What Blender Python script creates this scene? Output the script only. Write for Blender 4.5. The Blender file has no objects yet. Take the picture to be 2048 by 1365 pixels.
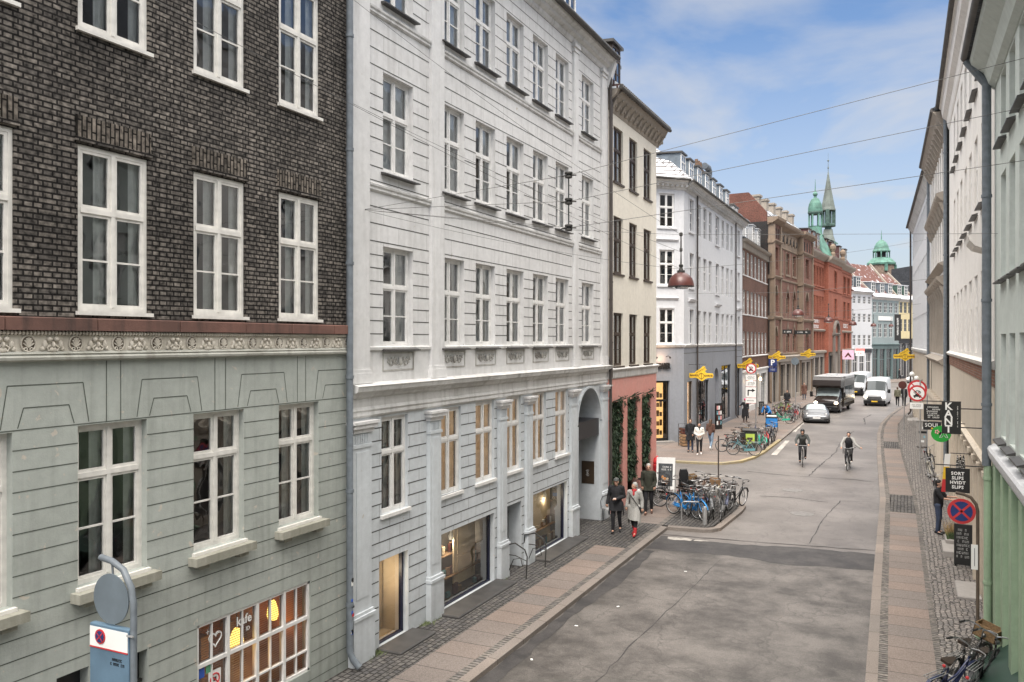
import bpy, math, random
from mathutils import Vector, Matrix
random.seed(7)
R = math.radians
sc = bpy.context.scene
C = sc.collection

# ------------------------------------------------------------------ camera, world, sun, exposure
TH = math.atan(786/1650)
cam_d = bpy.data.cameras.new("camera"); cam = bpy.data.objects.new("camera", cam_d); C.objects.link(cam)
cam.location = (0, 0, 6.05); cam.rotation_euler = (R(90), 0, TH)
cam_d.sensor_width = 36; cam_d.lens = 1650/2048*36; cam_d.clip_start = .1; cam_d.clip_end = 2000
sc.camera = cam
SUN_EL, SUN_AZ = R(56), R(176)      # azimuth clockwise from +Y
w = bpy.data.worlds.new("World"); sc.world = w; w.use_nodes = True
nt = w.node_tree; N = nt.nodes; Lk = nt.links
for n in list(N): N.remove(n)
out = N.new("ShaderNodeOutputWorld"); bg = N.new("ShaderNodeBackground"); bg.inputs[1].default_value = .078
sky = N.new("ShaderNodeTexSky"); sky.sky_type = 'NISHITA'; sky.sun_disc = False
sky.sun_elevation = SUN_EL; sky.sun_rotation = SUN_AZ; sky.air_density = 1.0; sky.dust_density = 1.5; sky.ozone_density = 1.6
tc = N.new("ShaderNodeTexCoord")
sep = N.new("ShaderNodeSeparateXYZ"); Lk.new(tc.outputs['Generated'], sep.inputs[0])
# project the direction on a flat cloud layer
ad = N.new("ShaderNodeMath"); ad.operation = 'ADD'; ad.inputs[1].default_value = .16; Lk.new(sep.outputs[2], ad.inputs[0])
mx = N.new("ShaderNodeMath"); mx.operation = 'MAXIMUM'; mx.inputs[1].default_value = .05; Lk.new(ad.outputs[0], mx.inputs[0])
dx = N.new("ShaderNodeMath"); dx.operation = 'DIVIDE'; Lk.new(sep.outputs[0], dx.inputs[0]); Lk.new(mx.outputs[0], dx.inputs[1])
dy = N.new("ShaderNodeMath"); dy.operation = 'DIVIDE'; Lk.new(sep.outputs[1], dy.inputs[0]); Lk.new(mx.outputs[0], dy.inputs[1])
cb = N.new("ShaderNodeCombineXYZ"); Lk.new(dx.outputs[0], cb.inputs[0]); Lk.new(dy.outputs[0], cb.inputs[1])
ns = N.new("ShaderNodeTexNoise"); ns.inputs['Scale'].default_value = 1.25; ns.inputs['Detail'].default_value = 9
ns.inputs['Roughness'].default_value = .52; ns.inputs['Distortion'].default_value = .35; Lk.new(cb.outputs[0], ns.inputs['Vector'])
cr = N.new("ShaderNodeValToRGB"); cr.color_ramp.elements[0].position = .42; cr.color_ramp.elements[0].color = (.04, .04, .04, 1)
cr.color_ramp.elements[1].position = .64; cr.color_ramp.elements[1].color = (.88, .88, .88, 1); Lk.new(ns.outputs[0], cr.inputs[0])
# thin veil that thickens towards the horizon
hz = N.new("ShaderNodeMapRange"); hz.inputs[1].default_value = .0; hz.inputs[2].default_value = .36
hz.inputs[3].default_value = .85; hz.inputs[4].default_value = .0; Lk.new(sep.outputs[2], hz.inputs[0])
sm = N.new("ShaderNodeMath"); sm.operation = 'MAXIMUM'; Lk.new(cr.outputs[0], sm.inputs[0]); Lk.new(hz.outputs[0], sm.inputs[1])
lid = N.new("ShaderNodeMapRange"); lid.inputs[1].default_value = .40; lid.inputs[2].default_value = .62; Lk.new(sep.outputs[2], lid.inputs[0])  # bright overcast overhead, unseen above the frame, added to light facades and street
mixc = N.new("ShaderNodeMix"); mixc.data_type = 'RGBA'
mul = N.new("ShaderNodeMix"); mul.data_type = 'RGBA'; mul.blend_type = 'MULTIPLY'; mul.inputs[0].default_value = 1
Lk.new(sky.outputs[0], mul.inputs[6]); mul.inputs[7].default_value = (.50, .60, .70, 1)
Lk.new(sm.outputs[0], mixc.inputs[0]); Lk.new(mul.outputs[2], mixc.inputs[6]); mixc.inputs[7].default_value = (2.95, 2.98, 3.05, 1)
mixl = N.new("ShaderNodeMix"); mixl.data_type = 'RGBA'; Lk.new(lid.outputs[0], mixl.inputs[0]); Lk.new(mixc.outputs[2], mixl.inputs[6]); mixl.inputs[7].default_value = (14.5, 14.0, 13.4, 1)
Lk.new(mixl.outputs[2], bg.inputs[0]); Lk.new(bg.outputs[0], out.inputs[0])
sd = bpy.data.lights.new("sun", 'SUN'); sd.energy = 1.5; sd.angle = R(30); sd.color = (1, .93, .85)
so = bpy.data.objects.new("sun", sd); C.objects.link(so)
dv = Vector((math.sin(SUN_AZ)*math.cos(SUN_EL), math.cos(SUN_AZ)*math.cos(SUN_EL), math.sin(SUN_EL)))
so.rotation_euler = dv.to_track_quat('Z', 'Y').to_euler(); so.location = (0, 0, 60)
sc.view_settings.view_transform = 'Standard'; sc.view_settings.look = 'None'; sc.view_settings.gamma = 1
sc.view_settings.exposure = 1.64

# ------------------------------------------------------------------ materials
MAT = {}
def newmat(name):
    m = bpy.data.materials.new(name); m.use_nodes = True; MAT[name] = m
    nt = m.node_tree; b = nt.nodes["Principled BSDF"]
    return m, nt.nodes, nt.links, b
def setc(sock, c): sock.default_value = (c[0], c[1], c[2], 1)
def flat(name, col, rough=.6, metal=0, var=.12, scale=3., bump=0, bscale=30., emis=None, es=1., spec=None):
    """plain paint / metal / cloth with a little procedural unevenness"""
    m, N, L, b = newmat(name)
    tcn = N.new("ShaderNodeTexCoord"); nz = N.new("ShaderNodeTexNoise"); nz.inputs['Scale'].default_value = scale
    nz.inputs['Detail'].default_value = 6; L.new(tcn.outputs['Object'], nz.inputs['Vector'])
    r = N.new("ShaderNodeValToRGB"); r.color_ramp.elements[0].position = .3; r.color_ramp.elements[1].position = .7
    r.color_ramp.elements[0].color = (*[max(0, c*(1-var)) for c in col], 1); r.color_ramp.elements[1].color = (*[c*(1+var) for c in col], 1)
    L.new(nz.outputs[0], r.inputs[0]); L.new(r.outputs[0], b.inputs['Base Color'])
    b.inputs['Roughness'].default_value = rough; b.inputs['Metallic'].default_value = metal
    if spec is not None: b.inputs['Specular IOR Level'].default_value = spec
    if bump:
        n2 = N.new("ShaderNodeTexNoise"); n2.inputs['Scale'].default_value = bscale; n2.inputs['Detail'].default_value = 4
        L.new(tcn.outputs['Object'], n2.inputs['Vector']); bp = N.new("ShaderNodeBump"); bp.inputs['Strength'].default_value = bump
        bp.inputs['Distance'].default_value = .02; L.new(n2.outputs[0], bp.inputs['Height']); L.new(bp.outputs[0], b.inputs['Normal'])
    if emis: setc(b.inputs['Emission Color'], emis); b.inputs['Emission Strength'].default_value = es
    return m
def plaster(name, col, dirt=(.25, .24, .21), damt=.35, streak=.25, flake=0, rough=.8, grime=.0):
    """painted render: broad blotches, fine vertical run-off streaks, flaked spots, dirt splashed up from the pavement"""
    m, N, L, b = newmat(name)
    t = N.new("ShaderNodeTexCoord")
    n1 = N.new("ShaderNodeTexNoise"); n1.inputs['Scale'].default_value = .55; n1.inputs['Detail'].default_value = 8; n1.inputs['Roughness'].default_value = .65
    L.new(t.outputs['Object'], n1.inputs['Vector'])
    mp = N.new("ShaderNodeMapping"); mp.inputs['Scale'].default_value = (5, 5, .35); L.new(t.outputs['Object'], mp.inputs[0])
    n2 = N.new("ShaderNodeTexNoise"); n2.inputs['Scale'].default_value = 1.3; n2.inputs['Detail'].default_value = 6; L.new(mp.outputs[0], n2.inputs['Vector'])
    r1 = N.new("ShaderNodeMapRange"); r1.inputs[1].default_value = .42; r1.inputs[2].default_value = .78; r1.inputs[4].default_value = damt; L.new(n1.outputs[0], r1.inputs[0])
    r2 = N.new("ShaderNodeMapRange"); r2.inputs[1].default_value = .5; r2.inputs[2].default_value = .8; r2.inputs[4].default_value = streak; L.new(n2.outputs[0], r2.inputs[0])
    a = N.new("ShaderNodeMath"); a.operation = 'ADD'; a.use_clamp = True; L.new(r1.outputs[0], a.inputs[0]); L.new(r2.outputs[0], a.inputs[1])
    mixn = N.new("ShaderNodeMix"); mixn.data_type = 'RGBA'; setc(mixn.inputs[6], col); setc(mixn.inputs[7], dirt)
    fac = a.outputs[0]
    if grime:
        sp = N.new("ShaderNodeSeparateXYZ"); L.new(t.outputs['Object'], sp.inputs[0])
        n4 = N.new("ShaderNodeTexNoise"); n4.inputs['Scale'].default_value = 3.; n4.inputs['Detail'].default_value = 8; L.new(t.outputs['Object'], n4.inputs['Vector'])
        s1 = N.new("ShaderNodeMath"); s1.operation = 'MULTIPLY_ADD'; s1.inputs[1].default_value = 1.6; L.new(n4.outputs[0], s1.inputs[0]); 
        s2 = N.new("ShaderNodeMath"); s2.operation = 'MULTIPLY'; s2.inputs[1].default_value = -1.; L.new(sp.outputs[2], s2.inputs[0]); L.new(s2.outputs[0], s1.inputs[2])
        s3 = N.new("ShaderNodeMapRange"); s3.inputs[1].default_value = -.1; s3.inputs[2].default_value = 1.1; s3.inputs[4].default_value = grime; L.new(s1.outputs[0], s3.inputs[0])
        s4 = N.new("ShaderNodeMath"); s4.operation = 'ADD'; s4.use_clamp = True; L.new(fac, s4.inputs[0]); L.new(s3.outputs[0], s4.inputs[1]); fac = s4.outputs[0]
    L.new(fac, mixn.inputs[0]); res = mixn.outputs[2]
    nf = N.new("ShaderNodeTexNoise"); nf.inputs['Scale'].default_value = 45; nf.inputs['Detail'].default_value = 3; L.new(t.outputs['Object'], nf.inputs['Vector'])
    if flake:
        n3 = N.new("ShaderNodeTexNoise"); n3.inputs['Scale'].default_value = 6.5; n3.inputs['Detail'].default_value = 5; n3.inputs['Distortion'].default_value = .6
        L.new(t.outputs['Object'], n3.inputs['Vector'])
        r3 = N.new("ShaderNodeMapRange"); r3.inputs[1].default_value = .735-.04*flake; r3.inputs[2].default_value = .765-.04*flake; L.new(n3.outputs[0], r3.inputs[0])
        mm = N.new("ShaderNodeMix"); mm.data_type = 'RGBA'; L.new(r3.outputs[0], mm.inputs[0]); L.new(res, mm.inputs[6]); setc(mm.inputs[7], (.48, .44, .38)); res = mm.outputs[2]
    n6 = N.new("ShaderNodeTexNoise"); n6.inputs['Scale'].default_value = 5.5; n6.inputs['Detail'].default_value = 9; n6.inputs['Roughness'].default_value = .7; L.new(t.outputs['Object'], n6.inputs['Vector'])
    r6 = N.new("ShaderNodeMapRange"); r6.inputs[1].default_value = .3; r6.inputs[2].default_value = .7; r6.inputs[3].default_value = .90; r6.inputs[4].default_value = 1.07; L.new(n6.outputs[0], r6.inputs[0])
    m6 = N.new("ShaderNodeMix"); m6.data_type = 'RGBA'; m6.blend_type = 'MULTIPLY'; m6.inputs[0].default_value = 1; L.new(res, m6.inputs[6]); L.new(r6.outputs[0], m6.inputs[7]); res = m6.outputs[2]
    L.new(res, b.inputs['Base Color']); b.inputs['Roughness'].default_value = rough; b.inputs['Specular IOR Level'].default_value = .25
    bp = N.new("ShaderNodeBump"); bp.inputs['Strength'].default_value = .25; bp.inputs['Distance'].default_value = .01
    L.new(nf.outputs[0], bp.inputs['Height']); L.new(bp.outputs[0], b.inputs['Normal'])
    return m
def brickmat(name, c1, c2, mortar, bw=.24, rh=.0667, mort=.012, squash=.5, off=.5, bump=.8, plane='xz', noise=.5, rough=.85, sq=2, distort=0, spec=.2, cscale=1., shift=0.):
    m, N, L, b = newmat(name)
    t = N.new("ShaderNodeTexCoord"); s = N.new("ShaderNodeSeparateXYZ"); L.new(t.outputs['Object'], s.inputs[0])
    cmb = N.new("ShaderNodeCombineXYZ")
    if plane == 'xz':
        a = N.new("ShaderNodeMath"); L.new(s.outputs[0], a.inputs[0]); L.new(s.outputs[1], a.inputs[1]); L.new(a.outputs[0], cmb.inputs[0]); L.new(s.outputs[2], cmb.inputs[1])
    elif plane == 'yx':
        sh = N.new("ShaderNodeMath"); sh.inputs[1].default_value = shift; L.new(s.outputs[0], sh.inputs[0]); L.new(s.outputs[1], cmb.inputs[0]); L.new(sh.outputs[0], cmb.inputs[1])
    elif plane == 'zx': L.new(s.outputs[2], cmb.inputs[0]); L.new(s.outputs[0], cmb.inputs[1])
    else: L.new(s.outputs[0], cmb.inputs[0]); L.new(s.outputs[1], cmb.inputs[1])
    vec = cmb.outputs[0]
    if distort:
        nd = N.new("ShaderNodeTexNoise"); nd.inputs['Scale'].default_value = 2.2; nd.inputs['Detail'].default_value = 3; L.new(t.outputs['Object'], nd.inputs['Vector'])
        vm = N.new("ShaderNodeVectorMath"); vm.operation = 'MULTIPLY_ADD'; vm.inputs[1].default_value = (distort,)*3
        L.new(nd.outputs['Color'], vm.inputs[0]); L.new(vec, vm.inputs[2]); vec = vm.outputs[0]
    br = N.new("ShaderNodeTexBrick"); L.new(vec, br.inputs['Vector'])
    br.inputs['Scale'].default_value = 1; br.inputs['Brick Width'].default_value = bw; br.inputs['Row Height'].default_value = rh
    br.inputs['Mortar Size'].default_value = mort; br.inputs['Mortar Smooth'].default_value = .25; br.squash = squash; br.squash_frequency = sq; br.offset = off
    setc(br.inputs['Color1'], c1); setc(br.inputs['Color2'], c2); setc(br.inputs['Mortar'], mortar)
    n1 = N.new("ShaderNodeTexNoise"); n1.inputs['Scale'].default_value = 14*cscale; n1.inputs['Detail'].default_value = 6; L.new(t.outputs['Object'], n1.inputs['Vector'])
    n2 = N.new("ShaderNodeTexNoise"); n2.inputs['Scale'].default_value = .6; n2.inputs['Detail'].default_value = 7; L.new(t.outputs['Object'], n2.inputs['Vector'])
    r = N.new("ShaderNodeMapRange"); r.inputs[1].default_value = .3; r.inputs[2].default_value = .75; r.inputs[3].default_value = 1-noise; r.inputs[4].default_value = 1+noise; L.new(n1.outputs[0], r.inputs[0])
    r2 = N.new("ShaderNodeMapRange"); r2.inputs[1].default_value = .3; r2.inputs[2].default_value = .7; r2.inputs[3].default_value = 1-noise*.45; r2.inputs[4].default_value = 1+noise*.3; L.new(n2.outputs[0], r2.inputs[0])
    mu = N.new("ShaderNodeMath"); mu.operation = 'MULTIPLY'; L.new(r.outputs[0], mu.inputs[0]); L.new(r2.outputs[0], mu.inputs[1])
    mm = N.new("ShaderNodeMix"); mm.data_type = 'RGBA'; mm.blend_type = 'MULTIPLY'; mm.inputs[0].default_value = 1
    L.new(br.outputs['Color'], mm.inputs[6]); L.new(mu.outputs[0], mm.inputs[7]); L.new(mm.outputs[2], b.inputs['Base Color'])
    b.inputs['Roughness'].default_value = rough; b.inputs['Specular IOR Level'].default_value = spec
    bp = N.new("ShaderNodeBump"); bp.inputs['Strength'].default_value = bump; bp.inputs['Distance'].default_value = .012; bp.invert = True
    hh = N.new("ShaderNodeMath"); hh.operation = 'MULTIPLY_ADD'; hh.inputs[1].default_value = -.35; L.new(n1.outputs[0], hh.inputs[0]); L.new(br.outputs['Fac'], hh.inputs[2])
    L.new(hh.outputs[0], bp.inputs['Height']); L.new(bp.outputs[0], b.inputs['Normal'])
    return m
def glassmat(name, tint=(.75, .8, .8), refl=.10, wob=.012, tr=.85, gl=.96):
    m, N, L, b = newmat(name); N.remove(b)
    o = N["Material Output"]; g = N.new("ShaderNodeBsdfGlossy"); g.inputs['Roughness'].default_value = .015; setc(g.inputs['Color'], (gl*.98, gl, gl*1.03))
    tr_ = N.new("ShaderNodeBsdfTransparent"); setc(tr_.inputs[0], [c*tr for c in tint])
    f = N.new("ShaderNodeFresnel"); f.inputs[0].default_value = 1.5
    a = N.new("ShaderNodeMath"); a.operation = 'MULTIPLY_ADD'; a.inputs[1].default_value = 1.25; a.inputs[2].default_value = refl; a.use_clamp = True; L.new(f.outputs[0], a.inputs[0])
    mx_ = N.new("ShaderNodeMixShader"); L.new(a.outputs[0], mx_.inputs[0]); L.new(tr_.outputs[0], mx_.inputs[1]); L.new(g.outputs[0], mx_.inputs[2])
    t = N.new("ShaderNodeTexCoord"); n = N.new("ShaderNodeTexNoise"); n.inputs['Scale'].default_value = 2.3; n.inputs['Detail'].default_value = 1; L.new(t.outputs['Object'], n.inputs['Vector'])
    bp = N.new("ShaderNodeBump"); bp.inputs['Strength'].default_value = 1; bp.inputs['Distance'].default_value = wob; L.new(n.outputs[0], bp.inputs['Height'])
    L.new(bp.outputs[0], g.inputs['Normal']); L.new(mx_.outputs[0], o.inputs[0])
    return m
def asphalt(name, c1, c2, rough=.62, big=.3):
    m, N, L, b = newmat(name); t = N.new("ShaderNodeTexCoord")
    n1 = N.new("ShaderNodeTexNoise"); n1.inputs['Scale'].default_value = big; n1.inputs['Detail'].default_value = 10; n1.inputs['Roughness'].default_value = .68; L.new(t.outputs['Object'], n1.inputs['Vector'])
    r = N.new("ShaderNodeValToRGB"); r.color_ramp.elements[0].position = .38; r.color_ramp.elements[1].position = .62
    r.color_ramp.elements[0].color = (*c1, 1); r.color_ramp.elements[1].color = (*c2, 1); L.new(n1.outputs[0], r.inputs[0])
    n2 = N.new("ShaderNodeTexNoise"); n2.inputs['Scale'].default_value = 38; n2.inputs['Detail'].default_value = 5; n2.inputs['Roughness'].default_value = .8; L.new(t.outputs['Object'], n2.inputs['Vector'])
    r2 = N.new("ShaderNodeMapRange"); r2.inputs[1].default_value = .35; r2.inputs[2].default_value = .65; r2.inputs[3].default_value = .66; r2.inputs[4].default_value = 1.34; L.new(n2.outputs[0], r2.inputs[0])
    mm = N.new("ShaderNodeMix"); mm.data_type = 'RGBA'; mm.blend_type = 'MULTIPLY'; mm.inputs[0].default_value = 1; L.new(r.outputs[0], mm.inputs[6]); L.new(r2.outputs[0], mm.inputs[7])
    # dark oil drips and tar-sealed cracks
    v = N.new("ShaderNodeTexVoronoi"); v.inputs['Scale'].default_value = .55; v.feature = 'DISTANCE_TO_EDGE'
    mpn = N.new("ShaderNodeTexNoise"); mpn.inputs['Scale'].default_value = 1.4; mpn.inputs['Detail'].default_value = 6; L.new(t.outputs['Object'], mpn.inputs['Vector'])
    va = N.new("ShaderNodeVectorMath"); va.operation = 'MULTIPLY_ADD'; va.inputs[1].default_value = (1.3, 1.3, 1.3); L.new(mpn.outputs['Color'], va.inputs[0]); L.new(t.outputs['Object'], va.inputs[2]); L.new(va.outputs[0], v.inputs['Vector'])
    rc = N.new("ShaderNodeMapRange"); rc.inputs[1].default_value = .0; rc.inputs[2].default_value = .018; rc.inputs[3].default_value = .45; rc.inputs[4].default_value = 0; L.new(v.outputs['Distance'], rc.inputs[0])
    n5 = N.new("ShaderNodeTexNoise"); n5.inputs['Scale'].default_value = 1.9; n5.inputs['Detail'].default_value = 4; L.new(t.outputs['Object'], n5.inputs['Vector'])
    r5 = N.new("ShaderNodeMapRange"); r5.inputs[1].default_value = .60; r5.inputs[2].default_value = .72; r5.inputs[4].default_value = .5; L.new(n5.outputs[0], r5.inputs[0])
    mk = N.new("ShaderNodeMath"); mk.operation = 'MAXIMUM'; L.new(rc.outputs[0], mk.inputs[0]); L.new(r5.outputs[0], mk.inputs[1])
    m2 = N.new("ShaderNodeMix"); m2.data_type = 'RGBA'; L.new(mk.outputs[0], m2.inputs[0]); L.new(mm.outputs[2], m2.inputs[6]); setc(m2.inputs[7], [c*.6 for c in c1])
    L.new(m2.outputs[2], b.inputs['Base Color'])
    b.inputs['Roughness'].default_value = rough; b.inputs['Specular IOR Level'].default_value = .4
    bp = N.new("ShaderNodeBump"); bp.inputs['Strength'].default_value = .35; bp.inputs['Distance'].default_value = .006; L.new(n2.outputs[0], bp.inputs['Height']); L.new(bp.outputs[0], b.inputs['Normal'])
    return m
def cobblemat(name, c1, c2, gap, scale=9.):
    m, N, L, b = newmat(name); t = N.new("ShaderNodeTexCoord")
    v = N.new("ShaderNodeTexVoronoi"); v.inputs['Scale'].default_value = scale; v.inputs['Randomness'].default_value = .55; v.feature = 'DISTANCE_TO_EDGE'; L.new(t.outputs['Object'], v.inputs['Vector'])
    v2 = N.new("ShaderNodeTexVoronoi"); v2.inputs['Scale'].default_value = scale; v2.inputs['Randomness'].default_value = .55; L.new(t.outputs['Object'], v2.inputs['Vector'])
    r = N.new("ShaderNodeMapRange"); r.inputs[1].default_value = .03; r.inputs[2].default_value = .13; L.new(v.outputs['Distance'], r.inputs[0])
    sp = N.new("ShaderNodeSeparateColor"); L.new(v2.outputs['Color'], sp.inputs[0])
    a = N.new("ShaderNodeMix"); a.data_type = 'RGBA'; L.new(sp.outputs[0], a.inputs[0]); setc(a.inputs[6], c1); setc(a.inputs[7], c2)
    bb = N.new("ShaderNodeMix"); bb.data_type = 'RGBA'; L.new(r.outputs[0], bb.inputs[0]); setc(bb.inputs[6], gap); L.new(a.outputs[2], bb.inputs[7]); L.new(bb.outputs[2], b.inputs['Base Color'])
    b.inputs['Roughness'].default_value = .75
    bp = N.new("ShaderNodeBump"); bp.inputs['Strength'].default_value = .9; bp.inputs['Distance'].default_value = .03; L.new(r.outputs[0], bp.inputs['Height']); L.new(bp.outputs[0], b.inputs['Normal'])
    return m

M = MAT
brickmat('dark_brick', (.185, .165, .145), (.085, .077, .070), (.016, .014, .013), mort=.0125, bump=1.0, noise=.85, distort=.006)
brickmat('soldier_brick', (.20, .172, .145), (.10, .087, .074), (.012, .010, .008), bw=.24, rh=.0667, mort=.012, squash=1, plane='zx', bump=1., noise=.7)
plaster('sage_plaster', (.39, .415, .385), dirt=(.20, .215, .19), damt=.5, streak=.4, flake=1.7, grime=.35)
plaster('grey_plaster', (.655, .65, .645), dirt=(.36, .35, .33), damt=.32, streak=.42, flake=.15)
plaster('blue_grey_plaster', (.575, .608, .63), dirt=(.34, .35, .36), damt=.38, streak=.28, flake=.35, grime=.35)
plaster('grey_mould', (.64, .635, .62), dirt=(.25, .24, .22), damt=.55, streak=.5)
plaster('cream_plaster', (.71, .67, .59), dirt=(.42, .38, .31), damt=.22, streak=.2)
plaster('pink_plaster', (.66, .30, .255), dirt=(.58, .42, .38), damt=.35, streak=.2, flake=.4, grime=.3)
plaster('white_plaster', (.59, .595, .61), dirt=(.42, .42, .42), damt=.2, streak=.2)
plaster('slate_plaster', (.27, .285, .315), dirt=(.17, .17, .17), damt=.3, streak=.25, grime=.4)
plaster('mint_plaster', (.54, .585, .55), dirt=(.25, .28, .25), damt=.25, streak=.2)
plaster('leaf_green_plaster', (.31, .405, .28), dirt=(.12, .17, .12), damt=.4, streak=.3, grime=.3)
plaster('ivory_plaster', (.74, .715, .68), dirt=(.42, .38, .33), damt=.3, streak=.3)
plaster('sand_plaster', (.58, .51, .42), dirt=(.3, .26, .2), damt=.3, streak=.3, grime=.25)
plaster('stone_brown', (.26, .195, .145), dirt=(.11, .09, .07), damt=.6, streak=.5)
plaster('stone_light', (.34, .30, .255), dirt=(.2, .17, .14), damt=.5, streak=.4)
plaster('grey_green_plaster', (.27, .32, .325), dirt=(.18, .2, .2), damt=.3)
plaster('yellow_plaster', (.62, .53, .32), dirt=(.4, .34, .22), damt=.3)
plaster('teal_plaster', (.14, .19, .19), dirt=(.08, .1, .1), damt=.3)
brickmat('brown_brick', (.19, .085, .058), (.13, .062, .046), (.12, .10, .085), mort=.010, bump=.4)
brickmat('bank_brick', (.25, .105, .073), (.17, .075, .055), (.17, .13, .11), mort=.010, bump=.4)
brickmat('orange_brick', (.36, .125, .08), (.28, .092, .062), (.28, .13, .09), mort=.008, bump=.3, noise=.3)
brickmat('gable_brick', (.18, .065, .05), (.11, .045, .035), (.15, .09, .07), bump=.4)
brickmat('band_brick', (.30, .13, .085), (.21, .09, .06), (.25, .2, .16), mort=.012, bump=.5)
brickmat('chimney_brick', (.20, .11, .07), (.12, .07, .05), (.16, .13, .1), mort=.012, bump=.5)
flat('window_white', (.70, .69, .67), rough=.5, var=.10, scale=5)
flat('window_cream', (.66, .64, .60), rough=.55, var=.14, scale=6)
flat('window_brown', (.045, .028, .018), rough=.5, var=.2)
flat('window_grey', (.25, .25, .24), rough=.5)
flat('shop_dark', (.018, .018, .022), rough=.4)
flat('shop_blue', (.012, .014, .035), rough=.4)
glassmat('glass', tint=(.93, .96, .96), refl=.09, tr=.97, wob=.005); glassmat('glass_far', tint=(.35, .38, .4), refl=.12, wob=.02, tr=.7); glassmat('shop_glass', refl=.06, wob=.004, tr=.95); glassmat('car_glass', tint=(.25, .3, .3), refl=.05, wob=.0, gl=.45)
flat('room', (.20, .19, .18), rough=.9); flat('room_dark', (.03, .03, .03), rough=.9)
flat('curtain_white', (.82, .82, .81), rough=.9, var=.1, scale=9)
flat('curtain_tan', (.85, .66, .46), rough=.9, var=.22, scale=4, emis=(.85, .58, .34), es=.05)  # warm indoor light put into the cloth as a faint glow
flat('panel_beige', (.52, .42, .29), rough=.7, var=.06)
flat('slate_sill', (.055, .052, .05), rough=.5, var=.3)
flat('zinc', (.12, .135, .15), rough=.5, metal=.3, var=.2)
flat('pipe_grey', (.135, .155, .175), rough=.5, var=.2, scale=8)
flat('pipe_dark', (.055, .045, .04), rough=.5)
flat('gutter', (.06, .055, .05), rough=.6, var=.3)
plaster('red_sandstone', (.19, .10, .08), dirt=(.055, .04, .036), damt=.9, streak=.6)
plaster('ornament_stone', (.68, .63, .55), dirt=(.26, .23, .18), damt=.6, streak=.5)
flat('ornament_recess', (.16, .13, .10), rough=.9, var=.4, scale=12)
plaster('moss_mould', (.44, .44, .40), dirt=(.13, .12, .09), damt=.7, streak=.5)
flat('groove', (.085, .085, .08), rough=.95); flat('groove_green', (.085, .095, .08), rough=.95); flat('groove_light', (.30, .30, .29), rough=.95)
brickmat('slate_roof', (.07, .075, .085), (.05, .053, .06), (.02, .02, .02), bw=.3, rh=.22, mort=.008, squash=1, bump=.4)
def snowtile(name, tile, amt):
    m, N, L, b = newmat(name); t = N.new("ShaderNodeTexCoord")
    wv = N.new("ShaderNodeTexBrick"); wv.inputs['Scale'].default_value = 1; wv.inputs['Brick Width'].default_value = .25; wv.inputs['Row Height'].default_value = .3; wv.inputs['Mortar Size'].default_value = .035
    s = N.new("ShaderNodeSeparateXYZ"); L.new(t.outputs['Object'], s.inputs[0]); cb = N.new("ShaderNodeCombineXYZ")
    a = N.new("ShaderNodeMath"); L.new(s.outputs[0], a.inputs[0]); L.new(s.outputs[1], a.inputs[1]); L.new(a.outputs[0], cb.inputs[0]); L.new(s.outputs[2], cb.inputs[1]); L.new(cb.outputs[0], wv.inputs['Vector'])
    setc(wv.inputs['Color1'], (1, 1, 1)); setc(wv.inputs['Color2'], (.8, .8, .8)); setc(wv.inputs['Mortar'], (0, 0, 0))
    n = N.new("ShaderNodeTexNoise"); n.inputs['Scale'].default_value = 1.5; n.inputs['Detail'].default_value = 6; L.new(t.outputs['Object'], n.inputs['Vector'])
    r = N.new("ShaderNodeMapRange"); r.inputs[1].default_value = .62-amt*.35; r.inputs[2].default_value = .70-amt*.35; L.new(n.outputs[0], r.inputs[0])
    mu = N.new("ShaderNodeMath"); mu.operation = 'MULTIPLY'; L.new(r.outputs[0], mu.inputs[0]); L.new(wv.outputs[0], mu.inputs[1])
    mm = N.new("ShaderNodeMix"); mm.data_type = 'RGBA'; L.new(mu.outputs[0], mm.inputs[0]); setc(mm.inputs[6], tile); setc(mm.inputs[7], (.75, .78, .82)); L.new(mm.outputs[2], b.inputs['Base Color']); b.inputs['Roughness'].default_value = .8
    bp = N.new("ShaderNodeBump"); bp.inputs['Distance'].default_value = .04; L.new(wv.outputs[0], bp.inputs['Height']); L.new(bp.outputs[0], b.inputs['Normal'])
snowtile('snow_tile', (.10, .055, .05), .75); snowtile('red_tile', (.135, .055, .042), .16); snowtile('slate_snow', (.07, .075, .085), .45); snowtile('snow', (.5, .5, .52), 1.2)
flat('lead', (.115, .14, .165), rough=.6, var=.25, scale=2)
flat('copper', (.085, .19, .15), rough=.7, var=.35, scale=1.2); flat('copper_dark', (.05, .095, .08), rough=.7, var=.4, scale=1.5); flat('spire_grey', (.12, .14, .125), rough=.7, var=.3, scale=1.)
asphalt('road_asphalt', (.115, .103, .095), (.185, .168, .155), big=.3, rough=.5); asphalt('old_asphalt', (.058, .052, .047), (.150, .136, .124), big=.7, rough=.58)
asphalt('patch_asphalt', (.028, .026, .026), (.060, .055, .053), big=1.3)
brickmat('granite_slab', (.225, .178, .152), (.18, .158, .145), (.075, .065, .06), bw=.68, rh=9., shift=3.3, mort=.012, squash=1, off=0, plane='yx', bump=.3, noise=.28, distort=.0, cscale=3)
brickmat('sett_paving', (.145, .135, .125), (.09, .087, .087), (.035, .032, .03), bw=.17, rh=.115, mort=.014, squash=.8, off=.5, plane='yx', bump=1.2, noise=.45, distort=.05)
brickmat('small_setts', (.20, .18, .16), (.13, .12, .115), (.05, .046, .042), bw=.11, rh=9, shift=3.3, off=0, mort=.014, squash=1, plane='yx', bump=1.2, noise=.45, distort=.03)
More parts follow.
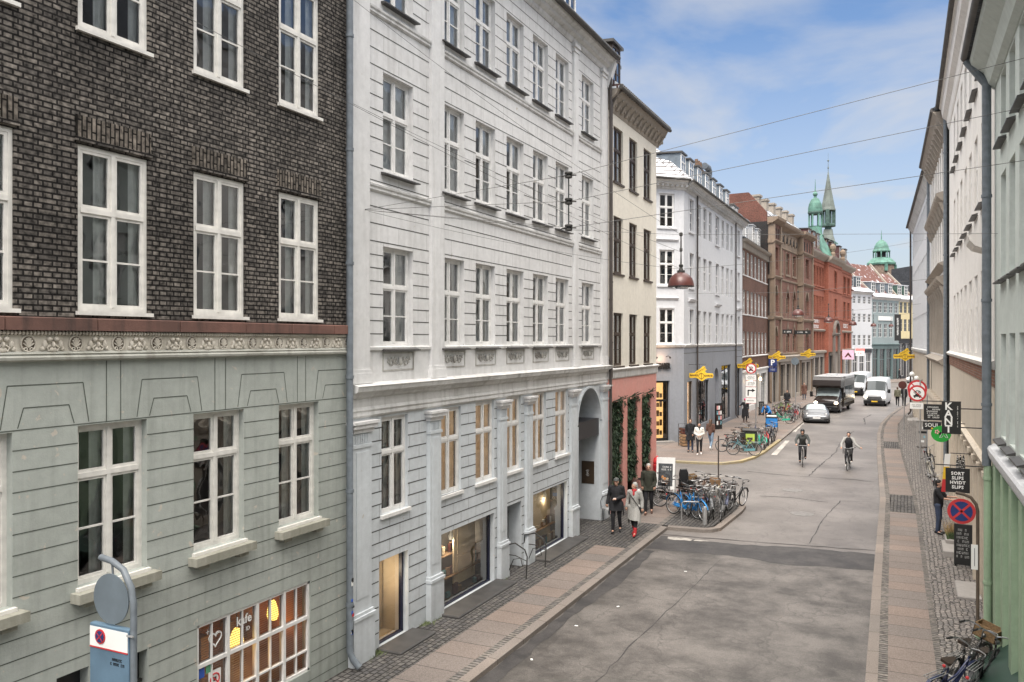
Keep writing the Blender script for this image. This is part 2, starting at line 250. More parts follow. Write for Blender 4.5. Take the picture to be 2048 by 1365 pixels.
brickmat('kerb_granite', (.235, .20, .175), (.19, .17, .155), (.08, .07, .06), bw=1.15, rh=9, shift=3.3, mort=.010, squash=1, off=0, plane='yx', bump=.3, noise=.3, cscale=4)
cobblemat('cobble', (.27, .24, .215), (.15, .138, .13), (.035, .03, .026), scale=9.5)
plaster('kerb_yellow', (.37, .30, .165), dirt=(.30, .26, .19), damt=1.0, streak=.8)
plaster('road_white', (.48, .45, .41), dirt=(.15, .14, .13), damt=1., streak=.8)
plaster('concrete', (.33, .31, .29), dirt=(.16, .15, .14), damt=.5)
flat('iron', (.05, .048, .045), rough=.55, metal=.4, var=.3); flat('black', (.012, .012, .013), rough=.5); flat('black_gloss', (.010, .010, .011), rough=.15)
flat('black_board', (.014, .014, .014), rough=.6); flat('chrome', (.30, .30, .30), rough=.3, metal=.9); flat('alu', (.42, .42, .42), rough=.4, metal=.6)
flat('rubber', (.018, .018, .018), rough=.8); flat('sign_red', (.50, .035, .04), rough=.45); flat('sign_blue', (.02, .035, .14), rough=.4); flat('sign_white', (.78, .78, .76), rough=.45, var=.04); flat('sign_back', (.13, .16, .185), rough=.5, var=.15)
flat('sign_yellow', (.72, .46, .03), rough=.5, var=.12, scale=6); flat('lamp_shade_red', (.085, .027, .022), rough=.35, var=.25, scale=5)
flat('wood', (.25, .15, .08), rough=.7, var=.3, bump=.2); flat('wicker', (.22, .14, .07), rough=.8, var=.4, scale=30)
flat('bulb', (1, .8, .5), emis=(1, .62, .25), es=6); flat('lamp_glow', (1, .8, .4), emis=(1, .58, .12), es=1.3); flat('headlight', (.9, .9, .85), emis=(1, .82, .6), es=3.0); flat('neon_red', (.6, .05, .05), emis=(1, .06, .05), es=2)

# ------------------------------------------------------------------ mesh builder
class MB:
    def __init__(s, b=None): s.v = []; s.f = []; s.m = []; s.b = b
    def add(s, vs, fs, m=0):
        o = len(s.v); s.v += [tuple(v) for v in vs]
        for f in fs: s.f.append([o+i for i in f]); s.m.append(m)
        return s
    def quad(s, a, b, c, d, m=0): return s.add([a, b, c, d], [(0, 1, 2, 3)], m)
    def box(s, x0, x1, y0, y1, z0, z1, m=0):
        v = [(x, y, z) for z in (z0, z1) for y in (y0, y1) for x in (x0, x1)]
        return s.add(v, [(0, 1, 3, 2)[::-1], (4, 5, 7, 6), (0, 1, 5, 4), (2, 3, 7, 6)[::-1], (0, 2, 6, 4)[::-1], (1, 3, 7, 5)], m)
    def bevbox(s, x0, x1, y0, y1, z0, z1, m=0, e=.01):
        # box with chamfered vertical-front edges and top
        s.add([(x0+e, y0, z0), (x1-e, y0, z0), (x1, y0+e, z0), (x1, y1, z0), (x0, y1, z0), (x0, y0+e, z0), (x0+e, y0, z1-e), (x1-e, y0, z1-e), (x1, y0+e, z1-e), (x1, y1, z1-e), (x0, y1, z1-e), (x0, y0+e, z1-e),
               (x0+e, y0+e, z1), (x1-e, y0+e, z1), (x1-e, y1, z1), (x0+e, y1, z1)],
              [(0, 1, 7, 6), (1, 2, 8, 7), (2, 3, 9, 8), (3, 4, 10, 9), (4, 5, 11, 10), (5, 0, 6, 11), (6, 7, 13, 12), (7, 8, 13), (8, 9, 14, 13), (9, 10, 15, 14), (10, 11, 12, 15), (11, 6, 12), (12, 13, 14, 15), (5, 4, 3, 2, 1, 0)], m)
        return s
    def prism(s, pts, ax, a0, a1, m=0, caps=True):
        def P(p, a): return {'x': (a, p[0], p[1]), 'y': (p[0], a, p[1]), 'z': (p[0], p[1], a)}[ax]
        n = len(pts); vs = [P(p, a0) for p in pts]+[P(p, a1) for p in pts]
        fs = [(i, (i+1) % n, n+(i+1) % n, n+i) for i in range(n)]
        if caps: fs += [tuple(range(n))[::-1], tuple(range(n, 2*n))]
        return s.add(vs, fs, m)
    def tube(s, pts, r, n=6, m=0, caps=True):
        pts = [Vector(p) for p in pts]; rs = r if isinstance(r, (list, tuple)) else [r]*len(pts); o = len(s.v); prev = None
        for i, p in enumerate(pts):
            d = (pts[min(i+1, len(pts)-1)]-pts[max(i-1, 0)])
            d = d.normalized() if d.length > 1e-9 else Vector((0, 0, 1))
            if prev is None: u = d.orthogonal().normalized()
            else: u = (prev-d*prev.dot(d)); u = u.normalized() if u.length > 1e-6 else d.orthogonal().normalized()
            prev = u; q = d.cross(u)
            for k in range(n):
                a = 2*math.pi*k/n; s.v.append(tuple(p+(u*math.cos(a)+q*math.sin(a))*rs[i]))
        for i in range(len(pts)-1):
            for k in range(n):
                k2 = (k+1) % n; s.f.append([o+i*n+k, o+i*n+k2, o+(i+1)*n+k2, o+(i+1)*n+k]); s.m.append(m)
        if caps:
            s.f.append([o+k for k in range(n)][::-1]); s.m.append(m); s.f.append([o+(len(pts)-1)*n+k for k in range(n)]); s.m.append(m)
        return s
    def lathe(s, prof, c=(0, 0, 0), n=16, m=0, ax='z', sq=1.):
        o = len(s.v)
        for r, h in prof:
            for k in range(n):
                a = 2*math.pi*(k+.5)/n; x, y = r*math.cos(a), r*math.sin(a)*sq
                p = {'z': (x, y, h), 'y': (x, h, y), 'x': (h, x, y)}[ax]; s.v.append((p[0]+c[0], p[1]+c[1], p[2]+c[2]))
        for i in range(len(prof)-1):
            for k in range(n):
                k2 = (k+1) % n; s.f.append([o+i*n+k, o+i*n+k2, o+(i+1)*n+k2, o+(i+1)*n+k]); s.m.append(m)
        s.f.append([o+k for k in range(n)][::-1]); s.m.append(m); s.f.append([o+(len(prof)-1)*n+k for k in range(n)]); s.m.append(m)
        return s
    def ell(s, c, r, n=10, m=0, k=6):
        prof = [(math.sin(math.pi*i/k), -math.cos(math.pi*i/k)) for i in range(k+1)]; prof[0] = (.02, -1); prof[-1] = (.02, 1); o = len(s.v)
        s.lathe(prof, (0, 0, 0), n, m)
        for i in range(o, len(s.v)): v = s.v[i]; s.v[i] = (c[0]+v[0]*r[0], c[1]+v[1]*r[1], c[2]+v[2]*r[2])
        return s
    def torus(s, c, Rr, r, n=24, k=6, m=0, ax='y', a0=0, a1=2*math.pi):
        full = abs(a1-a0-2*math.pi) < 1e-6; pts = []
        for i in range(n+(0 if full else 1)):
            a = a0+(a1-a0)*i/n; x, y = Rr*math.cos(a), Rr*math.sin(a)
            pts.append({'y': (c[0]+x, c[1], c[2]+y), 'z': (c[0]+x, c[1]+y, c[2]), 'x': (c[0], c[1]+x, c[2]+y)}[ax])
        if full: pts.append(pts[0])
        return s.tube(pts, r, k, m, caps=not full)
    def tri(s): return s
    def xf(s, mat, start=0):
        for i in range(start, len(s.v)): s.v[i] = tuple(mat @ Vector(s.v[i]))
        return s
    def mesh(s, name, mats, smooth=False):
        me = bpy.data.meshes.new(name); v = s.v; f = s.f
        if s.b: v = [(s.b.X(p[0]), p[1], p[2]) for p in v]; f = [q[::-1] for q in f] if s.b.right else f
        me.from_pydata(v, [], f)
        for x in mats: me.materials.append(M[x] if isinstance(x, str) else x)
        me.polygons.foreach_set('material_index', s.m)
        if smooth:
            me.polygons.foreach_set('use_smooth', [True]*len(me.polygons))
            try: me.set_sharp_from_angle(angle=R(40))
            except Exception: pass
        me.update(); return me
    def build(s, name, mats, parent=None, smooth=False, loc=None, rot=None, label=None):
        if not isinstance(mats, (list, tuple)): mats = [mats]
        o = bpy.data.objects.new(name, s.mesh(name, mats, smooth)); C.objects.link(o)
        if parent: o.parent = parent
        if loc: o.location = loc
        if rot: o.rotation_euler = rot
        if label: o['label'] = label
        return o
def inst(me, name, parent, loc, rot=None, scale=None, label=None):
    o = bpy.data.objects.new(name, me); C.objects.link(o); o.parent = parent; o.location = loc
    if rot: o.rotation_euler = rot
    if scale: o.scale = scale
    if label: o['label'] = label
    return o
def tag(o, label, cat, group=None):
    o['label'] = label; o['category'] = cat
    if group: o['group'] = group
    return o
def thing(name, label, cat, loc=(0, 0, 0), rz=0, group=None):
    o = bpy.data.objects.new(name, None); C.objects.link(o); o.location = loc; o.rotation_euler = (0, 0, rz); o.empty_display_size = .3
    return tag(o, label, cat, group)
def struct(name, mb, mats, smooth=False):
    o = mb.build(name, mats, None, smooth); o['kind'] = 'structure'; return o
def copy_tree(o, parent=None):
    c = o.copy(); C.objects.link(c); c.parent = parent
    for ch in o.children: copy_tree(ch, c)
    return c
def text_mesh(txt, size, extrude=.004, bold=0, align='CENTER', spacing=1., lines=1.):
    cu = bpy.data.curves.new('lettering', 'FONT'); cu.body = txt; cu.size = size; cu.extrude = extrude; cu.offset = bold; cu.align_x = align; cu.align_y = 'CENTER'
    cu.space_character = spacing; cu.space_line = lines; cu.resolution_u = 2
    o = bpy.data.objects.new('lettering', cu); C.objects.link(o); dg = bpy.context.evaluated_depsgraph_get(); dg.update()
    me = bpy.data.meshes.new_from_object(o.evaluated_get(dg)); bpy.data.objects.remove(o); bpy.data.curves.remove(cu)
    me.materials.clear(); return me
def text(parent, txt, size, mat, loc, rot=(R(90), 0, 0), name='lettering', **k):
    me = text_mesh(txt, size, **k); me.materials.append(M[mat]); return inst(me, name, parent, loc, rot)

RS = random.Random(5)
flat('chalk', (.35, .35, .34), var=.2)
def scribble(parent, w, h, rows, loc, mat='black', name='small_print'):
    """print too small to read in the photograph: rows of short strokes"""
    q = MB(); rh = h/rows
    for r_ in range(rows):
        z = h/2-rh*(r_+.5); x = -w/2*RS.uniform(.7, 1); e = w/2*RS.uniform(.7, 1); ch = rh*.62
        while x < e:
            cw = ch*RS.uniform(.45, .75); k = RS.randrange(5)
            if k != 0: q.box(x, x+cw*.28, 0, .003, z-ch/2, z+ch/2)
            if k in (1, 2): q.box(x, x+cw, -.001, .002, z+ch*.28, z+ch/2)
            if k in (2, 3): q.box(x, x+cw, -.001, .002, z-ch/2, z-ch*.28)
            if k in (1, 3, 4): q.box(x+cw*.72, x+cw, 0, .003, z-ch/2, z+ch/2)
            x += cw*1.45
    o = q.build(name, mat, parent); o.location = loc; return o

# ------------------------------------------------------------------ buildings
class Bld:
    """local x runs along the facade (left to right for the viewer), y into the house, z up; s is metres along the street"""
    def __init__(s, name, label, P, ang, s0, s1, right=False, cat='building', group=None):
        a = R(ang); d = (math.sin(a), math.cos(a)); s.s0, s.s1, s.right = s0, s1, right; so_ = s1 if right else s0
        s.root = thing(name, label, cat, (P[0]+d[0]*so_, P[1]+d[1]*so_, 0), (-math.pi/2 if right else math.pi/2)-a, group)
    def X(s, x): return (s.s1-x) if s.right else (x-s.s0)
    def mb(s): return MB(s)
def wall(mb, s0, s1, z0, z1, holes, depth=.22, m=0, y=0, mr=None):
    mr = m if mr is None else mr
    xs = sorted({s0, s1}|{min(max(h[i], s0), s1) for h in holes for i in (0, 1)}); zs = sorted({z0, z1}|{min(max(h[i], z0), z1) for h in holes for i in (2, 3)})
    for i in range(len(xs)-1):
        run = None
        for j in range(len(zs)-1):
            cx, cz = (xs[i]+xs[i+1])/2, (zs[j]+zs[j+1])/2
            hole = any(h[0] < cx < h[1] and h[2] < cz < h[3] for h in holes)
            if not hole:
                if run is None: run = zs[j]
            if hole or j == len(zs)-2:
                top = zs[j] if hole else zs[j+1]
                if run is not None and top > run: mb.quad((xs[i], y, run), (xs[i+1], y, run), (xs[i+1], y, top), (xs[i], y, top), m)
                run = None
    for h in holes:
        a, b, c, d = h[:4]; dp = h[4] if len(h) > 4 else depth; d = min(d, z1); c = max(c, z0)
        mb.quad((a, y, c), (a, y, d), (a, y+dp, d), (a, y+dp, c), mr); mb.quad((b, y, c), (b, y+dp, c), (b, y+dp, d), (b, y, d), mr)
        mb.quad((a, y, d), (b, y, d), (b, y+dp, d), (a, y+dp, d), mr); mb.quad((a, y, c), (a, y+dp, c), (b, y+dp, c), (b, y, c), mr)
def arch_fill(mb, a, b, zs, zt, y, depth, m, n=12, pointed=0):
    """closes a rectangular hole [a,b]x[..,zt] to an arch springing at zs"""
    cx = (a+b)/2; rx = (b-a)/2; rz = zt-zs; pts = []
    for i in range(n+1):
        t = math.pi*i/n; px = cx-rx*math.cos(t); pz = zs+rz*math.sin(t)
        if pointed: pz = zs+rz*(1-abs(math.cos(t))**1.6)
        pts.append((px, pz))
    for i in range(n):
        p, q = pts[i], pts[i+1]; mb.quad((p[0], y, p[1]), (q[0], y, q[1]), (q[0], y, zt), (p[0], y, zt), m); mb.quad((p[0], y, p[1]), (p[0], y+depth, p[1]), (q[0], y+depth, q[1]), (q[0], y, q[1]), m)
def lines(mb, rows, s0, s1, cuts, y=-.003, t=.014, m=0, jogs=None, mj=None, jt=.008):
    """joints of the rusticated render: rows = z heights; cuts = rectangles to leave out"""
    for k, z in enumerate(rows):
        segs = [(s0, s1)]
        for c in cuts:
            if c[2] < z < c[3]:
                ns_ = []
                for a, b in segs:
                    if c[1] <= a or c[0] >= b: ns_.append((a, b))
                    else:
                        if c[0] > a: ns_.append((a, c[0]))
                        if c[1] < b: ns_.append((c[1], b))
                segs = ns_
        for a, b in segs:
            if b-a > .05: mb.quad((a, y, z-t/2), (b, y, z-t/2), (b, y, z+t/2), (a, y, z+t/2), m)
        if jogs and k+1 < len(rows):
            zt = rows[k+1]; x = s0+(jogs/2 if k % 2 else 0)+jogs/2
            while x < s1:
                if not any(c[0]-.03 < x < c[1]+.03 and not (zt <= c[2]+.001 or z >= c[3]-.001) for c in cuts): mb.quad((x-jt/2, y, z), (x+jt/2, y, z), (x+jt/2, y, zt), (x-jt/2, y, zt), m if mj is None else mj)
                x += jogs
def mould(mb, a, b, prof, m=0):
    """cornice: profile [(projection, z)] bottom to top, extruded along the facade"""
    pts = [(.02, prof[0][1])]+[(-p, z) for p, z in prof]+[(.02, prof[-1][1])]; mb.prism(pts, 'x', a, b, m)
WC = {}
def winmesh(w, h, tr=.62, bars=1, frame='window_white', curtain='curtain_white', glass='glass', f=.055, cols=2, cw=.32, style=0):
    key = (round(w, 2), round(h, 2), tr, bars, frame, curtain, glass, cols, cw, style)
    if key in WC: return WC[key]
    a = MB(); x0, x1 = -w/2, w/2
    a.box(x0, x0+f, 0, .07, 0, h); a.box(x1-f, x1, 0, .07, 0, h); a.box(x0+f, x1-f, 0, .07, h-f, h); a.box(x0+f, x1-f, 0, .07, 0, f)
    zt = h*tr; cwid = (w-2*f)/cols
    if tr < 1: a.box(x0+f, x1-f, -.012, .06, zt-.032, zt+.032)
    for i in range(1, cols): xc = x0+f+cwid*i; a.box(xc-.028, xc+.028, -.010, .062, f, h-f)
    e = .038
    parts = [(f, zt-.032), (zt+.032, h-f)] if tr < 1 else [(f, h-f)]
    for i in range(cols):
        xa, xb = x0+f+cwid*i+(.028 if i else 0), x0+f+cwid*(i+1)-(.028 if i < cols-1 else 0)
        for j, (za, zb) in enumerate(parts):
            a.box(xa, xa+e, .008, .05, za, zb); a.box(xb-e, xb, .008, .05, za, zb); a.box(xa+e, xb-e, .008, .05, za, za+e); a.box(xa+e, xb-e, .008, .05, zb-e, zb)
            if j == 0:
                for q in range(bars): zz = za+(zb-za)*(q+1)/(bars+1); a.box(xa+e, xb-e, .012, .045, zz-.012, zz+.012)
    fm = a.mesh('window', [frame])
    g = MB().quad((x0+.02, .03, .02), (x1-.02, .03, .02), (x1-.02, .03, h-.02), (x0+.02, .03, h-.02)); gm = g.mesh('pane', [glass])
    cm = None
    if curtain:
        c = MB()
        spans = [(x0+.03, x0+w*cw), (x1-w*cw, x1-.03)] if style == 0 else ([(x0+.03, x1-.03)] if style == 1 else [(x0+w*.30, x0+w*.47), (x1-w*.20, x1-.03)])
        for xa, xb in spans:
            n = max(4, int((xb-xa)/.035)); pts = [(xa+(xb-xa)*i/n, .11+(.016 if i % 2 else -.012)*(1 if style != 2 else .3)) for i in range(n+1)]
            for i in range(n): c.quad((pts[i][0], pts[i][1], .03), (pts[i+1][0], pts[i+1][1], .03), (pts[i+1][0], pts[i+1][1], h-.03), (pts[i][0], pts[i][1], h-.03))
        cm = c.mesh('curtain', [curtain])
    WC[key] = (fm, gm, cm); return WC[key]
def window(b, s0, s1, z0, z1, y=.14, sill=None, label=None, far=False, **k):
    fm, gm, cm = winmesh(s1-s0, z1-z0, **k)
    o = inst(fm, 'window', b.root, (b.X((s0+s1)/2), y, z0), label=label)
    inst(gm, 'pane', o, (0, 0, 0))
    if cm: inst(cm, 'curtain', o, (0, 0, 0))
    if sill:
        key = ('sill', round(s1-s0, 2), sill, round(y, 2)); 
        if key not in WC:
            q = MB(); w = (s1-s0)/2
            if sill == 'slate': q.add([(-w-.09, -.13-y, -.07), (w+.09, -.13-y, -.07), (w+.05, .03, .0), (-w-.05, .03, .0), (-w-.09, -.13-y, -.095), (w+.09, -.13-y, -.095), (w+.05, .03, -.09), (-w-.05, .03, -.09)], [(0, 1, 2, 3), (4, 5, 1, 0), (5, 6, 2, 1), (6, 7, 3, 2), (7, 4, 0, 3), (7, 6, 5, 4)]); mt = 'slate_sill'
            elif sill == 'stone': q.box(-w-.03, w+.03, -.05-y, .03, -.045, -.002, 0); q.box(-w-.10, w+.10, -.17-y, -y+.01, -.165, -.047, 1); [q.box(xx-.09, xx+.09, -.11-y, -y+.01, -.235, -.166, 1) for xx in (-w+.1, w-.1)]; mt = None
            elif sill == 'board': q.box(-w-.03, w+.05, -.05-y, .03, -.05, -.002); mt = 'window_cream'
            else: q.box(-w-.05, w+.05, -.06-y, .03, -.07, -.002); mt = sill
            WC[key] = q.mesh('sill', [mt] if mt else ['window_cream', 'sage_sill'])
        inst(WC[key], 'sill', o, (0, 0, 0))
    return o
plaster('sage_sill', (.37, .36, .31), dirt=(.14, .14, .10), damt=.8, streak=.5, flake=1)
def farwin(b, s0, s1, z0, z1, y=.12, cols=2, tr=.66, bars=1, frame='window_white', glass='glass_far', f=.05, name='window'):
    """window too small in the picture for separate panes"""
    key = ('far', round(s1-s0, 1), round(z1-z0, 1), cols, tr, bars, frame, glass)
    w, h = s1-s0, z1-z0
    if key not in WC:
        a = MB(); x0, x1 = -w/2, w/2; a.box(x0, x0+f, .005, .05, 0, h); a.box(x1-f, x1, .005, .05, 0, h); a.box(x0+f, x1-f, .005, .05, h-f, h); a.box(x0+f, x1-f, .005, .05, 0, f)
        if tr < 1: a.box(x0+f, x1-f, .002, .048, h*tr-.035, h*tr+.035)
        for i in range(1, cols): xc = x0+w*i/cols; a.box(xc-.025, xc+.025, .004, .049, f, h-f)
        for q in range(bars): zz = h*tr*(q+1)/(bars+1); a.box(x0+f, x1-f, .015, .045, zz-.018, zz+.018)
        a.quad((x0+.02, .03, .02), (x1-.02, .03, .02), (x1-.02, .03, h-.02), (x0+.02, .03, h-.02), 1)
        WC[key] = a.mesh('window', [frame, glass])
    return inst(WC[key], name, b.root, (b.X((s0+s1)/2), y, z0))
def interior(b, s0, s1, z0, z1, y=1.5, floors=(), mat='room', y0=.3):
    q = b.mb(); q.quad((s0, y, z0), (s1, y, z0), (s1, y, z1), (s0, y, z1))
    for z in (z0, z1): q.quad((s0, y0, z), (s1, y0, z), (s1, y, z), (s0, y, z))
    for s_ in (s0, s1): q.quad((s_, y0, z0), (s_, y, z0), (s_, y, z1), (s_, y0, z1))
    for z in floors: q.box(s0, s1, y0, y, z-.1, z+.1)
    return q.build('room_lining', mat, b.root)
def shell(b, s0, s1, z1, depth=9, mat='room_dark', z0=0):
    """side and back walls so that the house is solid from other positions"""
    q = b.mb(); q.quad((s0, 0, z0), (s0, depth, z0), (s0, depth, z1), (s0, 0, z1)); q.quad((s1, 0, z0), (s1, depth, z0), (s1, depth, z1), (s1, 0, z1)); q.quad((s0, depth, z0), (s1, depth, z0), (s1, depth, z1), (s0, depth, z1))
    return q.build('side_walls', mat, b.root)
def roof(b, s0, s1, prof, mat, name='roof'):
    q = b.mb(); q.prism(prof, 'x', s0, s1); return q.build(name, mat, b.root)
def dormer(b, s, z, w=1.1, h=1.3, y=.5, d=2.2, side='lead', frame='window_white', cap='slate_sill', slope=.12):
    q = b.mb(); q.box(s-w/2, s+w/2, y+.02, y+d, z, z+h); o = q.build('dormer', side, b.root)
    r = b.mb(); r.add([(s-w/2-.1, y-.12, z+h+.0), (s+w/2+.1, y-.12, z+h), (s+w/2+.1, y+d, z+h+slope), (s-w/2-.1, y+d, z+h+slope), (s-w/2-.1, y-.12, z+h+.1), (s+w/2+.1, y-.12, z+h+.1), (s+w/2+.1, y+d, z+h+slope+.1), (s-w/2-.1, y+d, z+h+slope+.1)],
                      [(0, 1, 2, 3), (4, 5, 6, 7), (0, 1, 5, 4), (1, 2, 6, 5), (2, 3, 7, 6), (3, 0, 4, 7)]); r.build('dormer_roof', cap, o)
    f = farwin(b, s-w/2+.02, s+w/2-.02, z+.05, z+h-.02, y=y-.04, frame=frame, f=.09); f.parent = o
    return o
def pipe(b, s, z0, z1, r=.055, y=-.12, mat='pipe_grey', shoe=True, label=None, clamps=True):
    q = b.mb(); pts = [(s, y, z1), (s, y, z0+(.35 if shoe else 0))]
    if shoe: pts += [(s+.03, y-.06, z0+.2), (s+.05, y-.18, z0+.08)]
    q.tube(pts, r, 10)
    if clamps:
        z = z0+1.2
        while z < z1-.2: q.lathe([(r+.012, -.03), (r+.012, .03)], (s, y, z), 10); z += 2.05
    return q.build('downpipe', mat, b.root, smooth=True, label=label)
exec_sections = []
# ------------------------------------------------------------------ ground
XL = -9.14
g = MB(); g.quad((-400, -120, 0), (400, -120, 0), (400, 900, 0), (-400, 900, 0)); struct('road', g, 'road_asphalt')
rj = random.Random(2)
def ragged(name, base, mat, z, j=.06):
    pts = []
    for (xa, ya), (xb, yb) in zip(base, base[1:]+base[:1]):
        n = max(1, int(math.hypot(xb-xa, yb-ya)/.3))
        for i in range(n): t_ = i/n; pts.append((xa+(xb-xa)*t_+(rj.uniform(-j, j) if 0 < i else 0), ya+(yb-ya)*t_+(rj.uniform(-j, j) if 0 < i else 0), z))
    g = MB(); g.add(pts, [tuple(range(len(pts)))]); return struct(name, g, mat)
ragged('road_patch', [(-6.84, 23.35), (-4.5, 23.6), (-3.0, 23.3), (-.70, 23.75), (-.74, 25.5), (-2.6, 25.45), (-4.4, 25.0), (-6.84, 25.15)], 'patch_asphalt', .008, .07)
g = MB(); g.add([(-6.86, -10, .004), (-.60, -10, .004), (-.66, 24.2, .004), (-6.86, 23.9, .004)], [(0, 1, 2, 3)]); struct('road_near', g, 'old_asphalt')
KH = .11
def strip(name, pts_l, pts_r, z, mat):
    g = MB(); n = len(pts_l)
    for i in range(n-1): g.quad((*pts_l[i], z), (*pts_r[i], z), (*pts_r[i+1], z), (*pts_l[i+1], z))
    return struct(name, g, mat)
def poly(name, pts, z, mat):
    A_ = sum(pts[i][0]*pts[(i+1) % len(pts)][1]-pts[(i+1) % len(pts)][0]*pts[i][1] for i in range(len(pts)))
    if A_ < 0: pts = pts[::-1]
    g = MB(); g.add([(*p, z) for p in pts], [tuple(range(len(pts)))]); return struct(name, g, mat)
def kerb(name, pts, w=.2, h=KH+.004, mat='kerb_granite'):
    """kerb stones along a line; pts run with the pavement on the left-hand side of the road edge"""
    g = MB(); P_ = [Vector((*p, 0)) for p in pts]; q = []
    for i, p in enumerate(P_):
        d = (P_[min(i+1, len(P_)-1)]-P_[max(i-1, 0)]).normalized(); q.append(p+Vector((-d.y, d.x, 0))*w)
    for i in range(len(P_)-1):
        a, b, c, d = P_[i], P_[i+1], q[i+1], q[i]
        g.quad((a.x, a.y, h-.015), (b.x, b.y, h-.015), (c.x, c.y, h), (d.x, d.y, h)); g.quad((a.x, a.y, -.01), (b.x, b.y, -.01), (b.x, b.y, h-.015), (a.x, a.y, h-.015))
    return struct(name, g, mat)
# left pavement: setts along the houses, granite slabs, small setts, kerb stones
Y0, Y1 = -10, 31.6
strip('pavement_setts', [(XL, Y0), (XL, Y1)], [(-8.13, Y0), (-8.13, Y1)], KH, 'sett_paving')
strip('pavement', [(-8.13, Y0), (-8.13, 22.75)], [(-7.24, Y0), (-7.24, 22.75)], KH, 'granite_slab')
strip('pavement_crossing', [(-8.13, 22.75), (-8.13, 26.2)], [(-7.24, 22.75), (-7.24, 26.2)], KH, 'sett_paving')
strip('pavement_slabs', [(-8.13, 26.2), (-8.13, Y1)], [(-7.24, 26.2), (-7.24, Y1)], KH, 'granite_slab')
strip('pavement_edge_setts', [(-7.24, Y0), (-7.24, Y1)], [(-7.07, Y0), (-7.07, Y1)], KH, 'small_setts')
kerb('kerb', [(-6.87, Y0), (-6.87, 26.0)])
# bicycle island with rounded corners, ends at the side street
isl = [(-6.87, 26.0), (-5.75, 26.1), (-5.5, 26.25), (-5.3, 26.6), (-5.15, 29.6), (-5.2, 30.6), (-5.5, 31.3), (-6.2, 31.6), (-9.5, 31.9), (-11, 32.6), (-16, 32.7)]
kerb('island_kerb', isl)
g = MB(); g.add([(-7.07, 26.1, KH), (-5.8, 26.25, KH), (-5.55, 26.7, KH), (-5.37, 29.6, KH), (-5.4, 30.5, KH), (-5.7, 31.15, KH), (-6.3, 31.42, KH), (-7.07, 31.5, KH)], [tuple(range(8))]); struct('island_paving', g, 'sett_paving')
poly('corner_paving', [(XL, 31.6), (-7.07, 31.5), (-9.5, 31.7), (-10.9, 32.4), (-11, 32.85), (XL, 32.85)], KH, 'sett_paving')
# far side of the side street: wide corner pavement with yellow painted kerb
cor = [(-40, 40.2), (-12, 40.3), (-9.2, 40.5), (-8.0, 40.8), (-7.3, 41.9), (-6.95, 43.6), (-6.8, 46), (-6.75, 52)]
def left_of(pts, w):
    P_ = [Vector((*p, 0)) for p in pts]; q = []
    for i, p in enumerate(P_):
        d = (P_[min(i+1, len(P_)-1)]-P_[max(i-1, 0)]).normalized(); q.append((p.x-d.y*w, p.y+d.x*w))
    return q
kerb('yellow_kerb', cor, .17, mat='kerb_yellow')
kl = [(-6.75, 52), (-6.8, 66), (-6.9, 80), (-5.6, 100), (-4.0, 118), (-1.5, 132), (4, 142), (12, 150), (30, 160)]
kerb('far_kerb', kl)
inner = [(30, 175), (2, 156), (-9, 140), (-11, 118), (-12.5, 100), (-13.5, 80), (-13.5, 50), (-14.5, 47.5), (-40, 47.8)]
poly('far_pavement', left_of(cor, .17)+left_of(kl[1:], .2)+inner, KH, 'granite_slab')
# right pavement
kr = [(-.55, -10), (-.62, 15), (-.72, 22), (-.85, 34), (-1.35, 48), (-1.62, 58), (-1.62, 65), (-1.2, 73), (-.6, 80), (.6, 92), (3, 105), (8, 118), (20, 130)]
kerb('right_kerb', kr[::-1], .2)
def off(pts, d): return [(x+d, y) for x, y in pts]
strip('right_edge_setts', off(kr, .2), off(kr, .36), KH, 'small_setts')
wallx = [(1.72, y) for x, y in kr]
band = lambda a, b, Ya, Yb: None
def lerpx(pts, Y):
    for (xa, ya), (xb, yb) in zip(pts, pts[1:]):
        if ya <= Y <= yb: return xa+(xb-xa)*(Y-ya)/(yb-ya)
def rstrip(name, Ya, Yb, a, b, mat, step=3.):
    n = max(1, int((Yb-Ya)/step)); ys = [Ya+(Yb-Ya)*i/n for i in range(n+1)]
    fa = lambda Y: (lerpx(kr, Y)+a) if isinstance(a, float) else a(Y); fb = lambda Y: (lerpx(kr, Y)+b) if isinstance(b, float) else b(Y)
    strip(name, [(fa(Y), Y) for Y in ys], [(fb(Y), Y) for Y in ys], KH, mat)
cuts = [(-10, 31.6, 'granite_slab'), (31.6, 35.2, 'sett_paving'), (35.2, 50.2, 'granite_slab'), (50.2, 53.6, 'sett_paving'), (53.6, 92, 'granite_slab')]
for i, (a, b_, mt) in enumerate(cuts): rstrip(['right_pavement', 'right_crossing_setts', 'right_pavement', 'right_crossing_setts', 'right_pavement'][i], a, b_, .36, 1.16, mt)
rstrip('right_inner_setts', -10, 92, 1.16, 1.28, 'small_setts')
rstrip('right_cobbles', -10, 92, 1.28, lambda Y: 4.2, 'cobble')
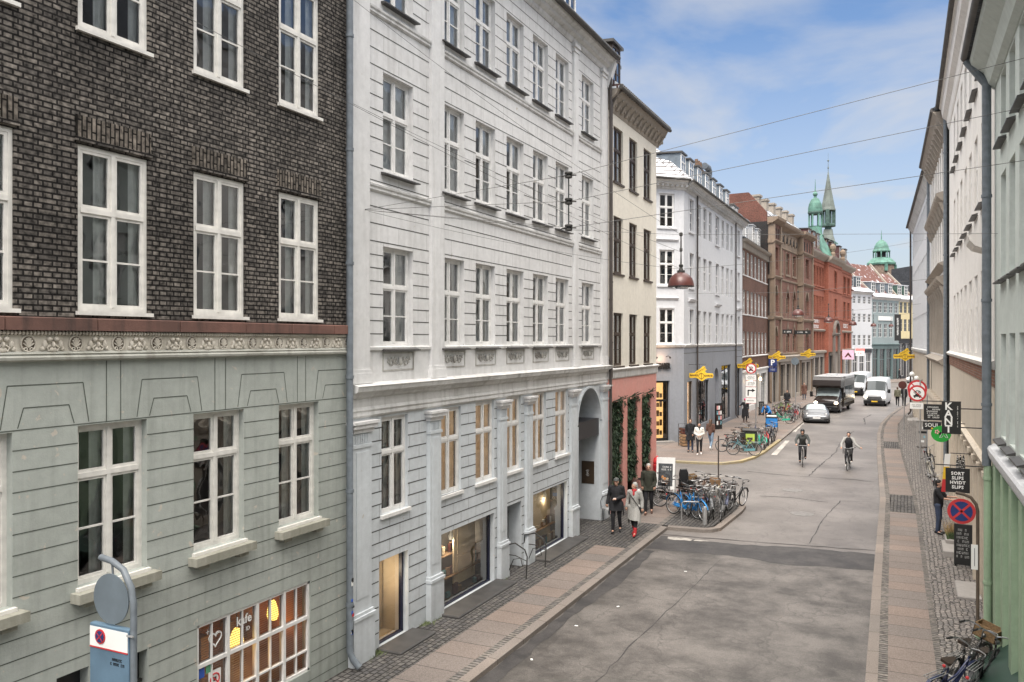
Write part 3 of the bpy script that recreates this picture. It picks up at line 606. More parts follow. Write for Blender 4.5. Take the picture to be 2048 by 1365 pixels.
# road markings
def mark(name, pts, mat='road_white', z=.013):
    g = MB(); g.add([(*p, z) for p in pts], [tuple(range(len(pts)))]); struct(name, g, mat)
mark('worn_crosswalk_mark', [(-6.55, 24.78), (-6.3, 24.72), (-6.05, 24.82), (-5.85, 24.8), (-5.82, 25.0), (-6.0, 25.12), (-6.3, 25.08), (-6.6, 25.06)]); mark('worn_crosswalk_mark', [(-5.78, 24.86), (-5.55, 24.9), (-5.3, 25.0), (-5.42, 25.08), (-5.75, 25.04)])
mark('lane_mark', [(-6.42, 45.4), (-6.12, 45.4), (-6.3, 52.3), (-6.55, 52.3)]); mark('lane_mark', [(-6.95, 57.6), (-6.55, 57.6), (-6.7, 64.5), (-7.0, 64.5)])
mark('lane_mark', [(-8.6, 37.0), (-6.9, 37.3), (-6.95, 37.5), (-8.65, 37.2)])
for x, y in ((-4.12, 35.1), (-3.26, 30.45)):
    o = MB().lathe([(.40, .0), (.40, .006), (.36, .007), (.0, .0075)], (x, y, 0), 28).build('manhole_cover', 'cover_iron' if 'cover_iron' in M else flat('cover_iron', (.16, .15, .14), rough=.5, var=.3, scale=8)); 
    tag(o, {35.1: 'round iron manhole cover in the middle of the road, the farther one', 30.45: 'round iron manhole cover in the middle of the road, the nearer one'}[y], 'manhole cover')

rs = random.Random(11)
def seam(name, pts, w, z=.0085, mat='tar'):
    g = MB(); P_ = []
    for (xa, ya), (xb, yb) in zip(pts, pts[1:]):
        n = max(2, int(math.hypot(xb-xa, yb-ya)/.35))
        for i in range(n): t_ = i/n; P_.append((xa+(xb-xa)*t_+rs.uniform(-.03, .03), ya+(yb-ya)*t_+rs.uniform(-.03, .03), w*rs.uniform(.35, 1.2)))
    P_.append((*pts[-1], w*.4))
    for i in range(len(P_)-1):
        a, c = P_[i], P_[i+1]; dx, dy = c[0]-a[0], c[1]-a[1]; L_ = math.hypot(dx, dy); nx, ny = -dy/L_, dx/L_
        g.quad((a[0]+nx*a[2], a[1]+ny*a[2], z), (a[0]-nx*a[2], a[1]-ny*a[2], z), (c[0]-nx*c[2], c[1]-ny*c[2], z), (c[0]+nx*c[2], c[1]+ny*c[2], z))
    for f in g.f: pass
    return struct(name, g, mat)
asphalt('tar', (.030, .028, .028), (.055, .05, .048), big=2.)
seam('tar_seam', [(-6.85, 25.3), (-4.5, 25.5), (-2.2, 25.8), (-.75, 26.0)], .035); seam('tar_seam', [(-3.9, 39), (-3.7, 43), (-3.4, 48), (-3.5, 55), (-3.1, 60)], .03)
seam('tar_seam', [(-6.6, 39.2), (-4.6, 38.8), (-2.0, 38.9), (-1.2, 38.6)], .04); seam('tar_seam', [(-2.6, 65), (-2.9, 70), (-2.5, 74)], .05); seam('tar_seam', [(-2.6, 26), (-2.5, 30), (-2.2, 33.5), (-1.2, 33.8)], .018)
seam('tar_seam', [(-5.0, 10), (-4.9, 16), (-4.6, 23)], .012); seam('tar_seam', [(-5.1, 33.2), (-4, 33.4), (-2.6, 33)], .03)
ragged('gutter_strip', [(-6.84, -8), (-6.5, -8), (-6.45, 12), (-6.6, 17), (-6.4, 20), (-6.5, 23.2), (-6.84, 23.2)], 'patch_asphalt', .0095, .05)

# ------------------------------------------------------------------ left: brick and sage green house
b = Bld('brick_house', 'dark brown brick house with sage green lower floors and a carved stone frieze', (XL, 0), 0, -4, 12.25)
cols = [(5.0-1.82*k, 6.03-1.82*k) for k in (4, 3, 2, 1)]+[(5.0, 6.03), (6.83, 7.87), (8.65, 9.66), (10.42, 11.44)]
mid = [(a, c, 6.42, 8.47) for a, c in cols]; upp = [(a, c, 9.9, 11.98) for a, c in cols]; top = [(a, c, 13.3, 15.3) for a, c in cols]
q = b.mb(); wall(q, -4, 12.25, 6.33, 16.2, mid+upp+top, .16)
for a, c in cols:      # soldier courses above the windows stand a little proud
    for z in (8.50, 12.01): q.box(a-.03, c+.03, -.022, .0, z+.055, z+.32, 1); q.box(a-.05, c+.05, -.034, .0, z, z+.052, 0)
q.build('upper_wall', ['dark_brick', 'soldier_brick'], b.root)
mez = [(a, c-.02, 3.03, 5.01) for a, c in cols]; kaf = (8.72, 11.20, .45, 1.97)
small = [(6.55, 6.98, .9, 2.02), (7.66, 7.86, .8, 1.94)]
q = b.mb(); wall(q, -4, 12.25, 0, 5.81, mez+[kaf]+small, .17); q.build('lower_wall', 'sage_plaster', b.root)
q = b.mb(); cutz = [(a, c, z0-.2, z1+.0) for a, c, z0, z1 in mez]+[kaf]+small
rows = [4.80-.2385*k for k in range(20)]; lines(q, [5.03]+rows[:8], -4, 12.2, cutz, t=.0125); lines(q, rows[8:], -4, 12.2, [(a-.02, c+.02, z0, z1) for a, c, z0, z1 in cutz], t=.0125)
def seg(q, p, r, t=.0125, y=-.003, m=0):
    d = Vector((r[0]-p[0], 0, r[1]-p[1])).normalized(); n = Vector((-d.z, 0, d.x))*t/2; P, Q = Vector((p[0], y, p[1])), Vector((r[0], y, r[1])); q.quad(P-n, Q-n, Q+n, P+n, m)
for k in range(-5, 4):  # keystone fans
    x = 5.0+1.82*k; 
    if x > 12: continue
    c0 = x+.515
    for a, z in ((c0-.105, 5.03), (c0+.105, 5.03)): seg(q, (a, 5.03), (a+(.0), 5.80))
    if x+1.03 < 12.2:
        x2 = x+1.03; e = x+1.82
        seg(q, (x2-.16, 5.05), (x2-.08, 5.54)); seg(q, (x2-.08, 5.54), (min(e+.08, 12.2), 5.54)); 
        if e+.16 < 12.2: seg(q, (e+.08, 5.54), (e+.16, 5.05))
        seg(q, (x2+.04, 5.05), (x2+.11, 5.28)); seg(q, (x2+.11, 5.28), (min(e-.11, 12.2), 5.28))
        if e-.04 < 12.2: seg(q, (e-.11, 5.28), (e-.04, 5.05))
q.build('joint_lines', 'groove_green', b.root)
q = b.mb(); mould(q, -4, 12.25, [(.05, 5.81), (.085, 5.83), (.09, 5.86), (.06, 5.885), (.075, 5.90), (.04, 5.93)]); q.build('lower_moulding', 'moss_mould', b.root)
q = b.mb(); q.box(-4, 12.25, -.03, .02, 5.92, 6.12)
def rosette(q, s, z):
    rg_ = [(s+.088*math.cos(R(18*i)), -.042, z+.092*math.sin(R(18*i))) for i in range(21)]; q.tube(rg_, .010, 5)
    q.lathe([(.082, -.036), (.078, -.030)], (s, 0, z), 20, 1, ax='y')
    for i in range(7):
        a = R(-66+22*i); q.tube([(s, -.046, z-.045), (s+.066*math.sin(a), -.05, z-.045+.118*math.cos(a))], [.006, .0105], 5)
    for sg in (-1, 1): q.torus((s+sg*.034, -.046, z-.066), .019, .008, 10, 5, ax='y')
def mask(q, s, z):
    for sg in (-1, 1):
        q.ell((s+sg*.042, -.05, z+.05), (.034, .03, .03), 8, 0, 5); q.ell((s+sg*.10, -.045, z-.01), (.03, .022, .05), 7, 0, 5); q.ell((s+sg*.125, -.04, z-.06), (.03, .02, .03), 7, 0, 5); q.tube([(s+sg*.03, -.05, z-.02), (s+sg*.075, -.05, z-.05), (s+sg*.05, -.045, z-.09)], .013, 5)
    q.ell((s, -.055, z-.015), (.022, .035, .04), 7, 0, 5); q.ell((s, -.045, z-.07), (.05, .025, .035), 8, 0, 5)
x = 6.17-.602*8
while x < 12.2: rosette(q, x, 6.02); (x+.3 < 12.15) and mask(q, x+.3, 6.02); x += .602
x = 2.5
while x < 12.2: q.ell((x, -.055, 6.145), (.020, .030, .028), 6, 0, 4); x += .045
q.build('frieze', ['ornament_stone', 'ornament_recess'], b.root, smooth=True)
q = b.mb(); x = -4
while x < 12.2: e = min(12.25, x+1.0+.3*random.random()); q.bevbox(x, e-.006, -.11-.012*random.random(), .02, 6.175, 6.33, 0, .012); x = e
q.build('sandstone_band', 'red_sandstone', b.root)
for i, (a, c, z0, z1) in enumerate(mid): window(b, a, c, z0, z1, y=.03, sill='board', tr=.61, frame='window_cream', style=2 if i > 2 else 0)
for i, (a, c, z0, z1) in enumerate(upp): window(b, a, c, z0, z1, y=.03, sill='board', tr=.61, frame='window_cream', style=2)
for i, (a, c, z0, z1) in enumerate(mez): window(b, a, c, z0, z1, y=.10, sill='stone', tr=.68, frame='window_cream', style=2 if i % 2 else 0, cw=.22)
interior(b, -4, 12.1, 6.5, 16.1, 1.6, floors=(9.2, 12.6), y0=.35); interior(b, -4, 12.1, 2.7, 5.7, 1.6, y0=.35); shell(b, -4, 12.25, 16.2)
roof(b, -4, 12.25, [(-.4, 16.2), (9, 16.2), (9, 19.5), (4, 20.5)], 'slate_roof')
for (a, c, z0, z1) in small:
    q = b.mb(); q.quad((a, .16, z0), (c, .16, z0), (c, .16, z1), (a, .16, z1)); q.box(a, c, .1, .14, z1-.45, z1-.41, 1); q.build('cellar_window', ['shop_dark', 'iron'], b.root)
# cafe window: white grid, blinds, lit lamps inside
q = b.mb(); a, c, z0, z1 = kaf; f_ = .045
q.box(a, a+f_, .02, .10, z0, z1); q.box(c-f_, c, .02, .10, z0, z1); q.box(a, c, .02, .10, z1-f_, z1); q.box(a, c, .02, .10, z0, z0+f_)
for k in (1, 2, 3): x = a+(c-a)*k/4; q.box(x-.028, x+.028, .015, .10, z0, z1)
for z in (1.36,): q.box(a, c, .017, .098, z-.027, z+.027)
q.box(a, c, .025, .09, .80-.014, .80+.014)
for k in range(4): x = a+(c-a)*(k+.5)/4; q.box(x-.011, x+.011, .03, .08, z0, z1)
cf = q.build('cafe_window', 'window_white', b.root)
q = b.mb(); q.quad((a, .06, z0), (c, .06, z0), (c, .06, z1), (a, .06, z1)); q.build('pane', 'shop_glass', cf)
flat('blind_slat', (.36, .21, .12), rough=.6, var=.1); flat('cafe_wood', (.26, .10, .045), rough=.7, var=.5, scale=1.6)
q = b.mb(); z = z0+.03
while z < z1-.02: q.add([(a+.05, .12, z), (c-.05, .12, z), (c-.05, .140, z+.002), (a+.05, .140, z+.002)], [(0, 1, 2, 3)]); z += .036
q.build('blind', 'blind_slat', cf)
q = b.mb(); q.quad((a-.3, 1.15, 0), (c+.3, 1.15, 0), (c+.3, 1.15, 2.3), (a-.3, 1.15, 2.3)); q.quad((a-.3, .2, 0), (c+.3, .2, 0), (c+.3, 1.15, 0), (a-.3, 1.15, 0)); q.quad((a-.3, .2, 2.3), (c+.3, .2, 2.3), (c+.3, 1.15, 2.3), (a-.3, 1.15, 2.3)); q.quad((a-.3, .2, 0), (a-.3, 1.15, 0), (a-.3, 1.15, 2.3), (a-.3, .2, 2.3)); q.quad((c+.3, .2, 0), (c+.3, 1.15, 0), (c+.3, 1.15, 2.3), (c+.3, .2, 2.3))
for x in (9.1, 9.75, 10.3, 10.9): q.box(x, x+.16, 1.0, 1.14, 0, 1.2+.3*random.random(), 1)
q.build('cafe_interior', ['cafe_wood', 'blind_slat'], cf)
for (x, z, yy, r) in ((9.80, 1.36, .30, .115), (11.12, 1.36, .75, .10)):
    o = MB().lathe([(.03, .2), (r*.55, .17), (r*.9, .05), (r, -.06), (r*.75, -.13), (.02, -.14)], n=16).build('pendant_lamp', 'lamp_glow', None, smooth=True)
    o.location = (XL-yy, x, z); MBt = MB().tube([(0, 0, .2), (0, 0, .8)], .006, 5).build('cord', 'black', o)
    tag(o, 'glowing yellow pendant lamp behind the %s of the cafe window' % ('word kafe' if x < 10 else 'third pane'), 'lamp')
    l = bpy.data.lights.new('cafe_light', 'POINT'); l.energy = 2.2; l.color = (1, .55, .2); l.shadow_soft_size = .12; lo = bpy.data.objects.new('cafe_light', l); C.objects.link(lo); lo.location = (XL-yy-.05, x+.1, z-.3)
def wtext(b, s, z, y, txt, size, mat, rot=0, parent=None, **k): return text(parent or b.root, txt, size, mat, (b.X(s), y, z), (R(90), 0, 0), **k)
wtext(b, 9.70, 1.76, .052, 'kafe', .20, 'sign_white', parent=cf, bold=.004, extrude=.001); wtext(b, 9.78, 1.60, .052, 'ID', .09, 'sign_white', parent=cf, extrude=.001)
q = b.mb(); hp = []
for i in range(41):
    t = 2*math.pi*i/40; hp.append((9.11+.0078*16*math.sin(t)**3, .052, 1.66+.0075*(13*math.cos(t)-5*math.cos(2*t)-2*math.cos(3*t)-math.cos(4*t))))
q.tube(hp, .007, 4); q.tube([(p[0]*.9+.1*9.11+.012, p[1], p[2]*.88+.12*1.66-.01) for p in hp], .005, 4); q.tube([(8.93, .052, 1.80), (9.0, .052, 1.80)], .004, 4); q.tube([(8.965, .052, 1.765), (8.965, .052, 1.835)], .004, 4)
q.build('heart_drawing', 'sign_white', cf)
q = b.mb(); q.box(8.80, 8.90, .050, .056, 1.17, 1.31, 0); q.box(8.93, 9.02, .050, .056, 1.20, 1.31, 1); q.box(8.98, 9.22, .050, .056, .93, 1.20, 2); q.torus((9.10, .048, 1.065), .085, .012, 20, 5, 3, ax='y'); seg(q, (9.04, 1.125), (9.16, 1.005), .02, .046, 3); q.box(9.07, 9.13, .047, .049, 1.04, 1.10, 4)
flat('sticker_blue', (.03, .10, .45)); flat('sticker_green', (.12, .35, .2)); q.build('stickers', ['sticker_blue', 'sticker_green', 'sign_white', 'sign_red', 'black'], cf)
pipe(b, 12.16, .1, 16.2, .062, -.11, 'pipe_grey')
q = b.mb()
for i in range(9): z = .7+1.3*random.random(); s_ = 12.13+.05*random.random(); q.box(s_-.02, s_+.03, -.178, -.172, z, z+.03+.05*random.random(), random.randrange(4))
q.build('pipe_stickers', ['sign_white', 'sign_red', 'black', 'sticker_blue'], b.root)
# ------------------------------------------------------------------ left: white rusticated house
b = Bld('white_townhouse', 'light grey white rusticated townhouse with seven window bays and an arched gateway', (XL, 0), 0, 12.28, 26.64)
wc = [(13.37, 14.45), (15.60, 16.64), (17.20, 18.22), (18.87, 19.91), (20.52, 21.56), (22.14, 23.15), (24.28, 25.35)]
r1 = [(a, c, 5.95, 7.89) for a, c in wc]; r2 = [(a, c, 9.36, 11.27) for a, c in wc]; r3 = [(a, c, 12.66, 14.42) for a, c in wc]
mz = [(13.32, 14.25, 2.68, 4.57), (15.52, 16.48, 2.66, 4.57), (17.19, 18.17, 2.68, 4.6), (18.82, 19.74, 2.7, 4.62), (20.46, 21.42, 2.7, 4.64), (22.10, 23.09, 2.7, 4.64)]
q = b.mb(); wall(q, 12.28, 26.64, 5.12, 15.5, r1+r2+r3, .20); q.build('upper_wall', 'grey_plaster', b.root)
low = [(13.24, 14.27, .13, 1.80, .22), (15.48, 18.18, .13, 1.82, .22), (18.84, 19.76, .0, 1.84, .45), (20.44, 23.05, .13, 1.86, .22), (23.82, 25.92, 0, 4.55, 1.5)]
q = b.mb(); wall(q, 12.28, 26.64, 0, 4.85, [h+(.14,) for h in mz]+low, .2); arch_fill(q, 23.82, 25.92, 3.45, 4.55, 0, 1.5, 0, 18); q.build('lower_wall', 'blue_grey_plaster', b.root)
q = b.mb(); cut = [(12.2, 12.86, 0, 20), (15.07, 15.64, 5, 20), (23.42, 23.85, 0, 20), (25.98, 26.7, 0, 20)]
lowp = [(12.3, 12.88), (15.0, 15.46), (18.35, 18.74), (19.97, 20.34), (23.2, 23.7), (26.02, 26.6)]
rr = lambda a, n, d: [a-d*i for i in range(n)]
c3 = [(a-.0, c+.0, z0-.12, z1+.02) for a, c, z0, z1 in r1+r2+r3]
lines(q, [8.62, 8.30, 7.96]+rr(7.70, 7, .252), 12.86, 26, cut+c3, t=.020, jogs=1.06, mj=1)
lines(q, [11.97, 11.64, 11.32]+rr(11.02, 8, .272), 12.86, 26, cut+c3, t=.020, jogs=1.06, mj=1)
lines(q, [15.1, 14.78, 14.47]+rr(14.15, 6, .272), 12.86, 26, cut+c3, t=.020, jogs=1.06, mj=1)
lw = [(a-.04, c+.04, 0, 20) for a, c in lowp]+[(a, c, z0, z1) for a, c, z0, z1 in mz]+[(h[0]-.02, h[1]+.02, h[2], h[3]+.0) for h in low]+[(23.7, 26.1, 0, 5)]
lines(q, rr(4.38, 17, .246), 12.88, 26, lw, t=.022, jogs=.72)
q.build('joint_lines', ['groove', 'groove_light'], b.root)
q = b.mb()
for a, c in ((12.31, 12.84), (15.09, 15.62), (23.45, 23.82), (26.02, 26.60)):
    q.box(a, c, -.07, .0, 5.45, 15.0); q.box(a-.05, c+.05, -.11, .0, 5.26, 5.45); q.box(a-.03, c+.03, -.095, .0, 5.45, 5.52); q.box(a-.035, c+.035, -.10, .0, 14.86, 14.94); q.box(a-.06, c+.06, -.13, .0, 15.0, 15.1)
for a, c in lowp:
    q.box(a, c, -.08, .0, 0, 4.36, 1); q.box(a-.04, c+.04, -.13, .0, 0, .93, 1); q.box(a-.055, c+.055, -.15, 0, .93, .99, 1); q.box(a-.03, c+.03, -.12, 0, .99, 1.05, 1); q.box(a+.10, c-.10, -.092, 0, 1.3, 4.0, 1)
    q.box(a-.02, c+.02, -.10, .0, 4.08, 4.14, 1); q.box(a-.03, c+.03, -.12, .0, 4.36, 4.44, 0); q.box(a-.08, c+.08, -.17, .0, 4.44, 4.52, 0); q.box(a-.11, c+.11, -.20, .0, 4.52, 4.57, 0)
    n = int((c-a-.1)/.055)
    for i in range(n): q.box(a+.06+i*.055, a+.085+i*.055, -.095, .0, 4.17, 4.33, 1)
q.build('pilasters', ['grey_plaster', 'blue_grey_plaster'], b.root)
q = b.mb()
mould(q, 12.28, 26.64, [(.03, 4.62), (.06, 4.66), (.05, 4.72), (.07, 4.76), (.04, 4.82), (.04, 4.98), (.10, 5.02), (.12, 5.08), (.20, 5.12), (.22, 5.19), (.24, 5.22), (.02, 5.27)])
mould(q, 12.28, 26.64, [(.02, 15.1), (.07, 15.16), (.08, 15.24), (.20, 15.30), (.22, 15.38), (.34, 15.44), (.36, 15.52)])
for z in (8.90, 12.27):
    for a, c in ((12.86, 15.07), (15.64, 23.43), (23.84, 26.0)): mould(q, a, c, [(.02, z), (.05, z+.03), (.045, z+.07), (.07, z+.10), (.075, z+.14), (.02, z+.17)])
for a, c in ((12.86, 15.07), (15.64, 23.43), (23.84, 26.0)): mould(q, a, c, [(.02, 5.86), (.05, 5.88), (.055, 5.93), (.02, 5.95)])
q.build('mouldings', 'grey_mould', b.root)
plaster('ornament_grey', (.47, .46, .43), dirt=(.13, .11, .09), damt=.9, streak=.6)
for a, c in wc:          # scroll reliefs below the first-floor windows
    q = b.mb(); q.box(a-.02, c+.02, -.012, .0, 5.46, 5.49); q.box(a-.02, c+.02, -.012, 0, 5.80, 5.83); q.box(a-.02, a+.01, -.012, 0, 5.49, 5.80); q.box(c-.01, c+.02, -.012, 0, 5.49, 5.80)
    m_ = (a+c)/2; q.ell((m_, -.04, 5.65), (.06, .04, .09), 8, 0, 5); q.ell((m_, -.05, 5.70), (.03, .03, .03), 7, 0, 4)
    for sg in (-1, 1):
        for (dx_, rr_) in ((.13, .055), (.25, .06), (.36, .045)): q.torus((m_+sg*dx_, -.012, 5.65+.02*math.sin(dx_*20)), rr_, .014, 10, 4, ax='y', a0=0, a1=5); q.tube([(m_+sg*(dx_-.05), -.012, 5.58), (m_+sg*(dx_+.03), -.02, 5.73)], .012, 4)
    q.build('relief_panel', 'ornament_grey', b.root, smooth=True)
for k, (a, c, z0, z1) in enumerate(r1+r2+r3): window(b, a, c, z0, z1, y=.11, sill='slate', tr=.60, frame='window_white', style=(0, 1, 0, 2, 0)[(k*3) % 5], cw=.30)
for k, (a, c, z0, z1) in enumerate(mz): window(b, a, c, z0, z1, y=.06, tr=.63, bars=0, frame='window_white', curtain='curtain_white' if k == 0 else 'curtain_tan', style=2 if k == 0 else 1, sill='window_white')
interior(b, 12.3, 26.5, 5.2, 15.4, 1.6, floors=(8.8, 12.2)); interior(b, 12.3, 23.6, 2.2, 4.9, 1.6)
shell(b, 12.28, 26.64, 15.5); roof(b, 12.28, 26.64, [(-.42, 15.52), (-.42, 15.6), (3.2, 18.6), (6, 18.9), (9, 15.5)], 'slate_roof')
q = b.mb(); q.tube([(12.28, -.44, 15.56), (26.6, -.44, 15.56)], .085, 10); q.build('gutter', 'gutter', b.root, smooth=True)
for s_ in (15.5, 19.6, 22.6, 24.1): dormer(b, s_, 15.95, 1.0, 1.5, .35, 2.6)
q = b.mb(); q.add([(26.5, -.35, 15.45), (26.5, 2.8, 18.7), (26.5, 2.8, 15.0), (26.5, -.1, 14.6), (26.74, -.35, 15.45), (26.74, 2.8, 18.7), (26.74, 2.8, 15.0), (26.74, -.1, 14.6)], [(0, 1, 2, 3), (7, 6, 5, 4), (0, 4, 5, 1), (1, 5, 6, 2), (3, 7, 4, 0)]); q.build('party_wall', 'grey_plaster', b.root)
# cellar shop windows
def shopwin(b, a, c, z0, z1, frame='shop_blue', y=.16, deep=.9, back='panel_beige', items=0, bars=(), f=.05, lamps=0):
    q = b.mb(); q.box(a, a+f, y-.04, y+.04, z0, z1); q.box(c-f, c, y-.04, y+.04, z0, z1); q.box(a, c, y-.04, y+.04, z1-f, z1); q.box(a, c, y-.04, y+.04, z0, z0+f*.7)
    for s_ in bars: q.box(s_-f/2, s_+f/2, y-.038, y+.038, z0, z1)
    o = q.build('shop_window', frame, b.root)
    q = b.mb(); q.quad((a, y, z0), (c, y, z0), (c, y, z1), (a, y, z1)); q.build('pane', 'shop_glass', o)
    q = b.mb(); q.quad((a, y+deep, z0-.1), (c, y+deep, z0-.1), (c, y+deep, z1+.1), (a, y+deep, z1+.1)); q.quad((a, y, z0-.02), (c, y, z0-.02), (c, y+deep, z0-.02), (a, y+deep, z0-.02)); q.quad((a, y+.05, z1+.02), (c, y+.05, z1+.02), (c, y+deep, z1+.02), (a, y+deep, z1+.02))
    for s_ in (a-.01, c+.01): q.quad((s_, y+.05, z0-.1), (s_, y+deep, z0-.1), (s_, y+deep, z1+.1), (s_, y+.05, z1+.1))
    for i in range(lamps):
        s_ = a+(c-a)*(i+.5)/lamps; q.lathe([(.05, z1-.42), (.06, z1-.33), (.02, z1-.25), (.008, z1)], (s_, y+.3, 0), 8, 1)
    q.build('shop_interior', [back, 'sign_white'], o)
    if items:
        q = b.mb(); nn = max(3, int((c-a)/.16))
        for lv in range(items):
            for i in range(nn):
                if random.random() < .25: continue
                s_ = a+.08+(c-a-.16)*(i+.5*random.random())/nn; zz = z0+.02+(z1-z0)*.27*lv; hh_ = .08+.17*random.random(); wd = .05+.06*random.random(); q.box(s_-wd, s_+wd, y+.18+.12*lv, y+.24+.12*lv, zz, zz+hh_, random.randrange(6))
            if lv: q.box(a, c, y+.12*lv+.1, y+.12*lv+.36, z0+(z1-z0)*.27*lv-.02, z0+(z1-z0)*.27*lv, 0)
        q.build('shop_goods', ['wood', 'wicker', 'sign_white', 'cloth_teal', 'lamp_shade_red', 'panel_beige'], o)
    for i in range(lamps):
        l = bpy.data.lights.new('shop_light', 'POINT'); l.energy = 5; l.color = (1, .8, .58); l.shadow_soft_size = .1; lo = bpy.data.objects.new('shop_light', l); C.objects.link(lo); lo.parent = b.root; lo.location = (b.X(a+(c-a)*(i+.5)/lamps), y+.32, z1-.5)
    return o
flat('cloth_teal', (.07, .22, .25), var=.3)
o = shopwin(b, 13.24, 14.27, .13, 1.80, deep=.75, lamps=1); q = b.mb(); q.box(13.3, 14.22, .60, .62, .15, 1.8); q.box(13.45, 14.1, .585, .602, .25, .92); q.box(13.45, 14.1, .585, .602, 1.0, 1.7); q.lathe([(.05, 1.25), (.055, 1.33), (.02, 1.40)], (13.46, .26, 0), 8, 1); q.build('inner_door', ['panel_beige', 'sign_white'], o)
o = shopwin(b, 15.48, 18.18, .13, 1.82, deep=1.0, back='room', items=3, lamps=3); q = b.mb(); q.box(16.9, 17.95, .42, .46, .3, 1.8, 0); q.box(17.05, 17.8, .405, .42, .4, .95, 0); q.box(17.05, 17.8, .405, .42, 1.02, 1.72, 0); q.build('display_panel', 'panel_beige', o)
o = shopwin(b, 20.44, 23.05, .13, 1.86, deep=1.0, back='room', items=2, lamps=2); q = b.mb(); q.box(21.6, 22.9, .5, .53, .3, 1.84, 0); q.build('display_panel', 'panel_beige', o)
q = b.mb(); q.box(18.88, 19.72, .36, .42, .0, 1.80)
for i in range(6): q.box(18.92+.135*i, 19.02+.135*i, .345, .362, .05, 1.5)
q.box(18.9, 19.7, .33, .36, 1.5, 1.56); dd = q.build('cellar_door', 'door_grey', b.root) if 'door_grey' in M else q.build('cellar_door', flat('door_grey', (.13, .13, .145), var=.2), b.root)
MB(b).tube([(19.62, .32, .9), (19.62, .32, 1.05)], .014, 6).build('handle', 'chrome', dd)
# carriage gateway
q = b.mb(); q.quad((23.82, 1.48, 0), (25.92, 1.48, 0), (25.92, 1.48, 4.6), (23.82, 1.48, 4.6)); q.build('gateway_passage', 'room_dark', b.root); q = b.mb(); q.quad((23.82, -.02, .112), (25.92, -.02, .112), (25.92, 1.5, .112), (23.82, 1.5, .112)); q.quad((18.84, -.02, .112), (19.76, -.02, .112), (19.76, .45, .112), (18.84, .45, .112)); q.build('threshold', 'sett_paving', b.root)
q = b.mb(); q.box(23.84, 24.86, .85, .93, 0, 2.95); q.box(24.9, 25.9, .85, .93, 0, 2.95); mould(q, 23.82, 25.92, [(-.75, 2.95), (-.72, 3.0), (-.70, 3.2), (-.62, 3.28), (-.55, 3.36), (-.52, 3.42), (-.85, 3.5)])
for z in (.2, 1.2, 2.1):
    for s_ in (24.0, 25.05): q.box(s_, s_+.7, .82, .85, z, z+.75)
q.build('gate_door', 'shop_dark', b.root); q = b.mb(); q.box(23.84, 25.9, .88, .92, 3.5, 4.5); q.build('fanlight', 'glass_far', b.root)
q = b.mb(); q.box(25.905, 25.93, .18, .62, 1.30, 2.05); o = q.build('gateway_plaque', flat('plaque_brown', (.06, .04, .025), rough=.4), b.root)
text(o, 'ipøji', .13, 'sign_white', (b.X(25.9), .40, 1.66), (R(90), R(90), R(-90)), extrude=.003)
# arch surround and jamb block
q = b.mb(); q.box(25.93, 26.0, -.07, .0, 0, 3.4); q.box(23.74, 23.81, -.07, .0, 0, 3.4); n = 18
for i in range(n):
    a0, a1 = math.pi*i/n, math.pi*(i+1)/n; P = lambda a, rx, rz: (24.87-rx*math.cos(a), 3.45+rz*math.sin(a))
    p0, p1, p2, p3 = P(a0, 1.06, 1.10), P(a1, 1.06, 1.10), P(a1, 1.15, 1.17), P(a0, 1.15, 1.17); q.prism([p0, p1, p2, p3], 'y', -.06, 0.0)
q.build('arch_surround', 'blue_grey_plaster', b.root)
pipe(b, 26.60, .1, 15.4, .05, -.16, 'pipe_dark')
# ------------------------------------------------------------------ left: cream house with pink ground floor
b = Bld('corner_house', 'cream house with dark brown windows and a pink ground floor hung with fir garlands', (XL, 0), 0, 26.66, 32.85)
cw_ = [(27.38, 28.45), (29.2, 30.2), (31.05, 32.1)]
ww = [(a, c, z0, z1) for z0, z1 in ((5.17, 7.04), (8.42, 10.42), (11.62, 13.55)) for a, c in cw_]
q = b.mb(); wall(q, 26.66, 32.85, 5.1, 14.45, ww, .16); q.build('upper_wall', 'cream_plaster', b.root)
gh = [(27.08, 28.42, .55, 3.92), (28.98, 30.2, .0, 3.90), (30.82, 32.02, .0, 3.88)]
q = b.mb(); wall(q, 26.66, 32.85, 0, 4.80, [h+(.3,) for h in gh]); q.build('lower_wall', 'pink_plaster', b.root)
for a, c, z0, z1 in ww: window(b, a, c, z0, z1, y=.07, tr=.60, frame='window_brown', curtain='curtain_white', style=1 if z0 < 6 else 0, sill='window_brown')
q = b.mb(); mould(q, 26.66, 32.9, [(.03, 4.74), (.05, 4.78), (.05, 4.98), (.10, 5.02), (.13, 5.07), (.03, 5.12)]); q.build('string_course', 'grey_mould', b.root)
q = b.mb(); mould(q, 26.66, 33.1, [(.02, 13.95), (.05, 14.02), (.07, 14.12), (.10, 14.2), (.34, 14.42), (.38, 14.5), (.42, 14.58)])
x = 26.9
while x < 33.0: q.prism([(.0, 14.02), (-.13, 14.05), (-.28, 14.33), (-.28, 14.43), (.0, 14.43)], 'x', x, x+.17); q.ell((x+.085, -.30, 14.36), (.075, .06, .06), 6, 0, 4); q.ell((x+.33, -.14, 14.18), (.07, .05, .07), 6, 0, 4); x += .5
q.build('cornice', 'stone_light', b.root)
roof(b, 26.66, 33.25, [(-.46, 14.6), (-.46, 14.7), (2.2, 17.0), (6, 17.0), (9, 14.5)], 'snow_tile')
q = b.mb(); x = 26.75
while x < 33.2: q.ell((x, -.45, 14.70), (.07, .13, .05), 6, 0, 4); x += .19
q.build('eaves_tiles', 'gutter', b.root)
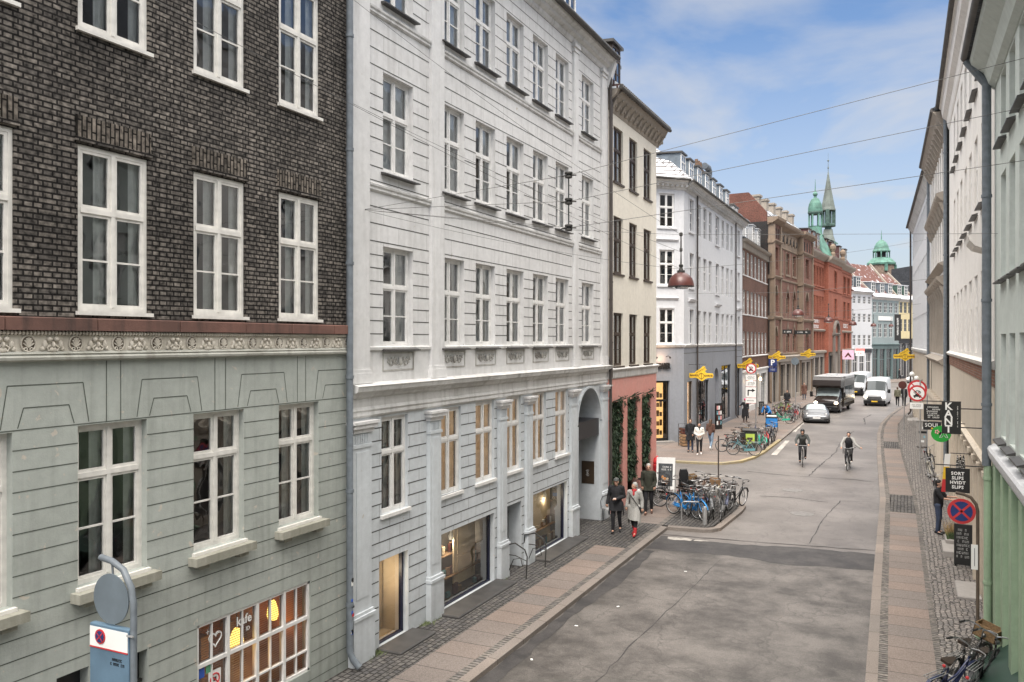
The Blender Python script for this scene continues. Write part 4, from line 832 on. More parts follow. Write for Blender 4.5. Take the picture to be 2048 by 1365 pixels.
dormer(b, 27.75, 14.95, .95, 1.45, .05, 2.0, side='window_brown', frame='window_brown'); q = b.mb(); q.box(29.2, 29.8, .6, 1.2, 15.2, 16.3); q.box(29.12, 29.88, .52, 1.28, 16.3, 16.42); q.build('chimney', 'lead', b.root)
q = b.mb(); q.quad((32.85, 0, 0), (32.85, 7.5, 0), (32.85, 7.5, 14.45), (32.85, 0, 14.45)); q.quad((26.66, 7.5, 0), (32.85, 7.5, 0), (32.85, 7.5, 14.45), (26.66, 7.5, 14.45)); q.build('gable_wall', 'cream_plaster', b.root)
interior(b, 26.7, 32.8, 5.2, 14.4, 1.5, floors=(7.8, 11)); interior(b, 26.7, 32.8, .05, 4.4, 1.5, mat='room_dark')
for a, c, z0, z1 in gh:
    q = b.mb(); q.quad((a, .28, z0), (c, .28, z0), (c, .28, z1), (a, .28, z1), 1); q.box(a, a+.08, .2, .3, z0, z1); q.box(c-.08, c, .2, .3, z0, z1); q.box((a+c)/2-.04, (a+c)/2+.04, .2, .3, z0, z1); q.box(a, c, .2, .3, 2.6, 2.7); q.build('shop_window', ['window_brown', 'glass_far'], b.root)
# fir garlands hung over the three openings
flat('fir', (.020, .042, .018), rough=.7, var=.6, scale=7); flat('fir_light', (.045, .075, .032), rough=.7, var=.4, scale=9)
rg = random.Random(3)
def garland(s0, s1, zt, zb, label, lean):
    q = MB(); H = zt-zb
    for i in range(5200):
        t = rg.random(); z = zt-H*t; wob = .09*math.sin(t*9+lean)+.05*math.sin(t*23+lean*2)
        if t < .06: s = s0-.05+(s1-s0+.25)*rg.random()
        else:
            wl = s0+.02; wr = s1-.34+.10*math.sin(t*6+lean)+wob; s = wl+(wr-wl)*rg.random()
        y = -.05+.20*rg.random()-.04*math.sin(t*31+s*7); a = rg.uniform(0, 6.28); L_ = rg.uniform(.06, .17); dz = -rg.uniform(.02, .14); dx, dy = math.cos(a)*L_, math.sin(a)*L_*.7
        wv = rg.uniform(.012, .028); nx, ny = -math.sin(a)*wv, math.cos(a)*wv
        q.add([(s-nx-s0, y-ny, z), (s+nx-s0, y+ny, z), (s+dx+nx*.3-s0, y+dy, z+dz), (s+dx-nx*.3-s0, y+dy-ny, z+dz)], [(0, 1, 2, 3)], 0 if rg.random() < .72 else 1)
    for k in range(8): q.tube([(.05+.1*(k % 3), -.05, zt), ((s1-s0)*rg.random(), -.1, zt+.03), ((s1-s0)*rg.random()+.2, -.2, zt+.05+.15*rg.random())], .012, 4)
    o = q.build('fir_garland', ['fir', 'fir_light']); o.location = (XL, s0, 0); o.rotation_euler = (0, 0, R(90)); tag(o, label, 'garland', 'fir garlands on the pink wall')
garland(27.08, 28.5, 3.95, .75, 'fir garland over the pink wall opening nearest the arched gateway', 0)
garland(28.98, 30.25, 4.0, 1.0, 'middle fir garland of the three on the pink wall', 2)
garland(30.8, 32.1, 4.02, 1.3, 'fir garland over the pink wall opening nearest the street corner', 4)
pipe(b, 26.80, 4.8, 14.3, .05, -.12, 'pipe_dark', shoe=False); q = b.mb(); q.tube([(26.80, -.12, 14.2), (26.85, -.3, 14.45), (27.0, -.48, 14.62)], .05, 8); q.build('gutter_elbow', 'pipe_dark', b.root)
q = b.mb(); q.tube([(26.66, -.50, 14.62), (33.15, -.50, 14.62)], .07, 8); q.build('gutter', 'gutter', b.root)

# ------------------------------------------------------------------ left: white corner block beyond the side street
XB = -11.8
b = Bld('corner_block', 'large white corner block with snowy tiled roof, grey dormers and slate grey shop floor', (XB, 48.4), 0, 0, 19.4)
wc4 = [(1.32, 2.38), (3.6, 4.45), (5.2, 6.18), (6.85, 7.75), (9.0, 10.08), (11.1, 12.0), (12.85, 13.75), (14.5, 15.3), (17.2, 18.1)]
w4 = [(a, c, z0, z1) for z0, z1 in ((5.88, 7.97), (9.32, 11.4), (12.72, 14.7)) for a, c in wc4]
q = b.mb(); wall(q, 0, 19.4, 5.72, 15.3, w4, .16)
# chamfered corner and side-street front (45 degrees, then along the side street)
CH = 2.7; cx = lambda t: (-t*.7071, t*.7071)
def chq(q, t0, t1, z0, z1, m=0, d=0.):
    p, r = cx(t0), cx(t1); n = (-.7071*-1, .7071)  # inward normal direction for recess
    o = (n[0]*d, n[1]*d); q.quad((r[0]+o[0], r[1]+o[1], z0), (p[0]+o[0], p[1]+o[1], z0), (p[0]+o[0], p[1]+o[1], z1), (r[0]+o[0], r[1]+o[1], z1), m)
q.build('upper_wall', 'white_plaster', b.root)
E_ = thing('tmp', 'tmp', 'tmp'); bpy.data.objects.remove(E_)
class Sub:                     # a facade plane set at an angle on the same building
    def __init__(s, b, x, y, rz, L_):
        s.right = False; s.s0 = 0; s.root = bpy.data.objects.new('corner_front', None); C.objects.link(s.root); s.root.parent = b.root; s.root.location = (x, y, 0); s.root.rotation_euler = (0, 0, rz); s.e = s.root
    def X(s, x): return x
    def mb(s): return MB()
# chamfer: local x from its left end to the corner
class Plane:
    def __init__(s, b, x, y, rz): s.right = False; s.s0 = 0; s.b = b; s.M = Matrix.Translation((x, y, 0)) @ Matrix.Rotation(rz, 4, 'Z')
    def put(s, o): o.matrix_basis = s.M @ o.matrix_basis; return o
chl = Plane(b, -CH*.7071, CH*.7071, R(-45))
hol = [(1.05, 2.05, 5.88, 7.97), (1.05, 2.05, 9.32, 11.4), (1.05, 2.05, 12.72, 14.7)]
q = MB(); wall(q, 0, CH, 5.72, 15.3, hol, .16); o = q.build('corner_wall', 'white_plaster', b.root); chl.put(o)
q = MB(); wall(q, 0, CH, 0, 5.74, [(.55, 1.75, .12, 3.72)], .3); o = q.build('corner_shop_wall', 'slate_plaster', b.root); chl.put(o)
for h in hol:
    fm, gm, cm = winmesh(h[1]-h[0], h[3]-h[2], tr=.6, curtain=None); o = inst(fm, 'window', b.root, ((h[0]+h[1])/2, .06, h[2])); inst(gm, 'pane', o, (0, 0, 0)); chl.put(o)
    q = MB(); z0, z1 = h[2], h[3]; q.box(.93, 1.04, -.03, 0, z0, z1); q.box(2.06, 2.17, -.03, 0, z0, z1); q.box(.93, 2.17, -.03, 0, z1, z1+.1)
    if z0 < 12: mould(q, .8, 2.3, [(.03, z1+.5), (.08, z1+.55), (.12, z1+.62), (.02, z1+.66)])
    q.box(.9, 2.2, -.08, 0, z0-.1, z0); chl.put(q.build('window_surround', 'white_plaster', b.root))
q = MB(); q.box(.55, .65, .18, .26, .12, 3.72); q.box(1.65, 1.75, .18, .26, .12, 3.72); q.box(.55, 1.75, .18, .26, 3.6, 3.72); q.box(.55, 1.75, .18, .26, 2.5, 2.62); q.box(.55, 1.75, .18, .26, .12, .35); sd_ = chl.put(q.build('shop_door', 'black', b.root))
flat('shop_warm', (.45, .27, .12), emis=(1, .55, .2), es=.55, var=.8, scale=2.2)
q = MB(); q.quad((.55, .8, .1), (1.75, .8, .1), (1.75, .8, 3.7), (.55, .8, 3.7)); [q.box(.6+.2*(i % 5), .72+.2*(i % 5), .5, .6, .5+.55*(i//5), .75+.55*(i//5)+.1*(i % 2), 1) for i in range(25)]; chl.put(q.build('lit_shop_interior', ['shop_warm', 'wood'], b.root))
q = MB(); q.quad((.6, .22, .3), (1.7, .22, .3), (1.7, .22, 3.6), (.6, .22, 3.6)); chl.put(q.build('pane', 'shop_glass', b.root)); q = MB(); q.box(.4, 1.9, -.35, .1, 0, .2); chl.put(q.build('doorstep', 'concrete', b.root))
ltr = text_mesh('CIGARER', .46, extrude=.03, bold=.02, spacing=.9, align='RIGHT'); ltr.materials.append(M['black']); o = inst(ltr, 'sign_lettering', b.root, (1.73, -.08, 4.58), (R(90), 0, 0), (.60, 1, 1)); chl.put(o)
q = MB(); q.tube([(.15, -.06, 5.15), (.5, -.08, 4.95), (.62, -.08, 4.75)], .03, 6); q.tube([(.55, -.08, 4.3), (.4, -.08, 4.0), (.15, -.06, 3.9)], .03, 6); chl.put(q.build('sign_flourish', 'black', b.root))
q = MB()
for x in (.62, 1.5): q.tube([(x, 0, 5.13), (x, -.25, 5.18), (x+.02, -.42, 5.12)], .018, 6); q.lathe([(.03, -.03), (.06, .0), (.05, .08)], (x+.02, -.42, 5.06), 8)
lp = chl.put(q.build('sign_lamp', 'black', b.root))
l = bpy.data.lights.new('sign_light', 'POINT'); l.energy = 9; l.color = (1, .6, .35); l.shadow_soft_size = .08; lo = bpy.data.objects.new('sign_light', l); C.objects.link(lo); lo.parent = b.root; lo.location = (-CH*.7071+1.1*.7071-.3, CH*.7071-1.1*.7071-.3, 5.0)
# side-street front
q = MB(); q.quad((-CH*.7071, CH*.7071, 0), (-CH*.7071, 22, 0), (-CH*.7071, 22, 5.7), (-CH*.7071, CH*.7071, 5.7), 1); q.quad((-CH*.7071, CH*.7071, 5.7), (-CH*.7071, 22, 5.7), (-CH*.7071, 22, 15.3), (-CH*.7071, CH*.7071, 15.3)); q.build('side_wall', ['white_plaster', 'slate_plaster'], b.root)
for i, (a, c, z0, z1) in enumerate(w4):
    farwin(b, a, c, z0, z1, y=.08, tr=.60)
q = b.mb()
for k in (0, 4, 8):
    a, c = wc4[k]
    for z0, z1 in ((5.88, 7.97), (9.32, 11.4), (12.72, 14.7)):
        q.box(a-.12, a-.01, -.035, 0, z0, z1); q.box(c+.01, c+.12, -.035, 0, z0, z1); q.box(a-.12, c+.12, -.035, 0, z1, z1+.1); q.box(a-.15, c+.15, -.1, 0, z0-.12, z0)
        if z0 < 9: mould(q, a-.3, c+.3, [(.03, z1+.45), (.12, z1+.5), (.16, z1+.58), (.2, z1+.62), (.02, z1+.68)])
q.build('window_surrounds', 'white_plaster', b.root)
shp = [(.9, 2.1, .75, 3.6), (3.25, 6.85, .75, 3.5), (8.5, 10.15, .1, 4.2), (11.05, 14.5, .35, 4.3), (16.9, 18.8, .1, 4.2)]
q = b.mb(); wall(q, 0, 19.4, 0, 5.74, [h+(.25,) for h in shp]); arch_fill(q, 8.5, 10.15, 3.2, 4.2, 0, .25, 0, 10); q.build('shop_wall', 'slate_plaster', b.root)
shopwin(b, .9, 2.1, .75, 3.6, frame='black', y=.12, deep=.5, back='shop_warm', items=3, lamps=0); shopwin(b, 3.25, 6.85, .75, 3.5, frame='black', y=.12, deep=1., back='room_dark', items=2, bars=(5.0,))
shopwin(b, 11.05, 14.5, .35, 4.3, frame='black', y=.12, deep=1., back='room_dark', items=2, bars=(12.8,)); shopwin(b, 16.9, 18.8, .1, 4.2, frame='black', y=.2, deep=.6, back='room_dark')
q = b.mb(); q.box(8.5, 10.15, .2, .26, .1, 4.2); q.build('arched_door', 'slate_plaster', b.root)
q = b.mb()
mould(q, 0, 19.4, [(.02, 5.66), (.07, 5.70), (.10, 5.76), (.12, 5.82), (.02, 5.86)]); q.build('string_course', 'grey_mould', b.root)
q = b.mb(); lines(q, [5.32], 0, 19.4, [], t=.035); lines(q, [3.75], 2.5, 7.2, [], t=.03); q.quad((8.02, -.003, 3.9), (8.05, -.003, 3.9), (8.05, -.003, 5.3), (8.02, -.003, 5.3)); q.build('joint_lines', 'groove', b.root)
q = MB(); q.prism([(.02, 5.66), (-.07, 5.70), (-.12, 5.82), (.02, 5.86)], 'x', 0, CH); chl.put(q.build('corner_string_course', 'grey_mould', b.root))
eave = [(.02, 14.95), (.06, 15.0), (.08, 15.12), (.35, 15.25), (.4, 15.36), (.5, 15.42), (.52, 15.5)]
q = b.mb(); mould(q, .1, 19.4, eave); x = .3
while x < 19.2: q.box(x, x+.13, -.3, -.0, 15.1, 15.24); x += .32
q.build('cornice', 'stone_light' if 0 else 'grey_mould', b.root)
q = MB(); mould(q, -.1, CH+.05, eave); x = .1
while x < CH: q.box(x, x+.13, -.3, -.0, 15.1, 15.24); x += .32
chl.put(q.build('corner_cornice', 'grey_mould', b.root))
q = b.mb(); k_ = CH*.7071; e_ = .55   # hipped mansard
q.add([(0, -e_, 15.5), (19.4, -e_, 15.5), (19.4, 2.8, 18.6), (1.4, 2.8, 18.6), (-k_-e_*.3, k_, 15.5), (-k_-e_, k_+.6, 15.5), (-k_-e_, 20, 15.5), (.9, 20, 18.6), (.9, 4.6, 18.6), (19.4, 20, 18.6), (.0, .9, 16.4), (-1.2, 2.4, 16.4)],
      [(0, 1, 2, 3), (0, 3, 8, 4), (4, 8, 5), (5, 8, 7, 6), (3, 2, 9, 7, 8)]); q.build('roof', 'snow_tile_grey', b.root) if 'snow_tile_grey' in M else (snowtile('snow_tile_grey', (.10, .085, .08), .95), q.build('roof', 'snow_tile_grey', b.root))
q = b.mb(); q.tube([(-.1, -.60, 15.5), (19.4, -.60, 15.5)], .07, 8); q.build('gutter', 'gutter', b.root); q = MB(); q.tube([(-.1, -.60, 15.5), (CH+.1, -.60, 15.5)], .07, 8); chl.put(q.build('gutter', 'gutter', b.root))
for s_ in (1.2, 3.3, 5.6, 7.9, 10.2, 12.6, 15.0): dormer(b, s_, 15.85, 1.15, 1.5, .35, 3)
for s_ in (17.3, 18.6): dormer(b, s_, 15.7, .8, .9, .3, 2, side='alu')
pipe(b, 3.1, .1, 15.2, .055, -.1, 'pipe_dark'); pipe(b, 16.1, .1, 15.2, .055, -.1, 'pipe_dark')
q = b.mb(); q.box(1.8, 2.6, 2.4, 3.1, 17.5, 19.45); q.box(1.74, 2.66, 2.34, 3.16, 19.3, 19.5); q.build('chimney', 'chimney_brick', b.root)
q = b.mb(); q.box(14.0, 16.2, 2.2, 2.9, 17.6, 19.2, 0)
for i in range(3): q.lathe([(.16, 19.2), (.13, 19.9)], (14.4+.65*i, 2.55, 0), 8, 0)
for k, z in ((0, 19.9), (1, 18.9)): q.tube([(17.0, 2.5, z), (18.3, 2.5, z+.05), (18.6, 2.5, z-.15), (18.6, 2.5, z-.5), (18.3, 2.5, z-.65), (17.4, 2.5, z-.65)], .26, 10, 1)
q.build('rooftop_duct', ['chimney_brick', 'zinc'], b.root, smooth=True)
interior(b, .2, 19.2, 5.8, 15.2, 1.4, floors=(8.8, 12)); shell(b, 0, 19.4, 15.3, 15)

# ------------------------------------------------------------------ left: brown brick house
b = Bld('brown_brick_house', 'narrow brown brick house with rows of slim white windows and a white shop front', (XB, 48.4), 0, 19.42, 33.08)
sx = [19.65+1.93*k for k in range(7)]
w5 = [(a, a+1.15, z0, z1) for z0, z1 in ((4.92, 6.82), (8.3, 10.2), (11.5, 13.4)) for a in sx]
q = b.mb(); wall(q, 19.42, 33.08, 3.6, 14.1, w5, .12); q.build('wall', 'brown_brick', b.root)
for w_ in w5: farwin(b, *w_, y=.06)
q = b.mb(); mould(q, 19.42, 33.08, [(.02, 4.7), (.08, 4.76), (.02, 4.84)]); 
for z in (8.22, 11.42): mould(q, 19.5, 33.0, [(.02, z-.06), (.05, z), (.02, z+.04)])
mould(q, 19.42, 33.08, [(.02, 3.45), (.12, 3.5), (.14, 3.62), (.02, 3.66)]); q.build('string_courses', 'window_white', b.root)
q = b.mb(); x = 19.5; mould(q, 19.42, 33.08, [(.02, 14.0), (.25, 14.1), (.35, 14.2), (.36, 14.3)])
while x < 33: q.box(x, x+.14, -.16, 0, 13.55, 14.02); x += .42
q.build('cornice', 'stone_light', b.root)
h5 = [(20.6, 21.8, .1, 3.1), (22.4, 25.0, .6, 3.1), (25.7, 28.2, .1, 3.1), (29.0, 32.2, .1, 3.1)]
q = b.mb(); wall(q, 19.42, 33.08, 0, 3.5, h5, .3); q.build('shop_front', 'window_white', b.root)
for h in h5: farwin(b, h[0], h[1], h[2], h[3], y=.2, frame='window_grey', name='shop_window')
roof(b, 19.42, 33.08, [(-.4, 14.3), (2.8, 16.4), (8, 16.4), (8, 14.2)], 'slate_snow'); shell(b, 19.42, 33.08, 14.2)
for s_ in (21.5, 25.0, 28.5, 31.5): dormer(b, s_, 14.75, 1.3, 1.7, .6, 2.2, side='alu', cap='alu')
for s_ in (22.1, 26.9): 
    o = MB(b).lathe([(.05, -.1), (.12, .0), (.10, .16), (.03, .2)], (s_, -.25, 2.65), 8).build('wall_lamp', 'bulb', b.root)
pipe(b, 32.95, .1, 14, .07, -.12, 'pipe_dark')

# ------------------------------------------------------------------ left: ornate sandstone and brick bank
P6 = (-11.75, 81.5)
b = Bld('ornate_bank_building', 'ornate red brick and brown sandstone building with two projecting bays and pointed arch windows', P6, 5.5, 0, 18.4)
bays = [(-.1, 2.9), (12.6, 18.3)]
midw = [(4.1, 5.6), (7.25, 8.75), (10.3, 11.8)]; bw = [(.55, 1.95), (14.7, 16.4)]
hh = [(a, c, 12.95, 15.1) for a, c in midw+bw]+[(a, c, 8.9, 11.45) for a, c in midw+bw]+[(a, c, 4.95, 7.5) for a, c in midw+bw]
q = b.mb(); hm = [h for h in hh if 3 < h[0] < 12]; wall(q, 2.9, 12.6, 4.6, 15.3, hm, .2)
for a, c in midw:
    for zs, zt in ((10.5, 11.45), (6.6, 7.5)): arch_fill(q, a, c, zs, zt, 0, .2, 0, 8, pointed=1)
q.build('wall', 'bank_brick', b.root)
q = b.mb()
for s0, s1 in bays:
    hb = [h for h in hh if s0 < h[0] < s1]; wall(q, s0, s1, 4.6, 17.5, [(a, c, z0, z1) for a, c, z0, z1 in hb], .3, m=2, y=-.45)
    for h in hb:
        if h[2] < 12: arch_fill(q, h[0], h[1], h[3]-.95, h[3], -.45, .3, 0, 8, pointed=1)
    for s_ in (s0, s1): q.quad((s_, -.45, 0), (s_, 0, 0), (s_, 0, 17.5), (s_, -.45, 17.5))
    for s_ in (s0, s1-.35): q.box(s_, s_+.35, -.6, -.45, 4.6, 17.2)
    for z in (4.6, 8.1, 12.0, 15.4): mould(q, s0-.12, s1+.12, [(.47, z), (.62, z+.12), (.7, z+.22), (.7, z+.32), (.47, z+.38)])
    for k in range(3): x = s0+(s1-s0)*(k+1)/4; q.box(x-.12, x+.12, -.5, -.44, 15.95, 16.9, 1)
    mould(q, s0-.25, s1+.25, [(.46, 17.3), (.7, 17.45), (.95, 17.6), (1.0, 17.85)])
for a, c in midw:
    for zs, zt in ((10.5, 11.75), (6.6, 7.8)):
        m_ = (a+c)/2; q.add([(a-.22, -.05, zs-.1), (a-.02, -.05, zs-.1), (m_, -.05, zt-.2), (m_, -.05, zt+.35), (c+.02, -.05, zs-.1), (c+.22, -.05, zs-.1)], [(0, 1, 2, 3), (2, 4, 5, 3)])
        q.box(a-.2, a, -.04, 0, zs-2.3, zs-.1); q.box(c, c+.2, -.04, 0, zs-2.3, zs-.1)
    q.box(a-.25, a, -.05, 0, 12.9, 15.2); q.box(c, c+.25, -.05, 0, 12.9, 15.2); q.box(a-.3, c+.3, -.09, 0, 12.7, 12.9)
mould(q, 2.9, 12.6, [(.03, 15.3), (.12, 15.4), (.03, 15.5)]); q.box(2.9, 12.6, -.02, .2, 15.4, 17.3)
for k in range(6): x = 3.5+1.55*k; q.ell((x, -.06, 16.4), (.42, .12, .5), 8, 0, 5); q.ell((x+.75, -.05, 16.35), (.22, .1, .32), 7, 1, 5)
for z in (4.6, 8.15, 12.1): mould(q, 2.9, 12.6, [(.02, z), (.1, z+.06), (.12, z+.2), (.02, z+.25)])
mould(q, -.3, 18.5, [(.03, 17.15), (.3, 17.3), (.6, 17.45), (.7, 17.6), (.75, 17.8)]); q.build('sandstone_dressings', ['stone_brown', 'room_dark', 'bank_brick'], b.root)
for h in hh: farwin(b, *h, y=-.2 if not 3 < h[0] < 12 else .14, frame='stone_brown', bars=1)
hs = [(.5, 2.4, 0, 3.7), (3.5, 5.6, .5, 3.7), (6.2, 8.2, .5, 3.7), (8.8, 9.9, 0, 3.7), (10.6, 12.3, .5, 3.7), (13.4, 15.2, 0, 3.7), (15.9, 17.8, .4, 3.7)]
q = b.mb(); wall(q, 0, 18.4, 0, 4.6, hs, .35, y=-.3); mould(q, -.1, 18.4, [(.32, 3.95), (.5, 4.0), (.55, 4.25), (.65, 4.5), (.5, 4.6)]); q.build('shop_front', 'stone_grey' if 0 else 'stone_light', b.root)
for h in hs: farwin(b, *h, y=-.05, frame='shop_dark', bars=0, name='shop_window')
q = MB(b); wdt = b; q.add([(0, -.1, 14), (0, 8, 14), (0, 8, 20.4), (0, 1.9, 20.4), (0, .2, 18.4), (.4, -.1, 14), (.4, 8, 14), (.4, 8, 20.4), (.4, 1.9, 20.4), (.4, .2, 18.4)], [(0, 1, 2, 3, 4), (9, 8, 7, 6, 5), (2, 7, 8, 3), (3, 8, 9, 4), (4, 9, 5, 0)]); q.build('gable_wall', 'gable_brick', b.root)
roof(b, .4, 18.4, [(-.3, 17.8), (2.4, 20.2), (6, 20.2), (8, 17)], 'slate_snow'); shell(b, 0, 18.4, 17.5)
for k in range(6): q = b.mb(); s_ = 1.6+2.9*k; q.box(s_, s_+.9, 1.3, 2.1, 18.6, 20.2); q.box(s_-.1, s_+1.0, 1.2, 2.2, 20.2, 20.4); q.build('chimney', 'stone_light', b.root)

# ------------------------------------------------------------------ left: orange brick building with copper corner
b = Bld('orange_brick_building', 'bright orange red brick building with arched windows, dark dormers and green copper roof hood', P6, 5.5, 18.45, 49.2)
c7 = [19.3+1.75*k for k in range(5)]+[32.0]+[38.6+3.3*k for k in range(3)]; wd = [1.1]*5+[1.7]+[1.9]*3
hA = [(a, a+w_, 12.75, 15.1) for a, w_ in zip(c7, wd)]; hB = [(a, a+w_, 9.2, 11.5) for a, w_ in zip(c7, wd)]; hC = [(a, a+w_, 4.95, 7.15) for a, w_ in zip(c7, wd) if not 28 < a < 37]
def wpart(s0, s1, y):
    q = b.mb(); f_ = lambda L_: [h for h in L_ if s0 < h[0] < s1]
    wall(q, s0, s1, 4.7, 16.2, f_(hA)+f_(hB)+f_(hC), .25, y=y)
    for h in f_(hA): arch_fill(q, h[0], h[1], h[3]-.5, h[3], y, .25, 0, 8)
    for s_ in (s0, s1): q.quad((s_, y, 0), (s_, .3, 0), (s_, .3, 16.2), (s_, y, 16.2))
    for h in f_(hA)+f_(hB)+f_(hC):
        q.box(h[0]-.16, h[0]-.02, y-.07, y, h[2], h[3]); q.box(h[1]+.02, h[1]+.16, y-.07, y, h[2], h[3]); q.box(h[0]-.25, h[1]+.25, y-.12, y, h[2]-.2, h[2]-.02)
    for z in (8.85, 12.3, 15.5): q.box(s0, s1, y-.10, y, z, z+.12)
    q.build('wall', 'orange_brick', b.root)
    for h in f_(hA)+f_(hB)+f_(hC): farwin(b, *h, y=y+.14, frame='window_brown', bars=1)
wpart(18.45, 28, 0); wpart(28, 37.8, -.5); wpart(37.8, 49.2, 0)
q = b.mb(); mould(q, 18.45, 49.3, [(.03, 15.9), (.2, 16.05), (.45, 16.25), (.6, 16.4), (.65, 16.6)]); mould(q, 27.9, 37.9, [(.53, 15.9), (.7, 16.1), (.95, 16.3), (1.1, 16.6)]); mould(q, 18.45, 49.2, [(.02, 4.5), (.3, 4.65), (.32, 4.85), (.02, 4.95)]); mould(q, 18.45, 49.2, [(.02, 7.2), (.15, 7.3), (.2, 7.42), (.02, 7.5)]); q.build('cornice', 'stone_light', b.root)
for s_ in (29.3, 36.5): MB(b).lathe([(.25, 16.6), (.3, 17.0), (.2, 17.2), (.38, 17.6), (.38, 17.9), (.1, 18.2)], (s_, -.8, 0), 8).build('stone_urn', 'stone_brown', b.root)
q = b.mb(); mould(q, 30.6, 35.2, [(.55, 6.7), (.7, 6.8), (.8, 7.0), (.6, 7.1)]); q.box(30.8, 31.4, -.75, -.5, 0, 6.7); q.box(34.4, 35.0, -.75, -.5, 0, 6.7)
for i in range(10):
    a0, a1 = math.pi*i/10, math.pi*(i+1)/10; P = lambda a, r: (32.9-r*math.cos(a), 7.1+r*.85*math.sin(a)); q.prism([P(a0, 1.5), P(a1, 1.5), P(a1, 1.9), P(a0, 1.9)], 'y', -.8, -.5)
q.build('portal', plaster('portal_stone', (.20, .175, .155), dirt=(.08, .07, .06), damt=.6, streak=.5), b.root)
hs = [(19.2, 21.6, .3, 4.1), (22.2, 24.6, .3, 4.1), (25.3, 27.4, 0, 4.1), (38.6, 42.5, .3, 4.0), (43.6, 47.8, .3, 4.0)]
q = b.mb(); wall(q, 18.45, 49.2, 0, 4.7, hs+[(31.4, 34.4, 0, 4.2)], .3, y=-.02); q.build('shop_front', 'grey_plaster' if 0 else 'stone_light', b.root)
for h in hs: farwin(b, *h, y=.15, frame='shop_dark', bars=0, name='shop_window')
q = b.mb(); q.quad((31.4, .28, 0), (34.4, .28, 0), (34.4, .28, 4.2), (31.4, .28, 4.2)); q.build('entrance', 'room_dark', b.root)
roof(b, 18.45, 49.2, [(-.3, 16.6), (1.3, 19.2), (8, 19.8), (8, 16)], 'maroon_roof') if 'maroon_roof' in M else (flat('maroon_roof', (.07, .03, .028), rough=.8, var=.4), roof(b, 18.45, 49.2, [(-.3, 16.6), (1.3, 18.9), (8, 19.6), (8, 16)], 'maroon_roof'))
for s_ in (19.8, 22.4, 25.0, 30.8, 34.6, 40.4, 44.8): dormer(b, s_, 16.7, 1.5, 2.3, .15, 2.4, side='maroon_roof', frame='stone_light')
q = b.mb(); q.add([(26.3, -.2, 16.6), (29.6, -.9, 16.6), (28.9, .9, 20.2), (27.0, .9, 20.2), (26.3, 4, 16.6), (29.6, 4, 16.6)], [(0, 1, 2, 3), (1, 5, 2), (0, 3, 4), (3, 2, 5, 4)]); q.add([(30.2, -.75, 18.7), (33.2, -.75, 18.7), (33.2, 2.4, 20.0), (30.2, 2.4, 20.0), (30.2, -.75, 18.5), (33.2, -.75, 18.5)], [(0, 1, 2, 3), (4, 5, 1, 0)]); q.build('copper_hood', 'copper', b.root)
scribble(b.root, 4.4, 1.25, 2, (b.X(22.5), -.06, 8.1), 'sign_white', 'sign_lettering'); scribble(b.root, 5.5, .9, 1, (b.X(43.6), -.06, 8.15), 'sign_white', 'sign_lettering')
q = b.mb(); q.box(38.2, 48.4, -.12, -.03, 4.05, 4.6); q.build('fascia_board', 'sign_white', b.root); text(b.root, 'I  —  III  —  I', .5, 'black', (b.X(43.3), -.13, 4.33), bold=.015)
shell(b, 18.45, 49.2, 16.2)

# ------------------------------------------------------------------ far end of the street
P8 = (-7.05, 130.2)
def farhouse(name, label, s0, s1, eave, wallm, winrows, n, shopz, shopm, roofm, frame='window_white', ang=25, gable=True, ridge=4.2, dorm=(), side='slate_plaster', ww=.85):
    b = Bld(name, label, P8, ang, s0, s1); pit = (s1-s0)/n; xs = [s0+pit*(k+.5) for k in range(n)]
    hs = [(x-ww/2, x+ww/2, z0, z1) for x in xs for z0, z1 in winrows]; q = b.mb(); wall(q, s0, s1, shopz, eave, hs, .12); q.build('wall', wallm, b.root)
    for h in hs: farwin(b, *h, y=.05, frame=frame)
    m_ = max(2, n-1); pw = (s1-s0)/m_; sh = [(s0+pw*k+.25, s0+pw*(k+1)-.2, .1 if k % 2 else .5, shopz-.75) for k in range(m_)]
    q = b.mb(); wall(q, s0, s1, 0, shopz, sh, .2, y=-.02); mould(q, s0, s1, [(.03, shopz-.2), (.18, shopz-.1), (.18, shopz), (.03, shopz+.05)]); q.build('shop_front', shopm, b.root)
    for h in sh: farwin(b, *h, y=.12, frame='window_white' if shopm != 'teal_plaster' else 'teal_plaster', bars=0, name='shop_window')
    q = b.mb(); mould(q, s0, s1, [(.02, eave-.35), (.15, eave-.2), (.35, eave-.05), (.36, eave+.05)]); q.build('cornice', 'grey_mould', b.root)
    q = b.mb(); q.prism([(-.45, eave+.05), (.7, eave+.75), (4.6, eave+ridge), (9, eave)], 'x', s0, s1, 0, True); q.build('roof', roofm, b.root)
    q = b.mb(); q.quad((s0, -.46, eave+.07), (s1, -.46, eave+.07), (s1, .55, eave+.72), (s0, .55, eave+.72)); q.build('snowy_eaves', 'snow', b.root)
    if gable:
        q = b.mb(); q.prism([(-.2, eave), (4.6, eave+ridge+.35), (9.2, eave)], 'x', s1-.18, s1+.18); q.build('gable_wall', 'stone_light', b.root)
    for x in dorm: dormer(b, x, eave+.75, 1.25, 1.55, .55, 2, side='lead' if side is None else side, cap='snow')
    shell(b, s0, s1, eave, 9); return b
b = farhouse('white_shop_house', 'small white house with red tiled roof and shop at the bend of the street', 0, 6.0, 13.3, 'white_plaster', [(5.4, 6.95), (8.85, 10.1), (11.6, 12.7)], 4, 5.0, 'white_plaster', 'red_tile', dorm=(.9, 3.0), side='lead', ridge=4.3)
